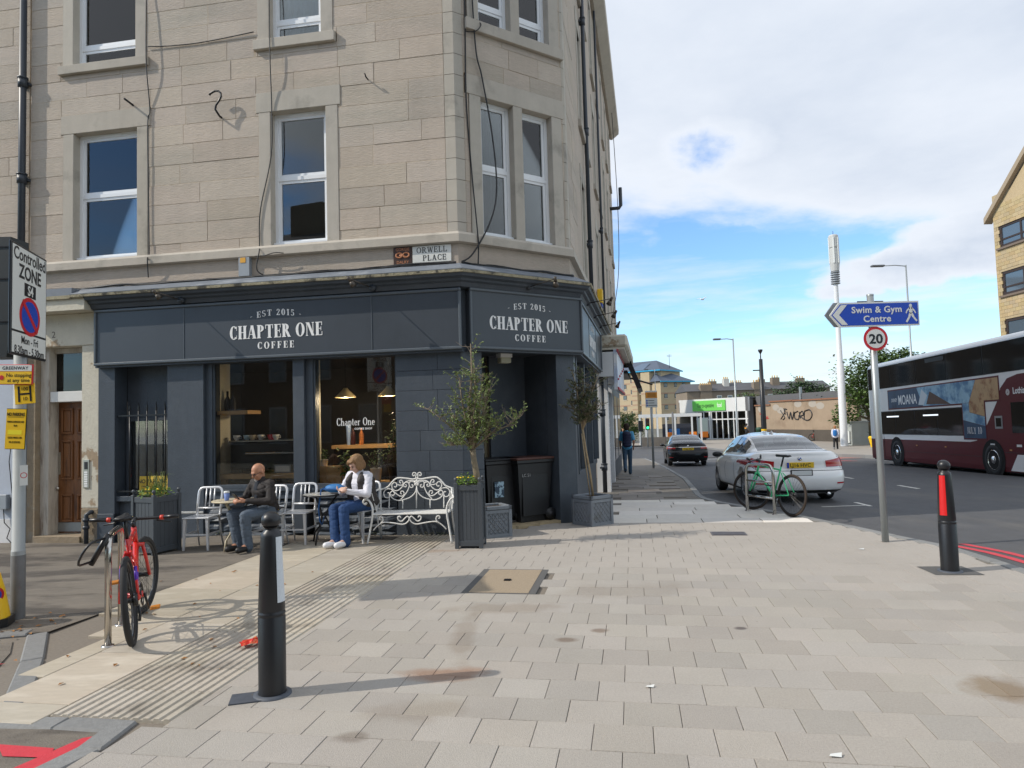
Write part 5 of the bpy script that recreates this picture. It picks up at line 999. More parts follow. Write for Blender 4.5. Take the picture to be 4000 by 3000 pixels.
lk = thing('bicycle_lock', 'black D lock hanging between the red bicycle and the hoop', 'bicycle lock', (-3.20, 5.34, .735), 0); lk.rotation_euler = (radians(90), radians(-60), radians(0)); MB().cyl((-.13, 0, 0), (.13, 0, 0), .021, n=10).build('lock_body', m_blk, lk); MB().tube([(-.1, 0, 0), (-.1, 0, .16)] + [(-.1 * cos(a), 0, .16 + .06 * sin(a)) for a in (.5, 1.0, 1.57, 2.1, 2.6)] + [(.1, 0, .16), (.1, 0, 0)], .009, 7).build('shackle', m_blk, lk)
m_grn = mat('mint bicycle paint', (.05, .62, .25), .3, coat=.5)
gb, J = bicycle('mint green bicycle with tan tyres leaning on the far cycle stand', (4.385, 11.06, zg(4.3, 11.3)), radians(108), radians(5), radians(28), m_grn, m_grn, R=.335, wb=1.0, tyre=.019, kind=1)
# litter
cp = thing('crisp_packet', 'crumpled red crisp packet lying behind the bollard on the ribbed slabs', 'crisp packet', (-2.0, 5.25, .02), .5); rr = random.Random(4); vs = []
for j in range(5):
    for i in range(7): vs.append(((i - 3) * .028 + rr.uniform(-.006, .006), (j - 2) * .028 + rr.uniform(-.006, .006), .035 * (1 - ((i - 3) / 3.2) ** 2) * (1 - ((j - 2) / 2.3) ** 2) * rr.uniform(.6, 1.4) + .01))
MB().add(vs, [[j * 7 + i, j * 7 + i + 1, (j + 1) * 7 + i + 1, (j + 1) * 7 + i] for j in range(4) for i in range(6)], 0, False).build('wrapper', mat('red foil', (.62, .03, .02), .25, .3, nv=.3, ns=40, col2=(.75, .3, .1), c2s=30), cp)
for k, (x, y, w, lb) in enumerate(((.78, 4.25, .03, 'small white paper scrap near the front of the plaza'), (1.48, 3.35, .035, 'white crumpled tissue scrap at the bottom of the plaza'), (4.05, 8.2, .04, 'white scrap near the speed limit pole'))):
    MB().add([(-w, -w * .35, .008), (w * .6, -w * .5, .003), (w, w * .3, .012), (-w * .5, w * .45, .004)], [[0, 1, 2, 3]], 0).build('paper_scrap', m_signw, tag(bpy.data.objects.new('litter', None), lb, 'litter'))
for o in list(bpy.data.objects):
    if o.name.startswith('litter') and o.type == 'EMPTY' and not o.users_collection: COL.objects.link(o)
for o, (x, y) in zip([o for o in bpy.data.objects if o.name.startswith('litter')], ((.78, 4.25), (1.48, 3.35), (4.05, 8.2))): o.location = (x, y, 0.003)
rr = random.Random(2); lv = MB()
for k in range(60):
    x, y = (rr.uniform(-4.3, -2.2), rr.uniform(4.3, 8)) if k < 40 else (rr.uniform(-4.4, -3.9), rr.uniform(5.4, 6.3)); s_ = rr.uniform(.015, .03); a = rr.uniform(0, 6.3); lv.add([(x + s_ * cos(a), y + s_ * sin(a), .006), (x + s_ * .5 * cos(a + 1.6), y + s_ * .5 * sin(a + 1.6), .014), (x - s_ * cos(a), y - s_ * sin(a), .005), (x + s_ * .5 * cos(a - 1.6), y + s_ * .5 * sin(a - 1.6), .01)], [[0, 1, 2, 3]])
lo = lv.build('fallen_leaves', mat('dry leaf', (.30, .13, .03), .8, nv=.3, ns=30)); tag(lo, 'dry brown leaves scattered on the left pavement', 'fallen leaves', kind='stuff')
# ---------------------------------------------------------------- seats, tables, planters and bins outside the shop
m_alu = mat('brushed aluminium chair', (.70, .71, .73), .38, .45, nv=.06, ns=20); m_wrought = mat('white painted iron', (.74, .73, .70), .4, nv=.06, ns=12, col2=(.35, .2, .1), c2s=14, c2lo=.72, c2hi=.78)
def chair(label, x, y, rz, first=[None]):
    if first[0] is None:
        t = thing('cafe_chair', label, 'chair', (x, y, zg(x, y)), rz, 'aluminium cafe chairs')
        MB().box(-.19, .19, -.20, .19, .425, .445, bev=.008).build('seat', m_alu, t)
        for sx in (-1, 1):
            b = MB(); b.add([(sx * .155 + dx, -.17 + dy, .425) for dx, dy in ((-.02, -.02), (.02, -.02), (.02, .02), (-.02, .02))] + [(sx * .17 + dx, -.185 + dy, 0) for dx, dy in ((-.012, -.012), (.012, -.012), (.012, .012), (-.012, .012))], [[0, 1, 2, 3], [7, 6, 5, 4], [1, 0, 4, 5], [2, 1, 5, 6], [3, 2, 6, 7], [0, 3, 7, 4]]); b.build('leg', m_alu, t)
            MB().tube([(sx * .16, .16, .43), (sx * .165, .19, .2), (sx * .175, .25, .0)], [.018, .015, .012], 6).build('leg', m_alu, t)
            MB().box(sx * .165 - .008, sx * .165 + .008, -.17, .2, .20, .225).build('stretcher', m_alu, t)
        MB().box(-.155, .155, -.178, -.16, .20, .22).build('stretcher', m_alu, t)
        P0 = lambda u, z: (u, .17 + (z - .43) * .22, z); hp = [P0(-.165, .43), P0(-.17, .6), P0(-.17, .74)] + [P0(-.17 + .06 - .06 * cos(a), .74 + .07 * sin(a)) for a in (.5, 1.05, 1.57)] + [P0(.11 + .06 * sin(a), .74 + .07 * cos(a)) for a in (0, .5, 1.05)] + [P0(.17, .74), P0(.17, .6), P0(.165, .43)]
        MB().tube(hp, .019, 8, flat=(1, .8)).build('back_frame', m_alu, t)
        for u in (-.06, 0, .06): MB().tube([P0(u, .53), P0(u, .81)], .010, 6, flat=(1, 1.3)).build('back_slat', m_alu, t)
        MB().tube([P0(-.165, .53), P0(.165, .53)], .014, 6).build('back_rail', m_alu, t); first[0] = t; return t
    t = copy_tree(first[0]); t.location = (x, y, zg(x, y)); t.rotation_euler = (0, 0, rz); t['label'] = label; return t
chair('empty aluminium cafe chair at the left end of the seating, left of the bald man', -4.34, 9.62, radians(-3))
chair('aluminium cafe chair that the bald man sits on', -3.44, 9.60, radians(-14))
chair('empty aluminium cafe chair between the bald man and the dark table', -3.07, 9.84, radians(-6))
chair('aluminium cafe chair under the woman in the white shirt', -2.20, 9.86, radians(-24))
def ctable(label, x, y, z, r, top, leg, lm):
    t = thing('cafe_table', label, 'table', (x, y, zg(x, y))); MB().lathe([(0, z - .02), (r - .02, z - .022), (r, z - .012), (r, z - .004), (r - .01, z), (0, z)], 36, cap=False).build('table_top', top, t); MB().tube([(r * cos(a), r * sin(a), z - .012) for a in [2 * pi * i / 36 for i in range(36)]], .011, 6, closed=True).build('rim', lm, t)
    for k in range(3):
        a = radians(20 + 120 * k); c, s_ = cos(a), sin(a); MB().tube([(.2 * c, .2 * s_, z - .03), (.1 * c, .1 * s_, z - .16), (.03 * c, .03 * s_, z * .55), (.09 * c, .09 * s_, z * .32), (.2 * c, .2 * s_, .13), (.235 * c, .235 * s_, 0)], .0125, 7).build('leg', lm, t)
    MB().tube([(.045 * cos(a), .045 * sin(a), z * .5) for a in [2 * pi * i / 12 for i in range(12)]], .008, 5, closed=True).build('collar', lm, t); return t
m_lace = mat('cast lace table top', (.50, .44, .32), .6, nv=.4, ns=45, bump=1.5, bs=60, col2=(.16, .13, .09), c2s=38, c2lo=.55, c2hi=.6); m_mos = mat('mosaic table top', (.42, .42, .40), .5, nv=.4, ns=45, col2=(.12, .13, .13), c2s=30, c2lo=.5, c2hi=.55)
ctable('round cream cast metal table beside the bald man', -3.86, 9.52, .665, .28, m_lace, None, mat('cream iron', (.55, .47, .32), .5))
ctable('round mosaic topped table with black legs beside the woman', -2.72, 9.80, .685, .27, m_mos, None, m_blk)
pc = thing('paper_cup', 'blue paper coffee cup with a white lid on the cream table', 'cup', (-3.91, 9.40, .666)); MB().lathe([(.028, 0), (.037, .1), (0, .1)], 14).build('cup_body', mat('cup blue', (.16, .24, .52), .6), pc); MB().lathe([(.039, .1), (.039, .112), (.033, .125), (0, .125)], 14).build('lid', m_signw, pc)
# ornate white bench
bn = thing('garden_bench', 'ornate white wrought iron bench with scrolled back against the shop wall', 'bench', (-1.44, 9.72, 0), radians(-5)); S1, S2 = .00095, .00091
def smoothp(pts, sub=4):
    Q = []; n = len(pts)
    for i in range(n - 1):
        p0, p1, p2, p3 = (Vector(pts[max(0, min(n - 1, i + k))]) for k in (-1, 0, 1, 2))
        for j in range(sub): t = j / sub; Q.append(.5 * ((2 * p1) + (p2 - p0) * t + (2 * p0 - 5 * p1 + 4 * p2 - p3) * t * t + (3 * p1 - p0 - 3 * p2 + p3) * t ** 3))
    return Q + [Vector(pts[-1])]
BK = lambda x, y: ((x - 1025) * S1, .22 + (800 - y) * S1 * .18, .41 + (800 - y) * S1)
FR_ = lambda x, y: ((x - 860) * S2, -.2, .385 + (830 - y) * S2)
backs = {'top_rail': [[(1025, 345), (960, 360), (860, 345), (740, 335), (680, 360), (630, 410), (580, 465), (490, 500), (465, 508)]],
 'scroll': [[(1022, 352), (1008, 325), (1015, 290), (1000, 265), (972, 262), (957, 285), (968, 309), (988, 305), (987, 290)],
  [(1000, 385), (930, 380), (860, 395), (820, 440), (790, 482), (740, 520), (690, 525), (650, 490), (640, 440), (675, 402), (712, 420), (716, 455), (692, 474), (680, 458)],
  [(850, 400), (815, 438), (770, 447), (730, 436)], [(815, 436), (808, 395), (785, 370), (760, 382), (763, 408), (782, 412)], [(990, 402), (930, 392), (908, 430), (928, 480), (963, 477), (968, 452), (945, 442)],
  [(842, 404), (895, 410), (910, 460), (880, 540), (830, 610), (785, 655)], [(850, 405), (820, 430), (830, 466), (858, 470), (867, 447), (850, 436)],
  [(1025, 480), (1000, 560), (925, 628), (830, 660), (740, 670), (660, 640), (622, 592), (622, 552), (656, 532), (687, 566), (662, 600), (642, 582)],
  [(625, 500), (565, 498), (518, 540), (530, 608), (580, 628), (608, 592), (598, 556), (572, 556)], [(632, 500), (700, 560), (760, 602), (808, 608), (834, 575), (820, 538), (787, 536), (780, 566), (799, 578)]],
 'upright': [[(605, 600), (605, 790)], [(815, 660), (815, 790)]]}
for nm, ls in backs.items():
    for pts in ls:
        for sg_ in (1, -1): MB().tube(smoothp([(BK(x, y)[0] * sg_, *BK(x, y)[1:]) for x, y in pts]), .0125 if nm == 'top_rail' else .0085, 6).build(nm, m_wrought, bn)
MB().tube([BK(1025, 350), BK(1025, 790)], .009, 6).build('upright', m_wrought, bn)
for dx, dy in ((0, 0), (-25, -12), (25, -12), (-18, 22), (18, 22), (0, -30)): MB().ell(BK(1025 + dx, 415 + dy), (.022, .02, .022), nu=8, nv=6).build('rosette', m_wrought, bn)
for pts in ([(300, 1055), (350, 1000), (430, 945), (500, 936), (620, 950), (750, 970), (820, 945), (858, 890), (832, 852), (790, 880), (740, 925), (692, 905), (682, 862), (712, 850), (728, 872)], [(405, 965), (450, 912), (442, 862), (402, 855), (396, 884), (418, 890)]):
    for sg_ in (1, -1): MB().tube(smoothp([(FR_(x, y)[0] * sg_, *FR_(x, y)[1:]) for x, y in pts]), .009, 6).build('apron_scroll', m_wrought, bn)
for k in range(5): MB().box(-.53, .53, -.2 + k * .085, -.13 + k * .085, .388, .402, bev=.003).build('seat_slat', m_wrought, bn)
for sg_ in (1, -1):
    X = lambda pts: smoothp([(x * sg_, y, z) for x, y, z in pts])
    MB().tube(X([(.585, -.24, 0), (.55, -.2, .2), (.52, -.19, .39), (.525, -.18, .5), (.575, -.17, .585), (.635, -.17, .60), (.655, -.17, .56), (.625, -.17, .535), (.605, -.17, .56)]), .0145, 7).build('leg', m_wrought, bn)
    MB().tube(X([(.55, .3, 0), (.525, .25, .2), (.52, .22, .4), (.53, .26, .6), (.532, .28, .69)]), .0125, 7).build('leg', m_wrought, bn)
    MB().tube(X([(.532, .28, .685), (.54, .12, .7), (.57, -.05, .655), (.62, -.17, .60)]), .014, 7).build('armrest', m_wrought, bn); MB().cyl((.52 * sg_, -.19, .39), (.52 * sg_, .22, .4), .012).build('side_rail', m_wrought, bn)
    for y in (-.08, .02, .12): MB().tube(X([(.525, .02, .4), (.525, y * .6, .5), (.545, y, .62), (.55, y - .03, .68)]), .0075, 6).build('arm_scroll', m_wrought, bn)
# planters
m_vers = mat('grey painted planter', (.065, .074, .085), .45, nv=.08, ns=8, stretch=(1, 1, .3)); m_soil = mat('planter soil', (.05, .035, .025), .95, nv=.3, ns=40); m_leadp = mat('lead effect planter', (.19, .21, .235), .5, nv=.18, ns=7, col2=(.10, .095, .08), c2s=3, c2lo=.58, c2hi=.75)
def versailles(label, x, y, rz, w, h):
    t = thing('tall_planter', label, 'planter', (x, y, zg(x, y)), rz); k = w / 2
    for sx in (-1, 1):
        for sy in (-1, 1): MB().box(sx * k - .025, sx * k + .025, sy * k - .025, sy * k + .025, 0, h, bev=.004).build('corner_post', m_vers, t); MB().lathe([(.012, h), (.012, h + .02), (.024, h + .035), (.026, h + .05), (.018, h + .068), (0, h + .072)], 10, M=T(sx * k, sy * k, 0)).build('ball_finial', m_vers, t)
    for q in range(4):
        M_ = RZ(q * pi / 2); n = 5; a = w - .05
        for j in range(n): MB(M_).box(-a / 2 + j * a / n + .0015, -a / 2 + (j + 1) * a / n - .0015, -k - .004, -k + .01, .09, h - .09, bev=.002).build('plank', m_vers, t)
        for z in (.03, h - .1): MB(M_).box(-a / 2, a / 2, -k - .015, -k + .012, z, z + .07, bev=.003).build('rail', m_vers, t)
    MB().box(-k, k, -k, k, .08, h - .05).build('soil', m_soil, t); return t
versailles('tall grey wooden planter with a leafy tree at the corner of the shop', -.60, 9.17, radians(-5), .315, .845)
versailles('tall grey wooden planter with grasses in front of the barred window', -4.90, 9.47, radians(-24), .39, .79)
def lattice_planter(label, x, y, rz, w, h):
    t = thing('lattice_planter', label, 'planter', (x, y, zg(x, y)), rz, 'lead effect lattice planters'); k = w / 2
    MB().box(-k + .02, k - .02, -k + .02, k - .02, .0, h - .06).build('body', m_leadp, t); b = MB()
    for q in range(4): M_ = RZ(q * pi / 2); b.box(-k, k, -k, -k + .05, h - .05, h, M=M_, bev=.006)
    b.build('rim', m_leadp, t); MB().box(-k + .045, k - .045, -k + .045, k - .045, h - .08, h - .03).build('soil', m_soil, t)
    for q in range(4):
        M_ = RZ(q * pi / 2); b = MB(M_); b.box(-k + .0, -k + .05, -k + .0, -k + .03, 0, h - .055, bev=.004); b.box(k - .05, k - .0, -k + .001, -k + .03, 0, h - .055, bev=.004); b.box(-k + .05, k - .05, -k + .005, -k + .03, 0, .05); b.box(-k + .05, k - .05, -k + .005, -k + .03, h - .1, h - .056); b.build('panel_frame', m_leadp, t)
        b = MB(M_); zz0, zz1 = .05, h - .1; W_ = w - .1; n = 5
        for j in range(-n, n * 2):
            for sg_ in (1, -1):
                x0 = -W_ / 2 + j * W_ / n; pts = []
                for i in range(9):
                    z = zz0 + (zz1 - zz0) * i / 8; xx = x0 + sg_ * (z - zz0) * .8
                    if -W_ / 2 <= xx <= W_ / 2: pts.append((xx, -k + .016, z))
                if len(pts) > 1: b.tube([pts[0], pts[-1]], .0075, 4, sm=False)
        lo = b.build('lattice', m_leadp, t); lo['kind'] = 'stuff'
    return t
lattice_planter('square lead grey lattice planter with a slim tree right of the doorway', 1.20, 10.85, radians(36), .46, .455)
lattice_planter('square lead grey lattice planter behind the tall planter', -.33, 9.98, radians(24), .42, .44)
# small trees: forked trunk, twigs and narrow leaves
def small_tree(label, loc, fork, tops, n_tw, lsize, lw, seed, leaf_m, bark, trunk_r, dead=.25, spread=.28):
    t = thing('potted_tree', label, 'tree', loc); rr = random.Random(seed); tr = MB(); tw = MB(); lf = MB(); F = Vector(fork)
    tr.tube([(0, 0, 0), (F * .35 + Vector((.01, 0, 0))), F * .75, F], [trunk_r * 1.15, trunk_r, trunk_r * .9, trunk_r], 9)
    limbs = []
    for tp, r in tops:
        tp = Vector(tp); m1 = F.lerp(tp, .35) + Vector((rr.gauss(0, .03), rr.gauss(0, .03), .05)); m2 = F.lerp(tp, .7) + Vector((rr.gauss(0, .02), rr.gauss(0, .02), .0)); tr.tube([F, m1, m2, tp], [r, r * .7, r * .45, r * .2], 6); limbs.append((F, m1, m2, tp))
    for k in range(n_tw):
        l = rr.choice(limbs); s_ = rr.randrange(3); f = rr.random(); 
        if s_ == 0 and f < .35: continue
        p = l[s_].lerp(l[s_ + 1], f); d = Vector((rr.gauss(0, 1), rr.gauss(0, 1), rr.uniform(-.1, 1.3))).normalized(); le = spread * rr.uniform(.35, 1.1); q = p + d * le * .5 + Vector((0, 0, rr.uniform(-.02, .03))); e = q + (d + Vector((rr.gauss(0, .35), rr.gauss(0, .35), .3))).normalized() * le * .5
        tw.tube([p, q, e], [.004, .003, .0015], 4, sm=False)
        if rr.random() < dead: continue
        for j in range(rr.randint(8, 15)):
            g = rr.uniform(.3, 1); c = (p.lerp(q, g * 2) if g < .5 else q.lerp(e, g * 2 - 1)); dd = (e - p).normalized() + Vector((rr.gauss(0, .7), rr.gauss(0, .7), rr.gauss(0, .55))); leafq(lf, c, lsize * rr.uniform(.7, 1.25), lw, rr, d=dd.normalized())
    tr.build('trunk', bark, t); o = tw.build('twigs', mat('grey twig', (.20, .16, .12), .85), t); o['kind'] = 'stuff'; lf.build('crown', leaf_m, t); return t
m_olive = leaf_mat('fresh olive leaf', (.15, .21, .055), (.22, .28, .09)); m_dullleaf = leaf_mat('dull bay leaf', (.085, .12, .05), (.15, .12, .065)); m_bark = mat('small tree bark', (.21, .17, .115), .9, nv=.25, ns=30, bump=1, bs=60); m_bark2 = mat('pale thin bark', (.33, .25, .15), .9, nv=.25, ns=20)
small_tree('bushy little tree with bare twigs on top growing from the tall planter', (-.50, 9.2, .78), (-.05, 0, .48), [((-.04, 0, 1.90), .03), ((.0, .05, 1.62), .026), ((.12, -.05, 1.5), .022), ((-.2, .0, 1.45), .02), ((.2, .1, 1.3), .02), ((.62, -.1, .92), .014), ((-.64, -.05, 1.05), .014), ((-.32, .1, .95), .02), ((.3, -.1, .85), .018), ((-.38, -.1, .58), .01), ((.0, -.15, 1.1), .02), ((-.1, .1, .9), .02)], 500, .05, .017, 5, m_olive, m_bark, .042, .12, .27)
small_tree('slim sparse tree with dull leaves growing from the lattice planter by the doorway', (1.22, 10.85, .38), (-.13, 0, 1.08), [((-.26, 0, 2.0), .018), ((-.1, .1, 2.02), .016), ((.15, -.05, 1.95), .016), ((.0, 0, 1.7), .014), ((-.3, .05, 1.6), .012), ((.2, .1, 1.5), .012), ((-.05, -.1, 1.4), .012)], 300, .05, .023, 8, m_dullleaf, m_bark2, .018, .18, .22)
st_ = thing('support_cane', 'thin cane tied to the slim tree in the lattice planter', 'cane', (1.17, 10.82, .4)); MB().tube([(0, 0, 0), (-.1, 0, 1.0)], .009, 6).build('cane', m_bark2, st_)
def bushy(label, loc, rx, rz_, n, ls, lw, mt, seed, grass=0, flowers=None):
    t = thing('planter_plants', label, 'plant', loc); rr = random.Random(seed); lf = MB()
    for k in range(n): a, r = rr.uniform(0, 6.28), rx * math.sqrt(rr.random()); leafq(lf, (r * cos(a), r * sin(a), rr.uniform(0, rz_) * (1 - .5 * r / rx)), ls, lw, rr)
    lf.build('foliage', mt, t)
    if grass:
        g = MB()
        for k in range(grass):
            a = rr.uniform(0, 6.28); l = rr.uniform(.2, .42); p = Vector((rr.uniform(-.1, .1), rr.uniform(-.1, .1), 0)); d = Vector((cos(a), sin(a), 0)); g.add([p + Vector((.004, 0, 0)), p - Vector((.004, 0, 0)), p + d * l * .3 + Vector((-.003, 0, l * .8)), p + d * l * .3 + Vector((.003, 0, l * .8)), p + d * l * .8 + Vector((0, 0, l * .75))], [[0, 1, 2, 3], [3, 2, 4]])
        g.build('grass_blades', m_grassb, t)
    if flowers:
        for k in range(6): MB().ell((rr.uniform(-rx, rx) * .8, rr.uniform(-rx, 0), rz_ * .6), (.014, .014, .01), nu=8, nv=4).build('flower', flowers, t)
    return t
m_bright = leaf_mat('bright bedding leaf', (.12, .23, .03), (.2, .3, .06)); m_grassb = mat('grass blade', (.13, .17, .04), .6)
bushy('bright green bedding plants at the foot of the tree in the tall planter', (-.64, 9.14, .81), .15, .17, 330, .035, .022, m_bright, 3, flowers=mat('yellow petals', (.85, .6, .02), .6))
bushy('grasses and small flowers in the planter by the barred window', (-4.90, 9.46, .75), .2, .17, 260, .045, .02, m_bright, 6, 45, flowers=mat('yellow petals', (1, 1, 1)))
rr = random.Random(5); wl = MB()
for k in range(220): 
    s_ = rr.choice([-6.15, -3.9, -3.7, -.55, -.3, -1.4]) + rr.gauss(0, .1); p = fpt(s_, -rr.uniform(.02, .1), 0); leafq(wl, (p.x, p.y, zg(p.x, p.y) + rr.uniform(0, .05)), .03, .014, rr)
tag(wl.build('wall_weeds', m_dullleaf), 'small weeds growing along the foot of the shop wall', 'weeds', kind='stuff')
# wheelie bins in the doorway
m_bin = mat('black bin plastic', (.016, .017, .019), .45, nv=.08, ns=6)
def bin_(label, s_, d, rz, lid, sticker):
    p = FM @ CR @ Vector((s_, d, .021)); t = thing('wheelie_bin', label, 'wheelie bin', tuple(p), AC + rz, 'wheelie bins in the doorway'); b = MB(); lo, hi = (.27, .22), (.345, .285); vs = []
    for (a, c), z in (((.27, .22), .0), ((.29, .235), .3), ((.335, .27), .92), ((.36, .295), .94), ((.36, .295), .98)): vs += [(-a, -c, z), (a, -c, z), (a, c, z), (-a, c, z)]
    b.add(vs, [[i * 4 + j, i * 4 + (j + 1) % 4, (i + 1) * 4 + (j + 1) % 4, (i + 1) * 4 + j] for i in range(4) for j in range(4)] + [[3, 2, 1, 0], [16, 17, 18, 19]]); b.box(-.25, .25, -.262, -.25, .1, .75, bev=.005)
    b.build('body', m_bin, t)
    MB().box(-.375, .375, -.305, .305, .982, 1.02, bev=.015).build('lid', lid, t); MB().cyl((.40, -.25, .97), (.40, .25, .97), .016).build('handle', m_bin, t)
    for y in (-.26, .26): w = MB().cyl((.28, y - .03, .1), (.28, y + .03, .1), .1, n=20).build('wheel', m_bin, t); MB().cyl((.28, y - .034, .1), (.28, y + .034, .1), .045, n=12).build('hub', mat('bin hub', (.04, .04, .045), .5), w)
    if sticker == 1: MB().box(-.2, -.03, -.288, -.272, .42, .66).build('sticker', mat('blue white sticker', (.35, .5, .6), .5, col2=(.03, .06, .1), c2s=14, c2lo=.48, c2hi=.52), t)
    else: text('LC 51', .07, mat('faded white paint', (.35, .35, .34), .7), t, -.18, -.277, .72, ext=.001)
    return t
bin_('black wheelie bin with a pale blue sticker behind in the doorway', .93, .60, 0, m_bin, 1)
bin_('black wheelie bin with a rusty brown lid in front in the doorway', 1.40, .42, 0, mat('brown bin lid', (.10, .045, .035), .5, nv=.2, ns=6), 0)
bg = thing('blue_shoulder_bag', 'bright blue shoulder bag lying on the mosaic table with its strap hanging', 'bag', (-2.53, 9.74, .687), radians(-8))
MB().ell((0, 0, .068), (.155, .085, .062), nu=18, nv=10).build('pouch', mat('blue bag fabric', (.02, .16, .42), .6, nv=.2, ns=14, bump=.6, bs=25), bg); MB().box(-.13, .13, -.092, -.076, .05, .075, bev=.006).build('zip_flap', mat('blue bag strap', (.015, .10, .30), .6), bg)
MB().tube([(-.12, -.05, .08), (-.16, -.1, .06), (-.15, -.16, -.03), (-.17, -.17, -.2), (-.16, -.16, -.36), (-.13, -.15, -.42), (-.1, -.14, -.3)], .013, 6, flat=(1, .35)).build('strap', mat('blue bag strap', (1, 1, 1)), bg)
# ---------------------------------------------------------------- people
m_skin = mat('skin', (.47, .225, .135), .5, nv=.06, ns=14); m_skin2 = mat('pale skin', (.58, .36, .27), .5); m_skin3 = mat('dark skin', (.09, .045, .03), .5)
def V3(*a): return Vector(a)
class Blob:
    # limbs and masses gathered first, then fused by a voxel remesh into one continuous surface
    def __init__(s): s.b = MB()
    def ell(s, c, r, M=None, n=14): s.b.ell((0, 0, 0), r, 0, T(*c) @ (M or I4), n, max(8, n * 2 // 3)); return s
    def cap(s, p, q, r0, r1, n=10):
        p, q = Vector(p), Vector(q); k = 4; pts = [p.lerp(q, i / k) for i in range(k + 1)]; s.b.tube(pts, [r0 + (r1 - r0) * i / k for i in range(k + 1)], n); s.b.ell(p, (r0,) * 3, 0, None, n, 8); s.b.ell(q, (r1,) * 3, 0, None, n, 8); return s
    def chain(s, cs, rs, n=5, M=None):
        for (a, ra), (b, rb) in zip(zip(cs, rs), zip(cs[1:], rs[1:])):
            a, b = Vector(a), Vector(b)
            for i in range(n + 1): f = i / n; s.ell(a.lerp(b, f), [x + (y - x) * f for x, y in zip(ra, rb)], M)
        return s
    def done(s, name, m, parent, vox, it=3, fold=0., fq=9.):
        o = s.b.build(name + '_raw', m); md = o.modifiers.new('r', 'REMESH'); md.mode = 'VOXEL'; md.voxel_size = vox; md.use_smooth_shade = True
        sm = o.modifiers.new('s', 'SMOOTH'); sm.factor = .5; sm.iterations = it
        me = apply_mods(o, name); bpy.data.objects.remove(o); me.materials.clear(); me.materials.append(m)
        if fold:
            from mathutils import noise
            n_ = len(me.vertices); co = [0.] * (n_ * 3); no = [0.] * (n_ * 3); me.vertices.foreach_get('co', co); me.vertices.foreach_get('normal', no)
            for i in range(0, n_ * 3, 3):                      # creases: thin valleys running down and across the cloth
                x, y, z = co[i:i + 3]; k = -max(0., 1 - 5 * abs(noise.noise(Vector((x * fq + z * 5, y * fq - z * 3, z * fq * .9))))) - .6 * max(0., 1 - 6 * abs(noise.noise(Vector((x * fq * .7 - z * 7, y * fq * .7, z * fq * 1.9 + 4)))))
                for j in range(3): co[i + j] += no[i + j] * fold * k
            me.vertices.foreach_set('co', co); me.update()
        r = link(name, me, parent) if name else me; return r
def hand(B, w, d, n, side, curl=.9, L_=.095, thick=.0095):
    # w wrist, d pointing direction, n palm normal, side +1/-1: which way the thumb lies
    d = d.normalized(); n = (n - d * n.dot(d)).normalized(); x = d.cross(n) * side; B.cap(w, w + d * .03, .022, .024); B.ell(w + d * .055, (.032, .032, .032)); B.cap(w + d * .04 + x * .02, w + d * .085 + x * .02, .016, .014); B.cap(w + d * .04 - x * .02, w + d * .08 - x * .02, .016, .013); B.cap(w + d * .04, w + d * .09, .015, .014)
    for k, (o, l) in enumerate(((.031, .9), (.0105, 1.0), (-.0105, .95), (-.031, .72))):
        p = w + d * .088 + x * o; q = p + (d * cos(curl * .45) + n * sin(curl * .45)) * L_ * .42 * l; r = q + (d * cos(curl * 1.15) + n * sin(curl * 1.15)) * L_ * .3 * l; t = r + (d * cos(curl * 1.7) + n * sin(curl * 1.7)) * L_ * .22 * l
        B.cap(p, q, thick, thick * .95, 7); B.cap(q, r, thick * .95, thick * .85, 7); B.cap(r, t, thick * .85, thick * .75, 7)
    p = w + d * .035 + x * .03; q = p + (d * .6 + x * .65 + n * .35).normalized() * .04; B.cap(p, q, .0125, .0105, 7); B.cap(q, q + (d * .9 + n * .45).normalized() * .032, .0105, .0085, 7)
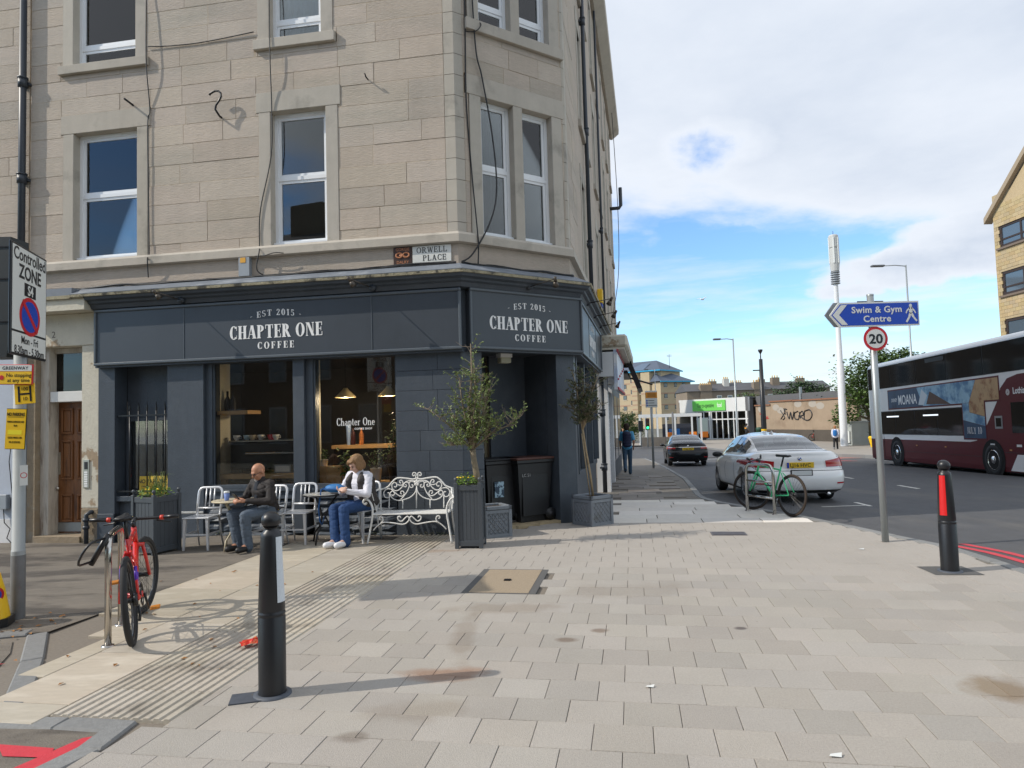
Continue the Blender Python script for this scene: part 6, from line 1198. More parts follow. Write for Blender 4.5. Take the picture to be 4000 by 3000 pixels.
def figure(label, loc, rz, J, cols, vox=.009, hair=None, skin=None, group=None, fem=False, extras=None, hands=True, up_cloth='jacket', low_cloth='trousers', up_r=.013, low_r=.012, sleeves=1.):
    skin = skin or m_skin; P_ = {k: Vector(v) for k, v in J.items() if k not in ('yaw', 'pitch', 'hd')}
    H = T(*P_['head']) @ RZ(J.get('yaw', 0)) @ RX(J.get('pitch', 0)); A = (P_['chest'] - P_['pelvis']).normalized(); TM = Vector((0, 0, 1)).rotation_difference(A).to_matrix().to_4x4() @ RZ(J.get('twist', 0) if isinstance(J.get('twist', 0), float) else 0)
    tors = [P_['pelvis'], P_['pelvis'].lerp(P_['chest'], .45), P_['chest'], P_['chest'].lerp(P_['neck'], .55)]; rs = [(.165, .125, .1), (.15, .11, .1), (.175, .12, .12), (.14, .085, .07)] if not fem else [(.165, .12, .1), (.14, .105, .1), (.155, .115, .115), (.12, .08, .065)]
    B = Blob(); B.chain(tors, rs, 4, TM)
    arms = []
    for s_ in 'RL':
        sh, el, wr = P_['sh' + s_], P_['el' + s_], P_['wr' + s_]; arms.append((sh, el, wr)); B.cap(sh, el, .05, .04); B.cap(el, wr, .04, .026)
        B.cap(P_['chest'].lerp(P_['neck'], .6), sh, .06, .055); hp, kn, an, to = P_['hp' + s_], P_['kn' + s_], P_['an' + s_], P_['to' + s_]
        B.cap(hp, kn, .082, .056); B.cap(kn, an, .054, .036); B.cap(an, to, .036, .03)
        if hands and vox < .012: hand(B, wr, Vector(J['hd'][s_][0]), Vector(J['hd'][s_][1]), J['hd'][s_][2], J['hd'][s_][3])
        else: d = (wr - el).normalized(); B.cap(wr, wr + d * .09, .03, .022)
    B.cap(P_['neck'], H @ V3(0, .02, -.05), .052, .05)
    hp_ = lambda *a: H @ V3(*a)
    B.ell(hp_(0, .01, .03), (.076, .095, .09), H.to_3x3().to_4x4()); B.ell(hp_(0, -.03, -.04), (.058, .06, .07), H.to_3x3().to_4x4()); B.ell(hp_(0, -.055, -.085), (.03, .025, .025)); B.ell(hp_(0, -.078, .028), (.05, .018, .014), H.to_3x3().to_4x4())
    if vox < .02:
        B.cap(hp_(0, -.088, .018), hp_(0, -.108, -.022), .009, .013); B.ell(hp_(0, -.088, -.058), (.022, .01, .007), H.to_3x3().to_4x4())
        for s_ in (-1, 1): B.ell(hp_(s_ * .076, .012, -.005), (.012, .02, .03), H.to_3x3().to_4x4()); B.ell(hp_(s_ * .04, -.065, -.02), (.024, .02, .018))
    me = B.done('person', skin, None, vox, 3); p = me; p.location = loc; p.rotation_euler = (0, 0, rz); tag(p, label, 'person', group)
    U = Blob(); U.chain(tors, [[x + up_r * 1.5 for x in r] for r in rs], 4, TM); U.cap(P_['neck'] - (P_['neck'] - P_['chest']) * .2, P_['neck'] + (P_['neck'] - P_['chest']) * .1, .075, .066)
    for sh, el, wr in arms:
        U.cap(P_['chest'].lerp(P_['neck'], .6), sh, .07 + up_r, .058 + up_r)
        if sleeves >= 1: U.cap(sh, el, .052 + up_r * 1.3, .044 + up_r * 1.2); U.cap(el, el.lerp(wr, .93), .046 + up_r * 1.1, .03 + up_r)
        elif sleeves > 0: U.cap(sh, sh.lerp(el, sleeves * 1.6), .054 + up_r, .052 + up_r)
    U.done(up_cloth, cols[0], p, vox * 1.15, 3, .008 if vox < .012 else 0, 7)
    Lw = Blob(); Lw.chain(tors[:2], [[x + low_r for x in r] for r in rs[:2]], 3, TM)
    for s_ in 'RL': Lw.cap(P_['hp' + s_], P_['kn' + s_], .086 + low_r, .062 + low_r); Lw.cap(P_['kn' + s_], P_['an' + s_] + V3(0, .0, -.035), .062 + low_r, .056 + low_r * .9)
    Lw.done(low_cloth, cols[1], p, vox * 1.15, 3, .007 if vox < .012 else 0, 7)
    for s_ in 'RL':
        S = Blob(); an, to = P_['an' + s_], P_['to' + s_]; d = (to - an); f = Vector((d.x, d.y, 0)).normalized(); S.cap(an + V3(0, 0, .0), an - f * .02 + V3(0, 0, -.03), .046, .05); S.cap(an + V3(0, 0, -.035) - f * .02, to + V3(0, 0, .005), .046, .042); o = S.done('shoe', cols[2], p, vox * 1.1, 2)
        for v in o.data.vertices:
            if v.co.z < min(an.z, to.z + .06) - .088: v.co.z = min(an.z, to.z + .06) - .088
    if vox < .02:
        for s_ in (-1, 1): e = MB(); e.ell((0, 0, 0), (.011, .006, .007), nu=8, nv=6); e.build('eye', m_blk, p, hp_(s_ * .031, -.082, .008))
    if hair:
        Hb = Blob(); Hm = H.to_3x3().to_4x4()
        for c, r in hair[0]: Hb.ell(hp_(*c), r, Hm)
        Hb.done('hair', hair[1], p, vox * .8 if vox < .012 else vox, 2, .004 if vox < .012 else 0, 24)
    if extras: extras(p, H, P_)
    return p
m_jack = mat('black brown jacket cloth', (.022, .017, .016), .75, nv=.15, ns=10, bump=.5, bs=22); m_jean = mat('faded grey jeans', (.085, .11, .145), .8, nv=.22, ns=9, bump=.4, bs=60); m_shoeb = mat('black shoe', (.014, .013, .013), .5)
def man_extras(p, H, P_):
    g = MB(); hh = lambda *a: H @ V3(*a)
    for s_ in (-1, 1):
        g.tube([hh(s_ * .034 + .024 * cos(a), -.098, .004 + .017 * sin(a)) for a in [2 * pi * i / 14 for i in range(14)]], .0028, 5, closed=True); g.tube([hh(s_ * .058, -.096, .008), hh(s_ * .08, -.04, .012), hh(s_ * .083, .02, .004)], .0032, 5)
    g.tube([hh(-.01, -.1, .006), hh(.01, -.1, .006)], .0025, 5); g.build('glasses', m_blk, p)
    b = Blob(); b.ell(hh(0, -.078, -.1), (.028, .018, .026)); b.ell(hh(0, -.092, -.075), (.026, .008, .008)); b.done('goatee', mat('grey beard', (.34, .32, .30), .9), p, .007, 1)
    c = Blob(); c.chain([P_['chest'] + V3(0, -.112, -.14), P_['chest'] + V3(0, -.118, .03), P_['neck'] + V3(0, -.055, -.03)], [(.035, .012, .05), (.05, .016, .05), (.05, .03, .04)], 4); c.done('shirt', mat('dark blue shirt', (.012, .017, .028), .8), p, .01, 2)
YM = 9.56
man = figure('bald man with glasses in a dark jacket bent over his phone', (-3.43, 9.57, -.005), radians(-35),
    dict(pelvis=(0, .02, .525), chest=(0, -.05, .775), neck=(0, -.085, .925), head=(0, -.125, 1.035), yaw=radians(-4), pitch=radians(26),
         shR=(-.175, -.075, .875), shL=(.175, -.065, .875), elR=(-.245, -.17, .66), elL=(.255, -.12, .645), wrR=(-.085, -.36, .69), wrL=(.06, -.36, .67),
         hpR=(-.09, .0, .51), hpL=(.09, .0, .51), knR=(-.20, -.40, .485), knL=(.12, -.42, .485), anR=(-.10, -.37, .095), anL=(.10, -.36, .095), toR=(-.10, -.53, .045), toL=(.12, -.52, .045),
         hd=dict(R=((.45, -.85, .1), (.2, .3, -1), 1, 1.0), L=((-.55, -.8, .15), (-.5, .3, -.75), -1, .9))), (m_jack, m_jean, m_shoeb), .0085, None, m_skin, extras=man_extras)
ph = thing('mobile_phone', 'dark mobile phone held in both hands of the bald man', 'phone', tuple(man.matrix_world @ V3(0, 0, 0)), 0); ph.location = (-3.43 + (-.015 * cos(radians(-35)) - -.45 * sin(radians(-35))), 9.57 + (-.015 * sin(radians(-35)) + -.45 * cos(radians(-35))), .715); ph.rotation_euler = (radians(40), 0, radians(-35)); MB().box(-.04, .04, -.005, .005, -.075, .075, bev=.003).build('case', m_blk, ph); MB().box(-.036, .036, .0055, .007, -.07, .07).build('screen', mat('phone glass', (.02, .02, .025), .08), ph)
m_shirtw = mat('white blouse cloth', (.72, .71, .77), .85, nv=.06, ns=9, bump=.6, bs=18); m_gilet = mat('dark quilted gilet', (.035, .028, .026), .6, nv=.15, ns=12, bump=1.2, bs=16); m_bjean = mat('blue jeans', (.014, .05, .15), .8, nv=.25, ns=9, bump=.4, bs=60); m_wshoe = mat('white trainer', (.74, .74, .76), .6, nv=.05, ns=20); m_hairb = mat('light brown hair', (.27, .15, .065), .55, nv=.4, ns=30, stretch=(3, 3, .6), bump=1, bs=50)
def wom_extras(p, H, P_):
    g = Blob(); TMx = I4
    A = (P_['chest'] - P_['pelvis'])
    for s_ in (-1, 1): g.chain([P_['pelvis'] + V3(s_ * .11, .01, .02), P_['pelvis'] + A * .5 + V3(s_ * .11, .0, 0), P_['chest'] + V3(s_ * .105, .0, .04), P_['neck'] + V3(s_ * .085, .02, -.035)], [(.115, .17, .1), (.092, .158, .1), (.088, .168, .09), (.055, .105, .05)], 4)
    g.chain([P_['pelvis'] + V3(0, .07, .02), P_['chest'] + V3(0, .06, .02), P_['neck'] + V3(0, .05, -.03)], [(.17, .1, .1), (.16, .095, .1), (.09, .05, .05)], 5)
    g.done('gilet', m_gilet, p, .010, 3, .006, 10)
wom = figure('woman in a white blouse and dark gilet looking down at her hands', (-2.165, 9.80, -.005), radians(-30),
    dict(pelvis=(0, .02, .535), chest=(0, -.03, .82), neck=(0, -.055, .975), head=(0, -.105, 1.09), yaw=radians(-18), pitch=radians(30),
         shR=(-.155, -.05, .925), shL=(.155, -.04, .925), elR=(-.23, -.16, .70), elL=(.225, -.14, .69), wrR=(-.07, -.33, .755), wrL=(.02, -.335, .735),
         hpR=(-.085, .0, .52), hpL=(.085, .0, .52), knR=(-.14, -.41, .50), knL=(.05, -.42, .51), anR=(-.03, -.50, .095), anL=(.10, -.44, .095), toR=(-.06, -.65, .045), toL=(.09, -.60, .045),
         hd=dict(R=((.75, -.6, .2), (.3, .5, -.8), 1, .9), L=((-.85, -.4, .1), (.1, .2, 1), 1, .9))), (m_shirtw, m_bjean, m_wshoe), .0085,
    ([((0, .03, .045), (.092, .105, .095)), ((0, .06, -.03), (.086, .07, .09)), ((-.07, .0, -.02), (.028, .06, .08)), ((.07, .0, -.02), (.028, .06, .08)), ((0, -.06, .085), (.075, .045, .03)), ((-.05, -.07, .055), (.03, .03, .04))], m_hairb), m_skin2, fem=True, extras=wom_extras)
# people on foot
def walk(h=1.75, st=.22, lift=.12, arm=.16):
    k = h / 1.75; S = lambda *a: tuple(x * k for x in a)
    return dict(pelvis=S(0, 0, .95), chest=S(0, .0, 1.28), neck=S(0, .01, 1.47), head=S(0, -.015, 1.63), shR=S(-.18, .0, 1.43), shL=S(.18, .0, 1.43), elR=S(-.23, arm * .6, 1.14), elL=S(.23, -arm * .3, 1.14), wrR=S(-.22, arm * .3 - .1, .92), wrL=S(.22, -arm - .06, .94),
                hpR=S(-.09, 0, .92), hpL=S(.09, 0, .92), knR=S(-.09, -st * .5, .5), knL=S(.09, st * .1, .49), anR=S(-.085, -st, .09), anL=S(.09, st * 1.2, .09 + lift), toR=S(-.09, -st - .16, .045), toL=S(.095, st * 1.2 - .12, .05 + lift * .45), pitch=0.)
def hairset(s=1.): return [((0, .03, .045), (.092 * s, .1 * s, .09 * s)), ((0, .06, -.02), (.082 * s, .06 * s, .07 * s))]
def far_person(label, x, y, rz, h, cols, hair, skin=None, vox=.02, extras=None, st=.22, lift=.1, sleeves=1., dz=0, group='people walking along the street'):
    return figure(label, (x, y, zg(x, y) + dz), rz, walk(h, st, lift), cols, vox, hair, skin, group, extras=extras, hands=False, up_cloth='shirt', sleeves=sleeves)
def backpack(m, m2, w=.16, h=.24, red=True):
    def f(p, H, P_):
        c = P_['chest'] + V3(0, .17, -.02); B = Blob(); B.chain([c + V3(0, 0, -h), c + V3(0, 0, h * .5), c + V3(0, -.02, h * .8)], [(w, .09, .08), (w, .1, .1), (w * .8, .07, .05)], 4); o = B.done('backpack', m, p, .02, 3)
        for s_ in (-1, 1): MB().tube([c + V3(s_ * .09, -.05, h * .85), P_['neck'] + V3(s_ * .11, .02, .03), P_['chest'] + V3(s_ * .13, -.15, .05)], .022, 6, flat=(1, .5)).build('strap', m2, o)
    return f
m_sky = mat('sky blue shirt', (.10, .36, .60), .8, nv=.1, ns=9); m_navy = mat('navy backpack', (.018, .022, .06), .7, nv=.1, ns=9); m_tee = mat('white tee shirt', (.66, .62, .68), .8); m_blackc = mat('black trousers', (.015, .015, .017), .8)
far_person('man in a sky blue shirt with a navy backpack walking away along the pavement', 3.98, 24.3, radians(180 - 8), 1.78, (m_sky, mat('mid blue jeans', (.045, .09, .15), .8, nv=.15, ns=8), m_shoeb), (hairset(1.2), mat('dark brown hair', (.045, .025, .015), .8)), vox=.016, extras=backpack(m_navy, m_navy), lift=.14, sleeves=.45)
far_person('man in a white shirt and black trousers walking towards the camera past the corner shops', 6.25, 46, radians(5), 1.74, (m_tee, m_blackc, m_shoeb), (hairset(), m_blk), m_skin3, .025)
far_person('person in a red top half hidden behind the walkers', 7.1, 49, radians(10), 1.66, (mat('red top', (.45, .03, .05), .8), m_blackc, m_shoeb), (hairset(), m_blk), None, .03)
far_person('person in blue clothes far down the pavement', 9.2, 58, radians(0), 1.7, (mat('denim jacket', (.05, .1, .22), .8), m_blackc, m_shoeb), (hairset(), m_hairb), None, .03)
far_person('pedestrian in a white top and black leggings with a bright blue backpack', 22.3, 47.9, radians(150), 1.62, (mat('white top', (.68, .68, .76), .8), m_blackc, m_wshoe), (hairset(), mat('ginger hair', (.35, .14, .05), .7)), m_skin2, .02, extras=backpack(mat('bright blue backpack', (.01, .14, .42), .6), mat('bright blue backpack', (1, 1, 1)), .14, .17), st=.3, lift=.04)
far_person('worker in a black top with an orange badge outside the food store', 22.3, 66, radians(120), 1.75, (m_blk, m_blackc, m_shoeb), (hairset(), m_blk), None, .03, extras=lambda p, H, P_: MB().cbox(P_['chest'] + V3(0, .15, .02), (.2, .03, .12)).build('badge', mat('orange badge', (.7, .3, .03), .6), p))
# ---------------------------------------------------------------- vehicles
m_tyre = mat('car tyre', (.016, .016, .017), .8); m_alloy = mat('alloy wheel', (.34, .35, .37), .3, .9); m_arch = mat('arch liner', (.006, .006, .006), .9); m_carglass = glass_mat('car glass', (.55, .62, .62), .62)
m_plate = mat('number plate yellow', (.80, .52, .02), .4); m_tail = mat('tail light red', (.42, .008, .012), .15, coat=.6); m_darktrim = mat('dark trim', (.015, .015, .016), .4); m_int = mat('car interior', (.03, .03, .032), .8)
def catm(tab, x):
    for a, b in zip(tab, tab[1:]):
        if x <= b[0]:
            f = max(0, (x - a[0]) / (b[0] - a[0])); f = f * f * (3 - 2 * f) * .35 + f * .65; return [p + (q - p) * f for p, q in zip(a[1:], b[1:])]
    return list(tab[-1][1:])
def car(label, loc, rz, paint, plate, style=0, pitch=0., cat='car', detail=True):
    t = thing('parked_car', label, cat, loc, rz, 'cars along the main street'); t.rotation_euler = (0, pitch, rz)
    L_ = 4.9; W_ = .93; RA, FA, WR = 1.10, 4.06, .335
    lv = [(.20, .16, 4.70, .80), (.27, .06, 4.80, .885), (.40, .0, 4.88, .915), (.55, -.01, 4.89, .928), (.655, .02, 4.87, .93), (.69, .075, 4.85, .926), (.78, .085, 4.78, .92), (.86, .08, 4.55, .905), (.93, .085, 4.15, .88), (.985, .105, 3.92, .845), (1.035, .10, 3.80, .79), (1.062, .14, 3.70, .74), (1.075, .30, 3.6, .60), (1.08, .7, 3.3, .25)]
    if style: lv = [(z, a + (.10 * smooth(.65, 1.0, z)), b, w) for z, a, b, w in lv]
    def outline(z, k, sgn):
        x0, x1, w = catm(lv, z); lr, lf = .52, 1.05
        if k <= 10: a = pi / 2 * k / 10; n = 2 / 2.9; return (x0 + lr - lr * abs(cos(a)) ** n, sgn * w * abs(sin(a)) ** n, z)
        if k <= 18: f = (k - 10) / 8; return (x0 + lr + (x1 - lf - x0 - lr) * f, sgn * w, z)
        a = pi / 2 * (28 - k) / 10; n = 2 / 2.5; return (x1 - lf + lf * abs(cos(a)) ** n, sgn * w * abs(sin(a)) ** n, z)
    zs = [.20, .235, .27, .33, .40, .48, .55, .61, .655, .672, .69, .735, .78, .82, .86, .895, .93, .96, .985, 1.01, 1.035, 1.05, 1.062, 1.07, 1.075, 1.08]
    b = MB(); ring = [(k, 1) for k in range(29)] + [(k, -1) for k in range(27, 0, -1)]; n = len(ring)
    vs = [outline(z, k, s_) for z in zs for k, s_ in ring]; fs = [[j * n + i, (j + 1) * n + i, (j + 1) * n + (i + 1) % n, j * n + (i + 1) % n] for j in range(len(zs) - 1) for i in range(n)]
    fs += [list(range(n)), [(len(zs) - 1) * n + i for i in range(n)][::-1]]; b.add(vs, fs, 0, True); o = b.build('body_raw', paint)
    cut = MB()
    for x in (RA, FA):
        for s_ in (-1, 1): cut.cyl((x, s_ * .60, WR + .02), (x, s_ * 1.1, WR + .02), WR + .045, n=36)
    co = cut.build('cutter', m_arch); md = o.modifiers.new('c', 'BOOLEAN'); md.object = co; md.operation = 'DIFFERENCE'; md.solver = 'EXACT'
    me = apply_mods(o, 'body'); bpy.data.objects.remove(o); bpy.data.objects.remove(co)
    me.materials.clear(); me.materials.append(paint); me.materials.append(m_arch)
    for p in me.polygons:
        if p.material_index > 1: p.material_index = 1
    body = link('body', me, t)
    # wheels
    for x in (RA, FA):
        for s_ in (-1, 1):
            y = s_ * .885; M_ = T(x, y, WR) @ RX(-s_ * pi / 2); w = MB(M_); w.lathe([(.22, -.2), (.31, -.21), (.333, -.19), (.335, -.03), (.318, -.005), (.24, .0), (.225, -.02)], 36, cap=False); wo = w.build('wheel', m_tyre, t)
            w = MB(M_); w.lathe([(.23, -.03), (.225, -.005), (.205, -.012), (.2, -.07)], 32, cap=False)
            for k in range(10): a = 2 * pi * k / 10; w.box(.03, .21, -.022, .022, -.03, -.012, M=RZ(a))
            w.lathe([(.06, -.03), (.055, -.004), (0, -.002)], 16, cap=False); w.build('rim', m_alloy, wo); w = MB(M_); w.lathe([(0, -.08), (.22, -.08)], 24, cap=False, sm=False); w.build('brake_disc', m_darktrim, wo)
    # greenhouse
    roofh = 0 if not style else -.005
    st = [(.60, 1.078, .66, 1.055, .70), (.85, 1.15, .635, 1.03, .775), (1.2, 1.275, .60, 1.0, .82), (1.55, 1.375, .575, .985, .84), (1.85, 1.43, .56, .975, .848), (2.4, 1.462, .555, .96, .852), (2.9, 1.445, .56, .95, .852), (3.2, 1.385, .58, .945, .848), (3.55, 1.22, .64, .935, .83), (3.9, 1.035, .70, .93, .78), (4.0, .97, .70, .92, .74)]
    if style: st = [(.50, 1.085, .64, 1.065, .68)] + [(a * .97 + .02, zr + (.02 if a < 2 else 0), wr, zb, wb) for a, zr, wr, zb, wb in st[1:]]
    xs = [st[0][0] + (st[-1][0] - st[0][0]) * i / 44 for i in range(45)]
    def sect(x):
        zr, wr, zb, wb = catm(st, x); h = zr - zb; pts = []
        for v in range(7): f = v / 6; pts.append((wb + (wr + .045 - wb) * f + .035 * sin(pi * f) * min(1, h / .3), zb + (h - min(.05, h * .3)) * f))
        pts += [(wr + .01, zr - min(.022, h * .14)), (wr - .05, zr - min(.008, h * .05)), (wr * .55, zr + .006), (0, zr + .012)]; return pts
    S_ = [sect(x) for x in xs]; k = len(S_[0]); full = [[(x, -y, z) for y, z in s_] + [(x, y, z) for y, z in s_[::-1]][1:] for x, s_ in zip(xs, S_)]; nf = len(full[0])
    parts = {}
    def cls(x, j):
        jj = j if j < k - 1 else nf - 2 - j
        if jj >= 7 and .70 < x < 1.68: return 'rear_window'
        if jj >= 7 and 3.1 < x < 3.86: return 'windscreen'
        if 0 < jj < 6 and 1.12 < x < 3.62:
            if abs(x - 2.28) < .05 or abs(x - 1.55) < .03: return 'pillar'
            return ('side_window', x < 2.28, j < k)
        return 'paint'
    vs = [p for f in full for p in f]
    for i in range(len(xs) - 1):
        for j in range(nf - 1): parts.setdefault(cls((xs[i] + xs[i + 1]) / 2, j), []).append([i * nf + j, (i + 1) * nf + j, (i + 1) * nf + j + 1, i * nf + j + 1])
    for key, fs in parts.items():
        used = sorted({i for f in fs for i in f}); mp = {a: q for q, a in enumerate(used)}; b = MB(); b.add([vs[i] for i in used], [[mp[i] for i in f] for f in fs], 0, True)
        nm = key if isinstance(key, str) else key[0]; b.build('roof' if nm == 'paint' else nm, paint if nm == 'paint' else (m_darktrim if nm == 'pillar' else m_carglass), t)
    b = MB()                                                 # seats and shelf inside
    b.box(1.0, 3.9, -.74, .74, .90, .93); b.box(.75, 1.6, -.62, .62, .99, 1.03)
    for y in (-.36, .36): b.box(1.75, 1.9, y - .24, y + .24, .9, 1.14, bev=.03); b.box(1.78, 1.88, y - .12, y + .12, 1.15, 1.29, bev=.03); b.box(2.75, 2.92, y - .25, y + .25, .9, 1.2, bev=.04); b.box(2.8, 2.9, y - .13, y + .13, 1.2, 1.36, bev=.03)
    b.build('interior', m_int, t)
    def patch(name, z0, z1, k0, k1, sgn, m, off=.006, nz=4, shape=None, par=None, sub=2):
        b = MB(); nk = int((k1 - k0) * sub); vs = []
        for i in range(nz + 1):
            for j in range(nk + 1):
                f = j / nk; zz0, zz1 = (shape(f) if shape else (z0, z1)); z = zz0 + (zz1 - zz0) * i / nz; kk = k0 + (k1 - k0) * f
                p = Vector(outline(z, kk, sgn)); q = Vector(outline(z, kk + .05, sgn)); d = (q - p); nn = Vector((d.y, -d.x, 0)); 
                if nn.length < 1e-6: nn = Vector((-1, 0, 0))
                nn.normalize(); c = Vector((2.4, 0, z))
                if nn.dot(p - c) < 0: nn = -nn
                vs.append(p + nn * off)
        b.add(vs, [[i * (nk + 1) + j, i * (nk + 1) + j + 1, (i + 1) * (nk + 1) + j + 1, (i + 1) * (nk + 1) + j] for i in range(nz) for j in range(nk)], 0, True); return b.build(name, m, par or t)
    # rear: lights, seams, plate, badge
    for s_ in (-1, 1):
        if not style: patch('tail_light', 0, 0, 2.7, 12.6, s_, m_tail, .008, 5, lambda f: (.745 + .02 * f, .875 + .085 * min(1, f * 1.6)) if f < .62 else (.765 + .06 * (f - .62) / .38, .94 - .05 * (f - .62) / .38))
        else: patch('tail_light', 0, 0, 3.4, 11.6, s_, m_tail, .008, 5, lambda f: (.80 - .0 * f, .86 + .06 * min(1, f * 2)))
        patch('reflector', .40, .43, 4.6, 7.4, s_, m_tail, .006); patch('bumper_seam', .672, .682, 0, 10, s_, m_darktrim, .004); patch('diffuser', .21, .275, 0, 7, s_, m_darktrim, .006)
        patch('boot_seam', .70, .96, 6.2 if not style else 6.5, 6.35 if not style else 6.65, s_, m_darktrim, .004, sub=10)
        for kk in (13.2, 15.6): patch('door_seam', .36, .93, kk, kk + .06, s_, m_darktrim, .003, sub=20)
        patch('sill', .205, .265, 10.5, 17.6, s_, m_darktrim, .006)
        for xk in (11.6, 14.0): patch('door_handle', .80, .825, xk, xk + .7, s_, paint if not style else m_darktrim, .018)
        mr = MB(); mr.ell((3.33, s_ * 1.0, .97), (.09, .12, .075), nu=12, nv=8); mr.box(3.3, 3.38, min(s_ * .84, s_ * .93), max(s_ * .84, s_ * .93), .93, .955); mr.build('wing_mirror', m_darktrim, t)
    x0 = catm(lv, .80)[0] + .012
    pl = MB(); pl.box(x0 - .035, x0 - .02, -.26, .26, .735, .85, bev=.004); po = pl.build('number_plate', m_plate, t)
    if plate:
        me = text_mesh(plate, .105, ext=.0008, bold=.001, sx=.95)
        me.transform(RZ(-pi / 2)); me.materials.append(m_blk); link('lettering', me, po, (x0 - .037, 0, .757))
        if not style: MB().box(x0 - .038, x0 - .0355, .215, .258, .737, .848).build('plate_band', m_blue, po)
    if not style: bm = MB(); xh = catm(lv, .62)[0]; bm.box(xh - .018, xh - .004, -.19, .19, .585, .68, bev=.005); bm.build('plate_holder', m_signw, t); bm = MB(); bm.box(xh - .014, xh + .02, -.21, .21, .572, .70, bev=.006); bm.build('holder_frame', m_darktrim, t)
    zb = .925; xb = catm(lv, zb)[0]; bd = MB(); bd.lathe([(0, .012), (.042, .01), (.042, 0)], 24, M=T(xb - .004, 0, zb) @ RY(-pi / 2), cap=False); bo = bd.build('badge', m_chrome, t)
    if not style:
        for q in range(4): b = MB(T(xb - .0165, 0, zb) @ RY(-pi / 2)); b.add([(0, 0, 0)] + [(.03 * cos(pi / 2 * q + pi / 8 * i), .03 * sin(pi / 2 * q + pi / 8 * i), .0005 * (q + 1)) for i in range(5)], [[0, i, i + 1] for i in range(1, 5)]); b.build('badge_quarter', m_blue if q % 2 else m_signw, bo)
    else:
        for s_ in (-1, 1): patch('chrome_strip', .868, .886, 0, 9, s_, m_chrome, .008)
    b = MB(); b.add([(2.0, -.02, 1.455), (2.25, -.025, 1.465), (2.25, .025, 1.465), (2.0, .02, 1.455), (2.03, 0, 1.53), (2.1, 0, 1.53)], [[0, 3, 4], [0, 4, 5, 1], [3, 2, 5, 4], [1, 5, 2]]); b.build('roof_aerial', paint if not style else m_darktrim, t)
    for y in (-.5, .5): b = MB(); b.cyl((.0 + .12, y, .2), (.0 + .02, y, .2), .035, n=12); b.build('exhaust', m_chrome, t)
    return t
m_chrome = mat('chrome', (.8, .8, .8), .12, 1); m_cwhite = mat('white car paint', (.90, .885, .86), .3, coat=.7); m_cblack = mat('black car paint', (.006, .007, .009), .25, spec=.3, coat=.25); m_csilver = mat('silver blue car paint', (.35, .42, .52), .3, .5, coat=.8)
def at_ground(x, y, dz=0): return (x, y, zg(x, y) - .1 + dz)
c1 = Vector((5.78, 14.75, 0)) - Vector((cos(radians(84)), sin(radians(84)), 0)) * 1.10
car('white saloon car parked at the kerb with its tail towards the camera', (c1.x, c1.y, zg(c1.x, c1.y) - .10), radians(84), m_cwhite, 'LJ16 HVC', 0, .0285).scale = (1, 1, .955)
c2 = Vector((8.05, 31.9, 0)); car('black saloon car with slim red tail lights parked further along the kerb', (c2.x, c2.y, zg(*c2[:2]) - .10), radians(81), m_cblack, 'Y165 DLF', 1, .029)
c3 = Vector((11.75, 31.2, 0)); car('silver blue car ahead of the white saloon, only its roof showing', (c3.x, c3.y, zg(*c3[:2]) - .10), radians(82), m_csilver, None, 0, .029)
# ---- the double decker; local x towards its front, y = 0 the side that faces the pavement
BA = radians(-96.387); bp = Vector((15.225, 27.6)) - Vector((cos(BA), sin(BA))) * 2.4
bus = thing('double_decker_bus', 'white and maroon double decker bus with an advert along its side', 'bus', (bp.x, bp.y, -.575), BA); bus.rotation_euler = (0, -.0145, BA)
m_bw = mat('bus white paint', (.84, .84, .83), .3, coat=.5); m_bm = mat('bus maroon paint', (.11, .010, .016), .35, spec=.3, coat=.15); m_bg = mat('bus window glass', (.010, .011, .012), .06, spec=.3); m_bsil = mat('bus silver frame', (.4, .41, .42), .35, .7)
LB = 11.4; wd = 2.5
def xsec(name, prof, x0, x1, m, parent=bus, taper=0.): 
    b = MB(); n = len(prof); vs = []; ss = [(x0, .965, .99), (x0 + .06, .99, .997), (x0 + .18, 1, 1), (x1 - .3, 1, 1), (x1 - .08, .98, .99), (x1, .93, .96)] if taper else [(x0, 1, 1), (x1, 1, 1)]
    for x, sy, sz in ss: vs += [(x, wd / 2 + (y - wd / 2) * sy, z if z < 2 else 2 + (z - 2) * sz) for y, z in prof]
    fs = [[i * n + j, (i + 1) * n + j, (i + 1) * n + (j + 1) % n, i * n + (j + 1) % n] for i in range(len(ss) - 1) for j in range(n)] + [list(range(n)), [(len(ss) - 1) * n + j for j in range(n)][::-1]]
    b.add(vs, [f[::-1] for f in fs], 0, False); return b.build(name, m, parent)
rc = .22; top = [(wd, 1.0)] + [(wd - rc + rc * cos(a), 4.18 - rc + rc * sin(a)) for a in [i * pi / 10 for i in range(6)]] + [(rc - rc * sin(a), 4.18 - rc + rc * cos(a)) for a in [i * pi / 10 for i in range(6)]] + [(0, 1.0)]
xsec('body', top, 0, LB, m_bw, taper=1); low = xsec('lower_body', [(wd, .16), (wd, .998), (.0, .998), (0, .30), (.02, .16)], .0, LB, m_bm, taper=1)
def side(name, pts, m, off=.006, parent=bus, th=.02): return MB().prism(pts, -off, th, M=RX(pi / 2) @ Matrix.Diagonal((1, 1, -1, 1))).build(name, m, parent) if False else sidep(name, pts, m, off, parent)
def sidep(name, pts, m, off, parent):
    n = len(pts); b = MB(); b.add([(x, -off, z) for x, z in pts] + [(x, .01, z) for x, z in pts], [list(range(n))] + [[(i + 1) % n, i, n + i, n + (i + 1) % n] for i in range(n)]); return b.build(name, m, parent)
def rect(x0, x1, z0, z1): return [(x0, z0), (x1, z0), (x1, z1), (x0, z1)]
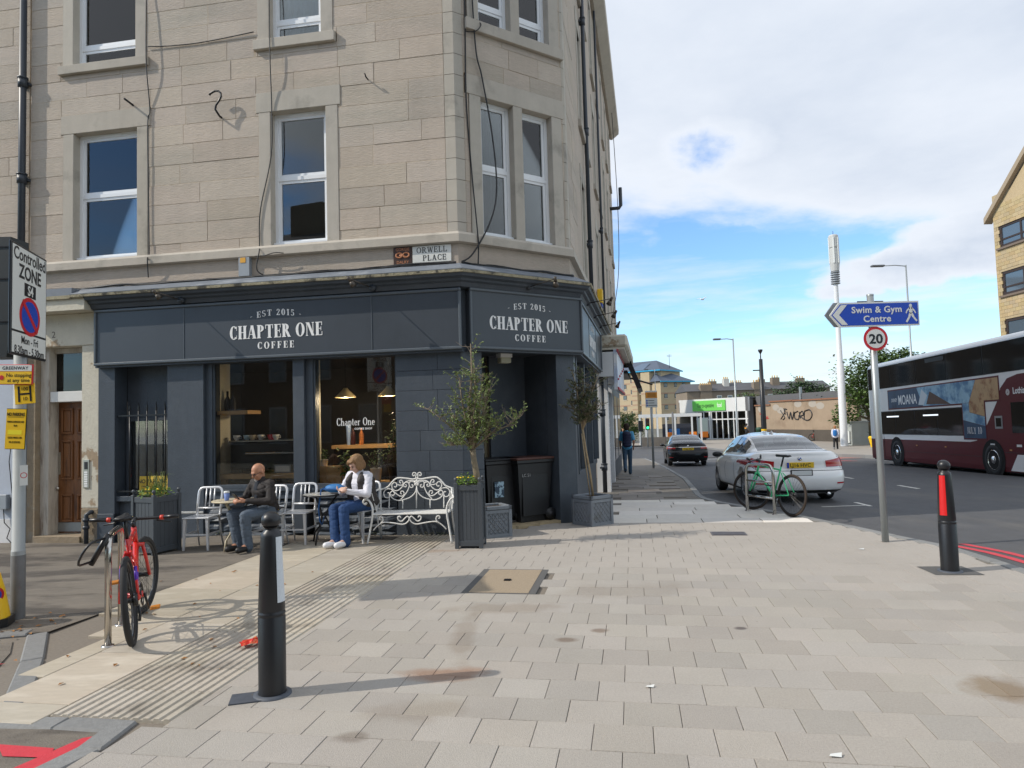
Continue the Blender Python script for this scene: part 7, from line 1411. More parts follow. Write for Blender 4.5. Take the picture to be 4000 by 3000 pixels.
side('maroon_flank', [(7.9, .998), (11.2, .998), (11.2, 2.98), (10.6, 2.97), (10.1, 2.88), (9.75, 2.62), (9.55, 2.25), (9.0, 1.62), (8.6, 1.2), (8.3, 1.05)], m_bm, .004)
for i, (x0, x1) in enumerate(((.14, 2.3), (2.34, 4.5), (4.54, 6.7), (6.74, 8.9), (8.94, 11.15))): side('upper_window', rect(x0, x1, 3.09, 3.96), m_bg, .010)
side('window_band', rect(.12, 11.17, 3.07, 3.98), m_darktrim, .005)
for x0, x1 in ((.95, 2.55), (2.59, 4.2), (4.24, 5.9), (5.94, 7.56)): side('lower_window', rect(x0, x1, 1.22, 2.1), m_bg, .010)
side('window_band', rect(.9, 7.6, 1.19, 2.13), m_darktrim, .005)
for x in (.12, 11.17): pass
side('driver_window', rect(10.2, 11.1, 1.3, 2.18), m_bg, .012); mw = side('small_window', rect(9.36, 9.74, 1.42, 1.80), m_bsil, .012); side('pane', rect(9.42, 9.68, 1.48, 1.74), m_bg, .015, mw)
side('opening_light', rect(5.3, 6.6, 3.78, 3.92), m_darktrim, .013)
for x0, x1 in ((.6, 1.1), (2.0, 2.5)): pass
for x in (1.5, 4.6): side('strip_light', rect(x + .3, x + 1.4, 1.88, 1.93), emit_mat('saloon strip light', (.8, .85, .9), .9), .0115)
# advert: plain seascape colours, its words kept
m_ad1 = mat('advert dark sea', (.03, .07, .14), .4, nv=.3, ns=3, col2=(.01, .025, .06), c2s=2); m_ad2 = mat('advert foam and sky', (.30, .48, .60), .4, nv=.2, ns=3, col2=(.08, .2, .36), c2s=2.2, c2lo=.45, c2hi=.6); m_ad3 = mat('advert sunlit sail', (.50, .32, .16), .4, nv=.15, ns=4, col2=(.30, .13, .05), c2s=3, c2lo=.5, c2hi=.62)
ad = side('advert_frame', [(2.0, 2.18), (7.56, 2.2), (7.56, 1.07), (8.9, 1.07), (8.9, 2.24), (9.7, 2.24), (9.7, 3.0), (2.0, 2.97)], m_bm, .008)
side('advert_panel', [(2.05, 2.23), (4.95, 2.24), (4.5, 2.94), (2.05, 2.92)], m_ad1, .011, ad); side('advert_panel', [(4.96, 2.24), (8.0, 2.25), (8.45, 2.95), (4.51, 2.94)], m_ad2, .011, ad); side('advert_panel', [(8.01, 2.25), (8.01, 1.95), (8.85, 1.8), (8.85, 2.29), (9.65, 2.29), (9.65, 2.95), (8.46, 2.95)], m_ad3, .011, ad); side('advert_panel', [(7.61, 1.12), (8.85, 1.12), (8.85, 1.49), (7.61, 1.69)], m_ad1, .011, ad)
side('advert_panel', [(7.61, 1.7), (8.85, 1.5), (8.85, 1.79), (8.0, 1.94), (8.0, 2.24), (7.61, 2.24)], m_ad2, .011, ad); side('advert_shape', [(5.2, 2.3), (6.9, 2.25), (6.2, 2.5), (5.5, 2.75)], mat('advert timber', (.10, .05, .03), .5, nv=.3, ns=6), .013, ad); side('advert_shape', [(4.6, 2.3), (5.0, 2.28), (5.3, 2.62), (4.9, 2.86)], mat('advert spray', (.6, .66, .7), .5), .0125, ad)
lt = text_mesh('MOANA', .52, ext=.001, bold=.006, sx=.8); lt.materials.append(m_white); link('lettering', lt, ad, (3.72, -.014, 2.36)); lt = text_mesh('DISNEY', .2, ext=.001, sx=.8); lt.materials.append(m_white); link('lettering', lt, ad, (2.6, -.014, 2.48))
lt = serif('JULY 10', .2, st=.14); serif_obj('JULY 10', .21, m_white, ad, 8.22, -.0125, 1.26, width=.85, ext=.001, st=.16)
lt = text_mesh('Lothian', .26, ext=.001, bold=.005, align='LEFT', sx=.85); lt.materials.append(m_white); link('lettering', lt, bus, (10.34, -.008, 2.42)); b = MB()
for k in range(3): b.lathe([(.075 - .026 * k, 0), (.09 - .026 * k, 0)], 14, M=T(10.1, -.009, 2.48) @ RX(pi / 2), cap=False, sm=False)
b.build('operator_emblem', m_white, bus)
side('white_skirt', [(9.98, .2), (11.3, .2), (11.3, .68), (10.35, .68)], m_bw, .006); side('skirt_seam', rect(3.1, 8.6, .55, .562), m_darktrim, .004); side('panel_seam', rect(1.4, 1.412, .3, 1.18), m_darktrim, .008); side('panel_seam', rect(9.75, 11.3, .72, .735), m_darktrim, .005)
for x in (4.2, 6.3, 9.0, 10.0): side('marker_lamp', rect(x, x + .1, .78, .82), mat('marker amber', (.6, .3, .1), .3), .012)
for x in (9.05, 10.35): side('flap_handle', rect(x, x + .22, 1.0 - .1, .97), m_bw, .012)
for x, r in ((2.57, .48), (9.15, .48)):
    ar = MB(); ar.lathe([(0, 0), (.6, 0)], 32, M=T(x, -.007, .50) @ RX(pi / 2), cap=False, sm=False); ar.build('wheel_arch', m_arch, bus)
    M_ = T(x, .0, r) @ RX(pi / 2); w = MB(M_); w.lathe([(.30, -.28), (.46, -.28), (.48, -.25), (.48, -.02), (.46, .012), (.32, .014), (.29, -.02)], 36, cap=False); wo = w.build('wheel', m_tyre, bus); w = MB(M_); w.lathe([(.30, .0), (.295, .02), (.26, -.02), (.16, -.05), (.12, .0), (.10, .03), (0, .035)], 30, cap=False); w.build('rim', m_chrome, wo); b = MB(M_)
    for k in range(10): a = 2 * pi * k / 10; b.cyl((.215 * cos(a), .215 * sin(a), -.04), (.215 * cos(a), .215 * sin(a), .0), .018, n=6)
    wn = b.build('wheel_nuts', m_chrome, wo); wn['kind'] = 'stuff'
b = MB(); b.box(-.02, .0, .15, wd - .15, 2.9, 3.9); b.box(-.02, 0, .3, wd - .3, .6, 2.0); b.build('rear_panel', m_bg, bus)
MB().lathe([(.3, 4.16), (.28, 4.24), (0, 4.26)], 20, M=T(8.6, 1.25, 0) @ Matrix.Diagonal((1.4, 1, 1, 1)), cap=False).build('roof_vent', m_bw, bus)
MB().box(.2, LB - .2, .05, wd - .05, .12, .3).build('underframe', m_arch, bus)
# ---------------------------------------------------------------- the far side of the junction
def wframe(x0, y0, x1, y1, z=0.): return T(x0, y0, z) @ RZ(math.atan2(y1 - y0, x1 - x0))
# modern flats with blue eaves
m_fb = mat('pale yellow block', (.46, .365, .235), .9, nv=.08, ns=1.2); m_fp = mat('pink block band', (.40, .25, .17), .9); m_slb = mat('blue grey roof', (.075, .095, .135), .6, nv=.12, ns=.6); m_eave = mat('bright blue eaves', (.02, .32, .55), .5); m_fw = mat('brown window frame', (.035, .022, .018), .6); m_fg = mat('far window glass', (.08, .11, .14), .05, spec=.9)
fl = thing('apartment_block', 'pale brick apartment block with slate blue roofs and bright blue eaves', 'building', (26.642, 180, -1.0), math.atan2(170 - 180, 36.869 - 26.642))
bpy.context.view_layer.update(); FLI = fl.matrix_world.inverted()
def fbox(name, m, *a, parent=None, M=None): return MB(M).box(*a).build(name, m, parent or fl)
Lm = 14.3
fbox('wall', m_fb, -16, Lm, 0, 9, -.5, 14.0)
for z in (2.7, 5.5, 8.3, 11.1): fbox('stone_band', m_fp, -15.9, Lm + .02, -.03, -.001, z, z + .3)
def fwin(x, z, w=1.0, h=1.1, parent=None, M=None, y=0.):
    f = MB(M).box(x - w / 2, x + w / 2, y - .06, y + .05, z, z + h).build('window', m_fw, parent or fl)
    for a, b_ in ((x - w / 2 + .1, x - .04), (x + .04, x + w / 2 - .1)): MB(M).box(a, b_, y - .075, y - .061, z + .12, z + h - .12).build('pane', m_fg, f)
    MB(M).box(x - w / 2 - .12, x + w / 2 + .12, y - .1, y + .04, z - .17, z - .002).build('sill', mat('pale sill', (.55, .47, .36), .8), f)
for x in (-9, -5.5, -2.6, .5, 3.4):
    for z in (1.6, 4.4, 7.2, 9.98, 12.75):
        if not (x == .5 and z > 12): fwin(x, z, .8 if x == .5 else 1.05)
for z in (1.0, 3.8, 6.6, 9.4, 12.2): fwin(12.88, z, .85, 1.45)
for x0, x1, d in ((5.55, 8.35, 1.0), (8.4, 12.2, 1.2)):      # projecting bays
    b = MB(); b.prism([(x0, 0), (x0 + .7, -d), (x1 - .5, -d), (x1, 0)], -.4, 13.8); b.build('bay', m_fb, fl)
    for z in [1.0 + 1.15 * k for k in range(11)] if x0 < 6 else (2.7, 5.5, 8.3, 11.1): MB().box(x0 + .72, x1 - .52, -d - .03, -d - .002, z, z + .28).build('stone_band', m_fp, fl)
    for z in (3.0, 5.75, 8.5, 11.3): fwin(x0 + (.35 if x0 < 6 else .3), z, .55, 1.15, y=-d * .55)
b = MB(); q = [(-16.6, -1.3, 14.2), (Lm + .6, -1.3, 14.2), (Lm + .6, 9.6, 14.2), (-16.6, 9.6, 14.2), (-9, 4.2, 17.0), (10.5, 4.2, 17.0)]; b.add(q, [[0, 1, 5, 4], [1, 2, 5], [2, 3, 4, 5], [3, 0, 4]]); b.build('roof', m_slb, fl)
fbox('eaves', m_eave, -16.6, Lm + .6, -1.4, -1.2, 13.95, 14.25); fbox('eaves', m_eave, Lm + .45, Lm + .62, -1.2, 9.5, 13.95, 14.25)
b = MB(); b.add([(5.0, -1.0, 14.4), (9.8, -1.0, 14.4), (9.8, 2.4, 16.3), (7.2, 2.4, 16.3)], [[0, 1, 2, 3]]); b.build('dormer', mat('pale slate face', (.09, .13, .19), .5), fl)
WM_ = FLI @ (T(36.247, 168, -1.0) @ RZ(math.atan2(4, 8.276)))
fbox('wing_wall', m_fb, 0, 9.3, .0, 9, -.5, 11.1, M=WM_)
for z in (2.6, 5.4, 8.2): fbox('stone_band', m_fp, 0, 9.3, -.03, -.001, z, z + .28, M=WM_)
for x, w in ((1.5, 1.0), (4.55, .8), (7.15, 1.0)):
    for z in (1.7, 4.4, 7.15, 9.8): fwin(x, z, w, 1.05, M=WM_)
b = MB(WM_); b.add([(-.6, -.8, 11.3), (10.0, -.8, 11.3), (10.0, 9.8, 11.3), (-.6, 9.8, 11.3), (1.4, 4, 13.9), (5.2, 4, 13.9)], [[0, 1, 5, 4], [1, 2, 5], [2, 3, 4, 5], [3, 0, 4]]); b.build('wing_roof', m_slb, fl); fbox('eaves', m_eave, -.6, 10.0, -.9, -.7, 11.05, 11.33, M=WM_); fbox('eaves', m_eave, 9.85, 10.02, -.7, 9.7, 11.05, 11.33, M=WM_)
b = MB(); b.cyl((Lm - .5, 5, 14.5), (Lm - .5, 5, 18.3), .05, n=5)
for z in (17.8, 18.1): b.cyl((Lm - 1.2, 5, z), (Lm + .2, 5, z), .03, n=4)
b.build('aerial', m_blk, fl)
# old tenement row behind
tr_ = thing('tenement_row', 'row of old stone tenements with slate roofs and clay chimney pots behind the food store', 'building', (34, 130, -1), 0); m_tst = mat('far dark stone', (.22, .175, .13), .9, nv=.15, ns=.8); m_tsl = mat('far slate', (.085, .085, .092), .7, nv=.15, ns=.8); m_pot = mat('clay chimney pot', (.55, .34, .12), .8)
MB().box(-1, 26, 0, 9, 0, 7.2).build('wall', m_tst, tr_); b = MB(); b.add([(-1.2, -.3, 7.2), (26.3, -.3, 7.2), (26.3, 9.3, 7.2), (-1.2, 9.3, 7.2), (-1.2, 3.6, 8.75), (26.3, 3.6, 8.75)], [[0, 1, 5, 4], [2, 3, 4, 5], [1, 2, 5], [3, 0, 4]]); b.build('roof', m_tsl, tr_)
for x0, x1, zt, y0 in ((1.5, 3.7, 8.35, -.2), (4.2, 5.6, 9.2, 3.2), (6.6, 7.6, 9.5, 1.8), (8.8, 11, 8.9, 4.5), (11.6, 13.3, 8.65, -.2), (13.8, 15.0, 9.3, 3.2), (15.8, 17.2, 9.5, 1.6), (21, 22.4, 9.3, 2.5)):
    c = MB().box(x0, x1, y0, y0 + 1.3, 5, zt).build('chimney', m_tst if x0 != 6.6 else mat('harled white', (.55, .53, .48), .9), tr_); n = max(3, int((x1 - x0) / .35))
    for k in range(n): MB().lathe([(.12, zt), (.10, zt + .45), (0, zt + .45)], 7, M=T(x0 + (k + .5) * (x1 - x0) / n, y0 + .6, 0)).build('chimney_pot', m_pot, c)
for x in (4.6, 6.6, 9.5, 14.2): f = MB().box(x, x + .9, -.08, .02, 5.0, 6.3).build('window', m_signw, tr_); MB().box(x + .08, x + .82, -.1, -.081, 5.08, 6.22).build('pane', m_fg, f)
# food store
cs = thing('food_store', 'single storey food store with a white fascia and bright green sign', 'shop building', (19.372, 80, -1.0), math.atan2(72 - 80, 24.57 - 19.372)); m_csw = mat('white store fascia', (.66, .66, .65), .6, nv=.06, ns=1.5); m_green = mat('bright green sign', (.16, .60, .10), .5)
bpy.context.view_layer.update(); CI = cs.matrix_world.inverted()
MB().box(-.1, 9.54, .3, 12, 4.3, 4.42).build('roof', m_tsl, cs); MB().box(-.1, 9.54, 0, .3, 2.98, 4.45).build('fascia', m_csw, cs); MB().box(-.1, 2.4, .02, .3, 2.6, 2.97).build('lower_fascia', m_csw, cs)
sgn = MB().box(2.05, 6.66, -.12, -.001, 3.12, 4.26).build('sign_panel', m_green, cs)
text('The co-operative', .68, mat('dark green lettering', (.015, .04, .02), .6), cs, 3.95, -.125, 3.5, ext=.004, sx=.50, bold=.006); text('food', .68, m_white, cs, 5.9, -.125, 3.5, ext=.004, sx=.5, bold=.008)
xs_ = [2.55, 3.5, 4.3, 4.6, 5.3, 6.1, 6.85, 7.6, 8.1, 9.2]
for x in xs_: MB().box(x, x + (.22 if x in (4.3, 9.2) else .1), -.04, .08, -.3, 2.98).build('mullion', m_csw, cs)
MB().box(2.5, 9.5, -.03, .07, 2.1, 2.22).build('transom', m_csw, cs); MB().box(2.5, 9.5, -.05, .1, -.3, .08).build('base_rail', m_csw, cs); MB().box(2.5, 9.4, .03, .06, .081, 2.97).build('shop_window', glass_mat('store glass', (.7, .75, .75), .7), cs)
b = MB(); b.box(-.1, 9.5, 5, 5.1, 0, 4.2); b.box(-.1, 0, 0, 5, 0, 4.2); b.box(0, 9.5, .1, 5, -.1, 0); b.build('interior_wall', mat('store interior', (.25, .22, .18), .9), cs)
rr = random.Random(3)
for k in range(9): x = 2.8 + k * .72; MB().box(x, x + .5, .6, 1.2, 0, rr.uniform(.8, 1.7)).build('goods_stack', mat('goods ' + 'abc'[k % 3], [(.45, .06, .05), (.5, .28, .08), (.25, .3, .38)][k % 3], .7), cs)
M_ = CI @ wframe(24.57, 72, 25.3, 72.6, -1.0); MB(M_).box(0, 1.0, 0, .3, 0, 4.5).build('corner_pier', mat('grey store cladding', (.12, .12, .125), .8, nv=.1, ns=2), cs)
gw0, gw1 = (25.015, 71), (27.997, 60); up_ = CI @ wframe(25.6, 72.5, 29.2, 61.5, -1.0); MB(up_).box(0, 40, 0, 1, 2.8, 4.5).build('grey_parapet', mat('grey store cladding', (1, 1, 1)), cs); MB(up_).box(6.6, 6.8, -.1, .1, 3, 5.1).build('vent_stack', m_galv, cs)
# graffiti wall
gwl = thing('graffiti_wall', 'rendered brown wall with stepped coping and black graffiti letters', 'wall', (*gw0, -1.0), math.atan2(gw1[1] - gw0[1], gw1[0] - gw0[0])); m_rend = mat('brown render', (.33, .25, .175), .9, nv=.14, ns=.9, col2=(.26, .19, .13), c2s=.5); m_cope = mat('red coping', (.24, .11, .06), .8)
for x0, x1, zt in ((0, 2.42, 3.42), (2.43, 5.9, 3.75), (5.92, 14, 3.72)): MB().box(x0, x1, 0, .4, -.3, zt).build('render_panel', m_rend, gwl); MB().box(x0 - .08, x1 + .08, -.12, .5, zt, zt + .13).build('coping', m_cope, gwl)
MB().box(0, 14, -.03, -.001, -.3, 1.05).build('dark_base', mat('dark base render', (.09, .075, .06), .9, nv=.2, ns=1), gwl)
for x, z in ((3.3, 3.2), (4.0, 2.9), (6.6, 3.45), (8.6, 3.4), (9.6, 3.2), (.9, 3.1)): MB().lathe([(0, 0), (.45, 0)], 12, M=T(x, -.004, z) @ RX(pi / 2) @ Matrix.Diagonal((1.2, .7, 1, 1)), cap=False, sm=False).build('pale_patch', mat('pale repair patch', (.38, .34, .29), .9), gwl)
gl = MB(); G_ = lambda pts: gl.tube([(x, -.012, z) for x, z in smoothp(pts, 4)], .065, 4, sm=False)
for pts in ([(4.0, 2.9), (4.6, 2.2), (4.3, 2.0)], [(4.0, 2.05), (4.7, 2.75), (4.5, 3.05)], [(4.75, 2.5), (4.6, 3.0), (5.0, 2.95)], [(4.95, 2.75), (5.25, 2.05), (5.5, 2.7), (5.7, 2.0), (6.0, 2.75)], [(6.6, 2.75), (6.1, 2.6), (6.1, 2.1), (6.6, 2.0), (6.7, 2.4)], [(6.75, 2.7), (6.9, 2.1), (6.8, 2.5), (7.2, 2.75), (7.3, 2.4), (6.95, 2.3), (7.4, 1.95)], [(7.5, 2.75), (7.45, 2.0), (8.1, 1.95), (8.5, 2.4), (8.2, 2.85), (7.5, 2.75)]): G_(pts)
gl.build('graffiti_letters', m_blk, gwl)
g2 = MB()
for pts in ([(.7, 2.6), (1.2, 2.5)], [(1.5, 2.8), (1.4, 2.3), (2.0, 2.3)], [(1.3, 2.1), (2.1, 2.15)]): g2.tube([(x, -.012, z) for x, z in smoothp(pts, 4)], .05, 4, sm=False)
g2.build('red_graffiti', m_signred, gwl)
# white column canopy, planter wall, advert panel
cp_ = thing('column_canopy', 'white column canopy in front of the apartment block', 'canopy', (11.8, 64.3, -.98), radians(-14)); MB().box(-.1, 5.6, -.1, .1, 2.55, 2.85).build('beam', m_csw, cp_)
for k, x in enumerate((0, .55, 1.6, 2.4, 3.2, 4.7, 5.5)): MB().box(x - .08, x + .08, -.08, .08, .0, 2.55).build('column', m_csw, cp_)
MB().box(2.0, 4.6, .8, .95, 0, 1.9).build('hoarding', mat('dark blue hoarding', (.03, .035, .05), .7), cp_); MB().box(2.6, 3.6, .75, .79, .7, 1.45).build('poster', mat('blue poster', (.02, .14, .4), .5, col2=(.5, .5, .5), c2s=2.5, c2lo=.58, c2hi=.62), cp_)
for i, (x, lb) in enumerate(((2.9, 'orange barrier panel below the blue poster'), (4.9, 'orange barrier panel beside the white canopy column'), (5.9, 'orange barrier panel at the store entrance'))):
    t = thing('orange_barrier', lb, 'barrier', (11.8 + x * cos(radians(-14)), 64.6 + x * sin(radians(-14)) + .3, -.4), radians(-14), 'orange barriers by the canopy'); MB().box(-.35, .35, -.03, .03, 0, .55, bev=.02).build('panel', mat('barrier orange', (.75, .2, .01), .5), t); MB().box(-.3, .3, -.1, .1, -.1, 0).build('foot', m_blk, t)
pw = thing('planter_wall', 'low grey stone wall in front of the white canopy', 'wall', (11.3, 61.5, -.98), radians(-14)); m_lowst = mat('low stone wall', (.15, .13, .11), .9, nv=.2, ns=2)
for k in range(4): MB().box(k * 1.1, k * 1.1 + 1.08, 0, .35, 0, .8).build('stone_course', m_lowst, pw)
adp = thing('advertising_panel', 'pale green blank advertising panel on a dark stand before the food store', 'advertising panel', (20.35, 74, -.98), radians(-25)); MB().box(-.58, .58, -.1, .1, .65, 2.35, bev=.03).build('frame', m_galv, adp); MB().box(-.5, .5, -.115, -.101, .72, 2.28).build('poster', mat('pale green poster', (.42, .48, .42), .4), adp); MB().box(-.3, .3, -.08, .08, 0, .65).build('stand', m_blk, adp)
# posts and lamps
def lamp(label, x, y, h, arm, adir, m=None, r=.08):
    m = m or m_galv; t = thing('street_lamp', label, 'street lamp', (x, y, zg(x, y)), adir, 'street lamps along the main road'); MB().lathe([(r * 1.3, 0), (r * 1.25, 1.3), (r * .9, 1.4), (r * .6, h), (0, h)], 10, cap=False).build('post', m, t); MB().tube([(0, 0, h - .08), (arm * .3, 0, h), (arm * .75, 0, h - .02)], r * .4, 6).build('arm', m, t)
    MB().box(arm * .62, arm, -.14, .14, h - .08, h + .05, bev=.04).build('lantern', mat('lantern grey', (.13, .14, .15), .5), t); return t
lamp('tall grey street lamp rising behind the bus', 26.2, 45, 12.1, 2.3, radians(180)); lamp('grey street lamp in front of the food store', 16.2, 50, 8.15, 1.45, radians(180)); lamp('thin street lamp before the apartment block', 15.6, 75, 7.8, 1.1, radians(180), r=.06)
mast = thing('phone_mast', 'tall white mobile phone mast with an antenna drum on top', 'mast', (24.86, 52, -1.0)); MB().lathe([(.27, 0), (.26, 6.2), (.2, 6.3), (.16, 13.2)], 20).build('tube', mat('mast white', (.66, .67, .68), .5), mast); MB().lathe([(.3, 13.3), (.36, 13.9), (.36, 15.0), (.30, 15.05), (.30, 15.1), (.36, 15.15), (.36, 16.0), (.3, 16.1), (0, 16.12)], 12, cap=False, sm=False).build('antenna_drum', mat('antenna grey', (.5, .5, .48), .5), mast)
for k in range(6): MB().lathe([(.2, 12.3 + k * .17), (.33, 12.33 + k * .17), (.33, 12.40 + k * .17), (.2, 12.43 + k * .17)], 14, cap=False).build('antenna_fin', m_sgrey, mast)
for a in range(0, 360, 60): MB().box(.30, .39, -.06, .06, 13.9, 15.9, M=RZ(radians(a))).build('antenna_panel', m_signw, mast)
MB().cyl((0, 0, 16.1), (0, 0, 16.4), .02, n=5).build('finial', m_blk, mast)
bp_ = thing('camera_pole', 'black pole topped by a small dome camera in front of the graffiti wall', 'camera pole', (18.15, 50, -1)); MB().lathe([(.2, 0), (.19, 2.2), (.13, 6.6), (0, 6.62)], 12).build('post', m_blk, bp_); MB().tube([(0, 0, 6.6), (0, 0, 7.05)], .04, 6).build('stem', m_blk, bp_); MB().lathe([(.05, 7.0), (.16, 7.2), (.16, 7.3), (0, 7.32)], 12).build('dome_camera', m_blk, bp_); MB().box(-.6, -.1, -.05, .05, 5.75, 5.83).build('bracket', m_blk, bp_)
for z, c in ((1.4, m_yel), (1.25, m_signw)): MB().lathe([(.196, z), (.196, z + .12)], 12, cap=False).build('band', c, bp_)
for x in (12.9, ): 
    gp2 = thing('grey_post', 'plain dark grey post beside the white canopy', 'post', (14.35, 62, -.98)); MB().lathe([(.1, 0), (.09, 2.95), (0, 3.0)], 8).build('post', mat('dark grey post', (.13, .13, .135), .6), gp2)
pk = thing('parking_bay_sign', 'white and orange parking bay sign on a grey pole at the kerb', 'parking sign', (5.83, 29, zg(5.8, 29))); MB().cyl((0, 0, 0), (0, 0, 3.2), .05, n=10).build('post', m_galv, pk); sgp = MB().box(-.25, .25, -.085, -.055, 2.53, 3.24, bev=.01).build('plate', m_signw, pk); MB().box(-.245, .245, -.09, -.0855, 2.93, 3.17).build('orange_band', mat('sign orange', (.80, .30, .01), .5), sgp)
for z in (2.62, 2.72, 2.82): MB().box(-.22, -.16, -.09, -.0855, z - .03, z + .03).build('blue_symbol', m_blue, sgp); MB().box(-.14, .12 + .1 * (z < 2.7), -.088, -.0855, z - .012, z + .012).build('text_line', m_blk, sgp)
for z in (2.98, 3.03, 3.08, 3.13): MB().box(-.17, .18, -.0925, -.0905, z - .008, z + .008).build('text_line', m_blk, sgp)
tlg = thing('traffic_light', 'black traffic light showing green at the far junction', 'traffic light', (11.65, 60, -.98)); MB().cyl((0, 0, 0), (0, 0, 2.5), .055, n=8).build('post', m_galv, tlg); MB().box(-.17, .17, -.2, -.02, 1.5, 2.5, bev=.03).build('signal_head', m_blk, tlg)
for z, c in ((2.32, (.05, .005, .005)), (2.0, (.06, .03, .0)), (1.68, None)): MB().lathe([(.11, 0), (.0, .01)], 14, M=T(0, -.205, z) @ RX(pi / 2), cap=False).build('lamp', emit_mat('green signal', (.02, .9, .25), 2.5) if c is None else mat('unlit lens %s' % z, c, .3), tlg)
tl2 = thing('traffic_light', 'second black traffic light seen from behind beside the green one', 'traffic light', (11.15, 60.4, -.98)); MB().cyl((0, 0, 0), (0, 0, 2.5), .05, n=8).build('post', m_galv, tl2); MB().box(-.2, .2, -.12, .12, 1.35, 2.3, bev=.03).build('signal_head', m_blk, tl2)
cab = thing('utility_cabinet', 'grey street cabinet by the big tree', 'cabinet', (26.4, 53, -.98), .2); MB().box(-.75, .75, -.3, .3, 0, 1.75, bev=.02).build('case', mat('cabinet grey', (.38, .40, .38), .6, nv=.1, ns=2), cab); MB().box(-.78, .78, -.33, .33, 1.751, 1.83).build('lid', m_galv, cab); MB().box(-.9, -.77, -.2, .2, .2, 1.1).build('side_box', m_signw, cab)
gb_ = thing('grit_bin', 'yellow grit bin at the rear of the bus', 'grit bin', (25.95, 49, -.97), .2); MB().add([(-.5, -.3, 0), (.5, -.3, 0), (.5, .3, 0), (-.5, .3, 0), (-.6, -.38, .55), (.6, -.38, .55), (.6, .38, .6), (-.6, .38, .6)], [[3, 2, 1, 0], [0, 1, 5, 4], [1, 2, 6, 5], [2, 3, 7, 6], [3, 0, 4, 7]]).build('body', m_yel, gb_); MB().box(-.64, .64, -.42, .42, .56, .78, bev=.06).build('lid', m_yel, gb_)
h1, _ = bicycle('red hire bicycle parked against the dark base of the graffiti wall', (27.0, 62.6, -.98), radians(15), 0, .3, m_redb, m_redb); h2 = copy_tree(h1); h2.location = (24.9, 66.4, -.98); h2.rotation_euler = (0, 0, radians(70)); h2['label'] = 'second red hire bicycle nearer the food store end of the graffiti wall'
wb = thing('litter_bin', 'dark green litter bin at the left end of the graffiti wall', 'litter bin', (24.4, 68.5, -.98)); MB().lathe([(.3, 0), (.33, 1.0), (.36, 1.02), (.3, 1.25), (0, 1.3)], 12).build('body', mat('bin green', (.02, .07, .045), .6), wb)
# trees
def big_tree(label, x, y, lumps, n, ls, trunk_h, tr_r, seed, lm, group='trees beyond the junction'):
    t = thing('broadleaf_tree', label, 'tree', (x, y, zg(x, y)), 0, group); rr = random.Random(seed); b = MB(); zc = sum(l[2] for l in lumps) / len(lumps)
    b.tube([(0, 0, 0), (.05, 0, trunk_h * .6), (.1, 0, trunk_h)], [tr_r * 1.3, tr_r, tr_r * .8], 8)
    for cx, cy, cz, r in lumps: b.tube([(.1, 0, trunk_h * .8), (cx * .5, cy * .5, (cz + trunk_h) / 2), (cx, cy, cz)], [tr_r * .5, tr_r * .35, tr_r * .12], 5)
    b.build('trunk', m_bark, t); lf = MB(); vol = sum(l[3] ** 2 for l in lumps)
    for cx, cy, cz, r in lumps:
        k = int(n * r * r / vol); cl = [(rr.gauss(0, 1), rr.gauss(0, 1), rr.gauss(0, 1)) for _ in range(max(8, k // 22))]
        for c in cl:
            d = Vector(c).normalized(); q = Vector((cx, cy, cz)) + Vector((d.x, d.y, d.z * .85)) * r * (rr.random() ** .35) * rr.uniform(.75, 1.1)
            for _ in range(22): p = q + Vector((rr.gauss(0, 1), rr.gauss(0, 1), rr.gauss(0, .7))) * r * .17; leafq(lf, p, ls * rr.uniform(.7, 1.3), ls * .6, rr)
    lf.build('crown', lm, t); return t
m_tl1 = leaf_mat('lime tree leaf', (.085, .145, .032), (.12, .18, .05)); m_tl2 = leaf_mat('dark tree leaf', (.03, .065, .02), (.05, .09, .025))
big_tree('large dense tree behind the white mast beside the bus', 27.6, 53.5, [(-.6, 0, 5.3, 1.9), (1.2, 0, 5.6, 2.0), (2.8, .5, 5.5, 1.9), (4.4, .5, 5.6, 1.7), (-1.1, -.5, 3.6, 1.5), (.8, -.5, 3.4, 1.8), (-2.0, 0, 2.3, 1.0), (2.4, 0, 3.2, 1.8), (1.4, -.3, 1.7, 1.0), (4.6, .5, 3.4, 1.8), (.9, 0, 6.6, 1.1), (2.9, 0, 6.6, 1.0)], 15000, .27, 2.4, .22, 4, m_tl1)
big_tree('bushy tree at the corner left of the traffic lights', 11.75, 72, [(-.3, 0, 2.4, 1.2), (.5, 0, 2.2, 1.1), (0, 0, 1.5, 1.3), (-1.0, 0, 1.2, .9), (1.0, 0, 1.3, .9), (.0, -.3, .8, 1.1)], 4500, .2, 1.0, .12, 6, m_tl1)
big_tree('wide dark tree behind the grey store parapet', 38.5, 91, [(-2.6, 0, 4.9, 1.5), (-.8, 0, 5.7, 1.7), (.8, 0, 5.8, 1.6), (2.2, 0, 5.3, 1.4), (-1.5, 0, 3.9, 1.6), (1, 0, 4, 1.7), (3, 0, 4.2, 1.2)], 5000, .3, 2.6, .2, 8, m_tl2)
big_tree('small pale green tree behind the food store roof', 34.5, 101, [(-1, 0, 4.9, 1.1), (.4, 0, 5.2, 1.1), (1.4, 0, 4.9, 1.0)], 900, .26, 3, .14, 9, leaf_mat('pale green leaf', (.08, .13, .03), (.11, .16, .04)))
big_tree('dark tree at the far right end of the graffiti wall', 30.5, 64, [(-1.5, 0, 2.6, 1.5), (0, 0, 3.6, 1.8), (1.5, 0, 4.2, 2.0), (3.5, 0, 3.6, 2.0)], 2600, .28, 2, .18, 12, m_tl2)
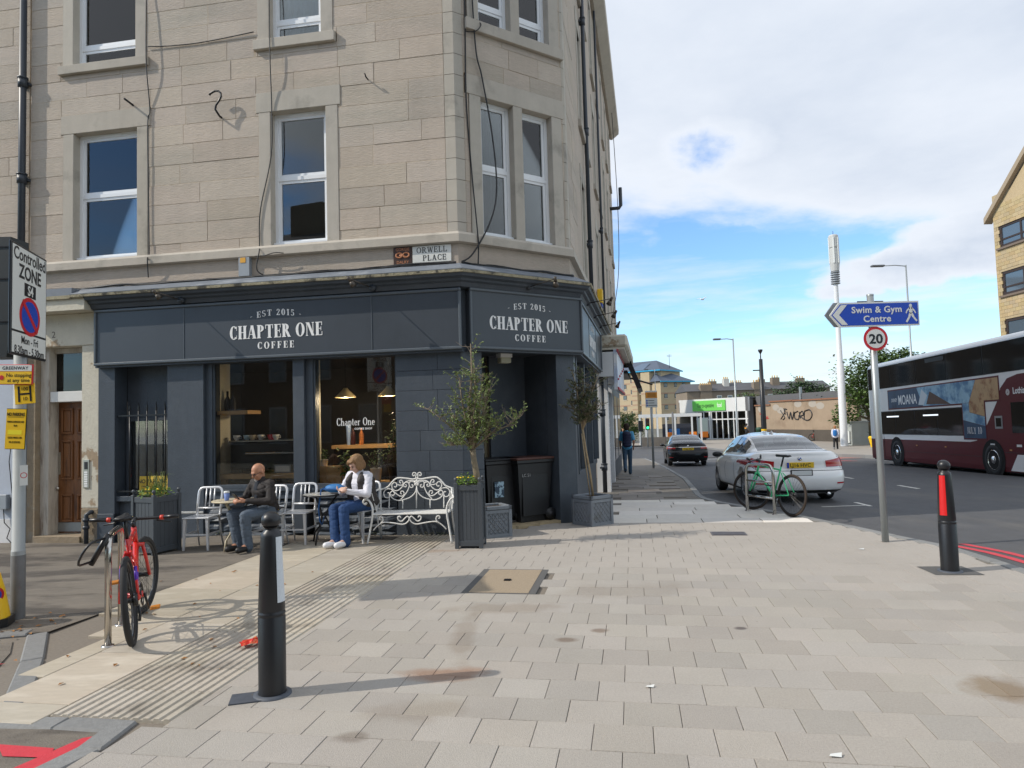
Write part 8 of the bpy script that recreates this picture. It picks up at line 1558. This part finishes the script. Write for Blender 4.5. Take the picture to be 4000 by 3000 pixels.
big_tree('low green shrub between the cabinet and the bus', 27.3, 51.5, [(-.3, 0, .7, .6), (.4, 0, .9, .6), (.1, 0, 1.2, .5)], 700, .16, .4, .05, 14, m_tl2, None)
# yellow block building at the right
rbm = T(29.0, 40.6, 0) @ RZ(radians(-90)); rb_ = thing('block_building', 'yellow block building with brown framed windows and a gable at the right edge', 'building', (29.0, 40.6, -1.2), radians(-90)); m_yb = mat('yellow walling block', (.44, .34, .19), .9, nv=.12, ns=6, rand=.1, bump=.4, bs=30); z0 = 1.2
wins = [(.35, 4.9, 4.6 + z0, 6.75 + z0), (.35, 4.9, 8.15 + z0, 9.55 + z0), (.35, 3.0, 10.98 + z0, 12.3 + z0)]
hh = [(a, b_, c, d) for a, b_, c, d in wins]
bk = MB()
for a, c, e, f in rects(0, 5.2, 0, 15.4, hh): bk.box(a, c, .02, .4, e, f)
bk.box(5.2, 14, .0, .4, 0, 14); bk.box(0, .3, .4, 9, 0, 13.0); bk.build('wall', m_yb, rb_)
for row in range(70):
    z = 4.0 + row * .215
    if z > 14.6: break
    x = -.0 - (row % 2) * .22
    while x < 3.2:
        x1 = x + .45; a, c = max(.0, x), min(3.2, x1); zc = z + .1
        if c - a > .05 and not any(h[0] - .01 < (a + c) / 2 < h[1] and h[2] - .05 < zc < h[3] + .03 for h in wins) and zc < 13.0 + z0 + (a + c) * .9: MB().box(a + .006, c - .006, -.0, .05, z + .006, z + .209).build('walling_block', m_yb, rb_)
        x = x1
for a, c, e, f in wins:
    fr2 = MB(); fr2.box(a, c, .06, .16, e, e + .16); fr2.box(a, c, .06, .16, f - .16, f); fr2.box(a, a + .22, .06, .16, e + .16, f - .16); fr2.box(a + .22, c, .07, .15, e + .42, e + .52)
    for x in (2.0, 3.6): 
        if x < c: fr2.box(x, x + .12, .065, .155, e + .16, f - .16)
    wo = fr2.build('window', m_fw, rb_); MB().box(a + .2, c, .1, .11, e + .15, f - .15).build('pane', m_fg, wo); MB().box(a + .5, c, .4, .42, e + .2, f - .1).build('curtain', m_curtain, wo); MB().box(a - .12, c + .1, -.1, .05, e - .12, e - .002).build('sill', mat('brown stone sill', (.17, .13, .1), .8), wo)
b = MB(); b.prism([(-.45, 13.2 + z0 - .55), (4.2, 16.6 + z0), (4.2, 16.95 + z0), (-.45, 13.2 + z0 - .2)], -.25, .25, M=RX(pi / 2) @ Matrix.Diagonal((1, 1, 1, 1))); b.build('gable_coping', mat('gable coping', (.34, .27, .19), .9), rb_); MB().add([(-.3, .3, 13.0 + z0), (4.2, .3, 16.6 + z0), (4.2, 8, 16.6 + z0), (-.3, 8, 13 + z0)], [[0, 1, 2, 3]]).build('roof', m_tsl, rb_)
MB().prism([(0, 12.9 + z0), (3.9, 12.9 + z0), (3.9, 16.2 + z0)], -.38, -.01, M=RX(pi / 2)).build('gable_wall', m_yb, rb_)
# the tenements across Orwell Place, which the shop windows mirror
op = thing('opposite_tenement', 'stone tenement row across the side street, mirrored in the windows', 'building', (-30, -13, -.3), 0); MB().box(0, 42, -8, 0, 0, 11.5).build('wall', mat('opposite stone', (.13, .105, .08), .9, nv=.2, ns=1.5), op); b = MB(); b.add([(-.5, .4, 11.5), (42.5, .4, 11.5), (42.5, -4, 14.4), (-.5, -4, 14.4)], [[0, 1, 2, 3]]); b.build('roof', m_tsl, op)
for k in range(14):
    for z in (1.0, 4.5, 8.0): x = 1.2 + k * 2.95; f = MB().box(x, x + 1.2, .0, .06, z, z + 2.1).build('window', mat('grey sash', (.3, .3, .3), .5), op); MB().box(x + .1, x + 1.1, .061, .07, z + .1, z + 2.0).build('pane', m_fg, f)
for x in (6, 18, 30): MB().box(x, x + 2.4, -4.6, -3.4, 14, 16).build('chimney', m_tst, op)
ft_ = thing('far_corner_tenement', 'stone tenement across the junction, hidden from the lens and mirrored in the bus windows', 'building', (-26, 69, -1), 0); MB().box(0, 31, 0, 14, 0, 14).build('wall', mat('opposite stone', (1, 1, 1)), ft_); MB().add([(-.4, -.4, 14), (31.4, -.4, 14), (31.4, 7, 17), (-.4, 7, 17)], [[0, 1, 2, 3]]).build('roof', m_tsl, ft_)
for k in range(9):
    for z in (5, 8.4, 11): f = MB().box(1.2 + k * 3.3, 2.4 + k * 3.3, -.06, .05, z, z + 2).build('window', m_upvc, ft_); MB().box(1.3 + k * 3.3, 2.3 + k * 3.3, -.08, -.061, z + .1, z + 1.9).build('pane', m_fg, f)
# loose wires by the main street wall and a gull
for k, (x, lb) in enumerate(((.3, 'thin wire hanging from the eaves along the main street wall'),)):
    cable(lb, [(13.0 + k, -x, 12.5), (12.6, -x - .1, 9), (12.2 + k, -x - .05, 6.5), (11, -x + .2, 4.6), (10.2, -.1, 4.0)], .012, RR)
gu = thing('gull', 'white gull flying in the blue part of the sky', 'gull', (16.9, 60, 11.8), .6); B_ = Blob(); B_.ell((0, 0, 0), (.2, .08, .07)); B_.ell((.2, 0, .03), (.07, .05, .05))
for s_ in (-1, 1): B_.cap((.03, s_ * .05, .02), (.06, s_ * .3, .14), .05, .035); B_.cap((.06, s_ * .3, .14), (-.08, s_ * .62, .08), .035, .012)
B_.done('gull_body', mat('gull white', (.65, .66, .68), .7), gu, .02, 2)
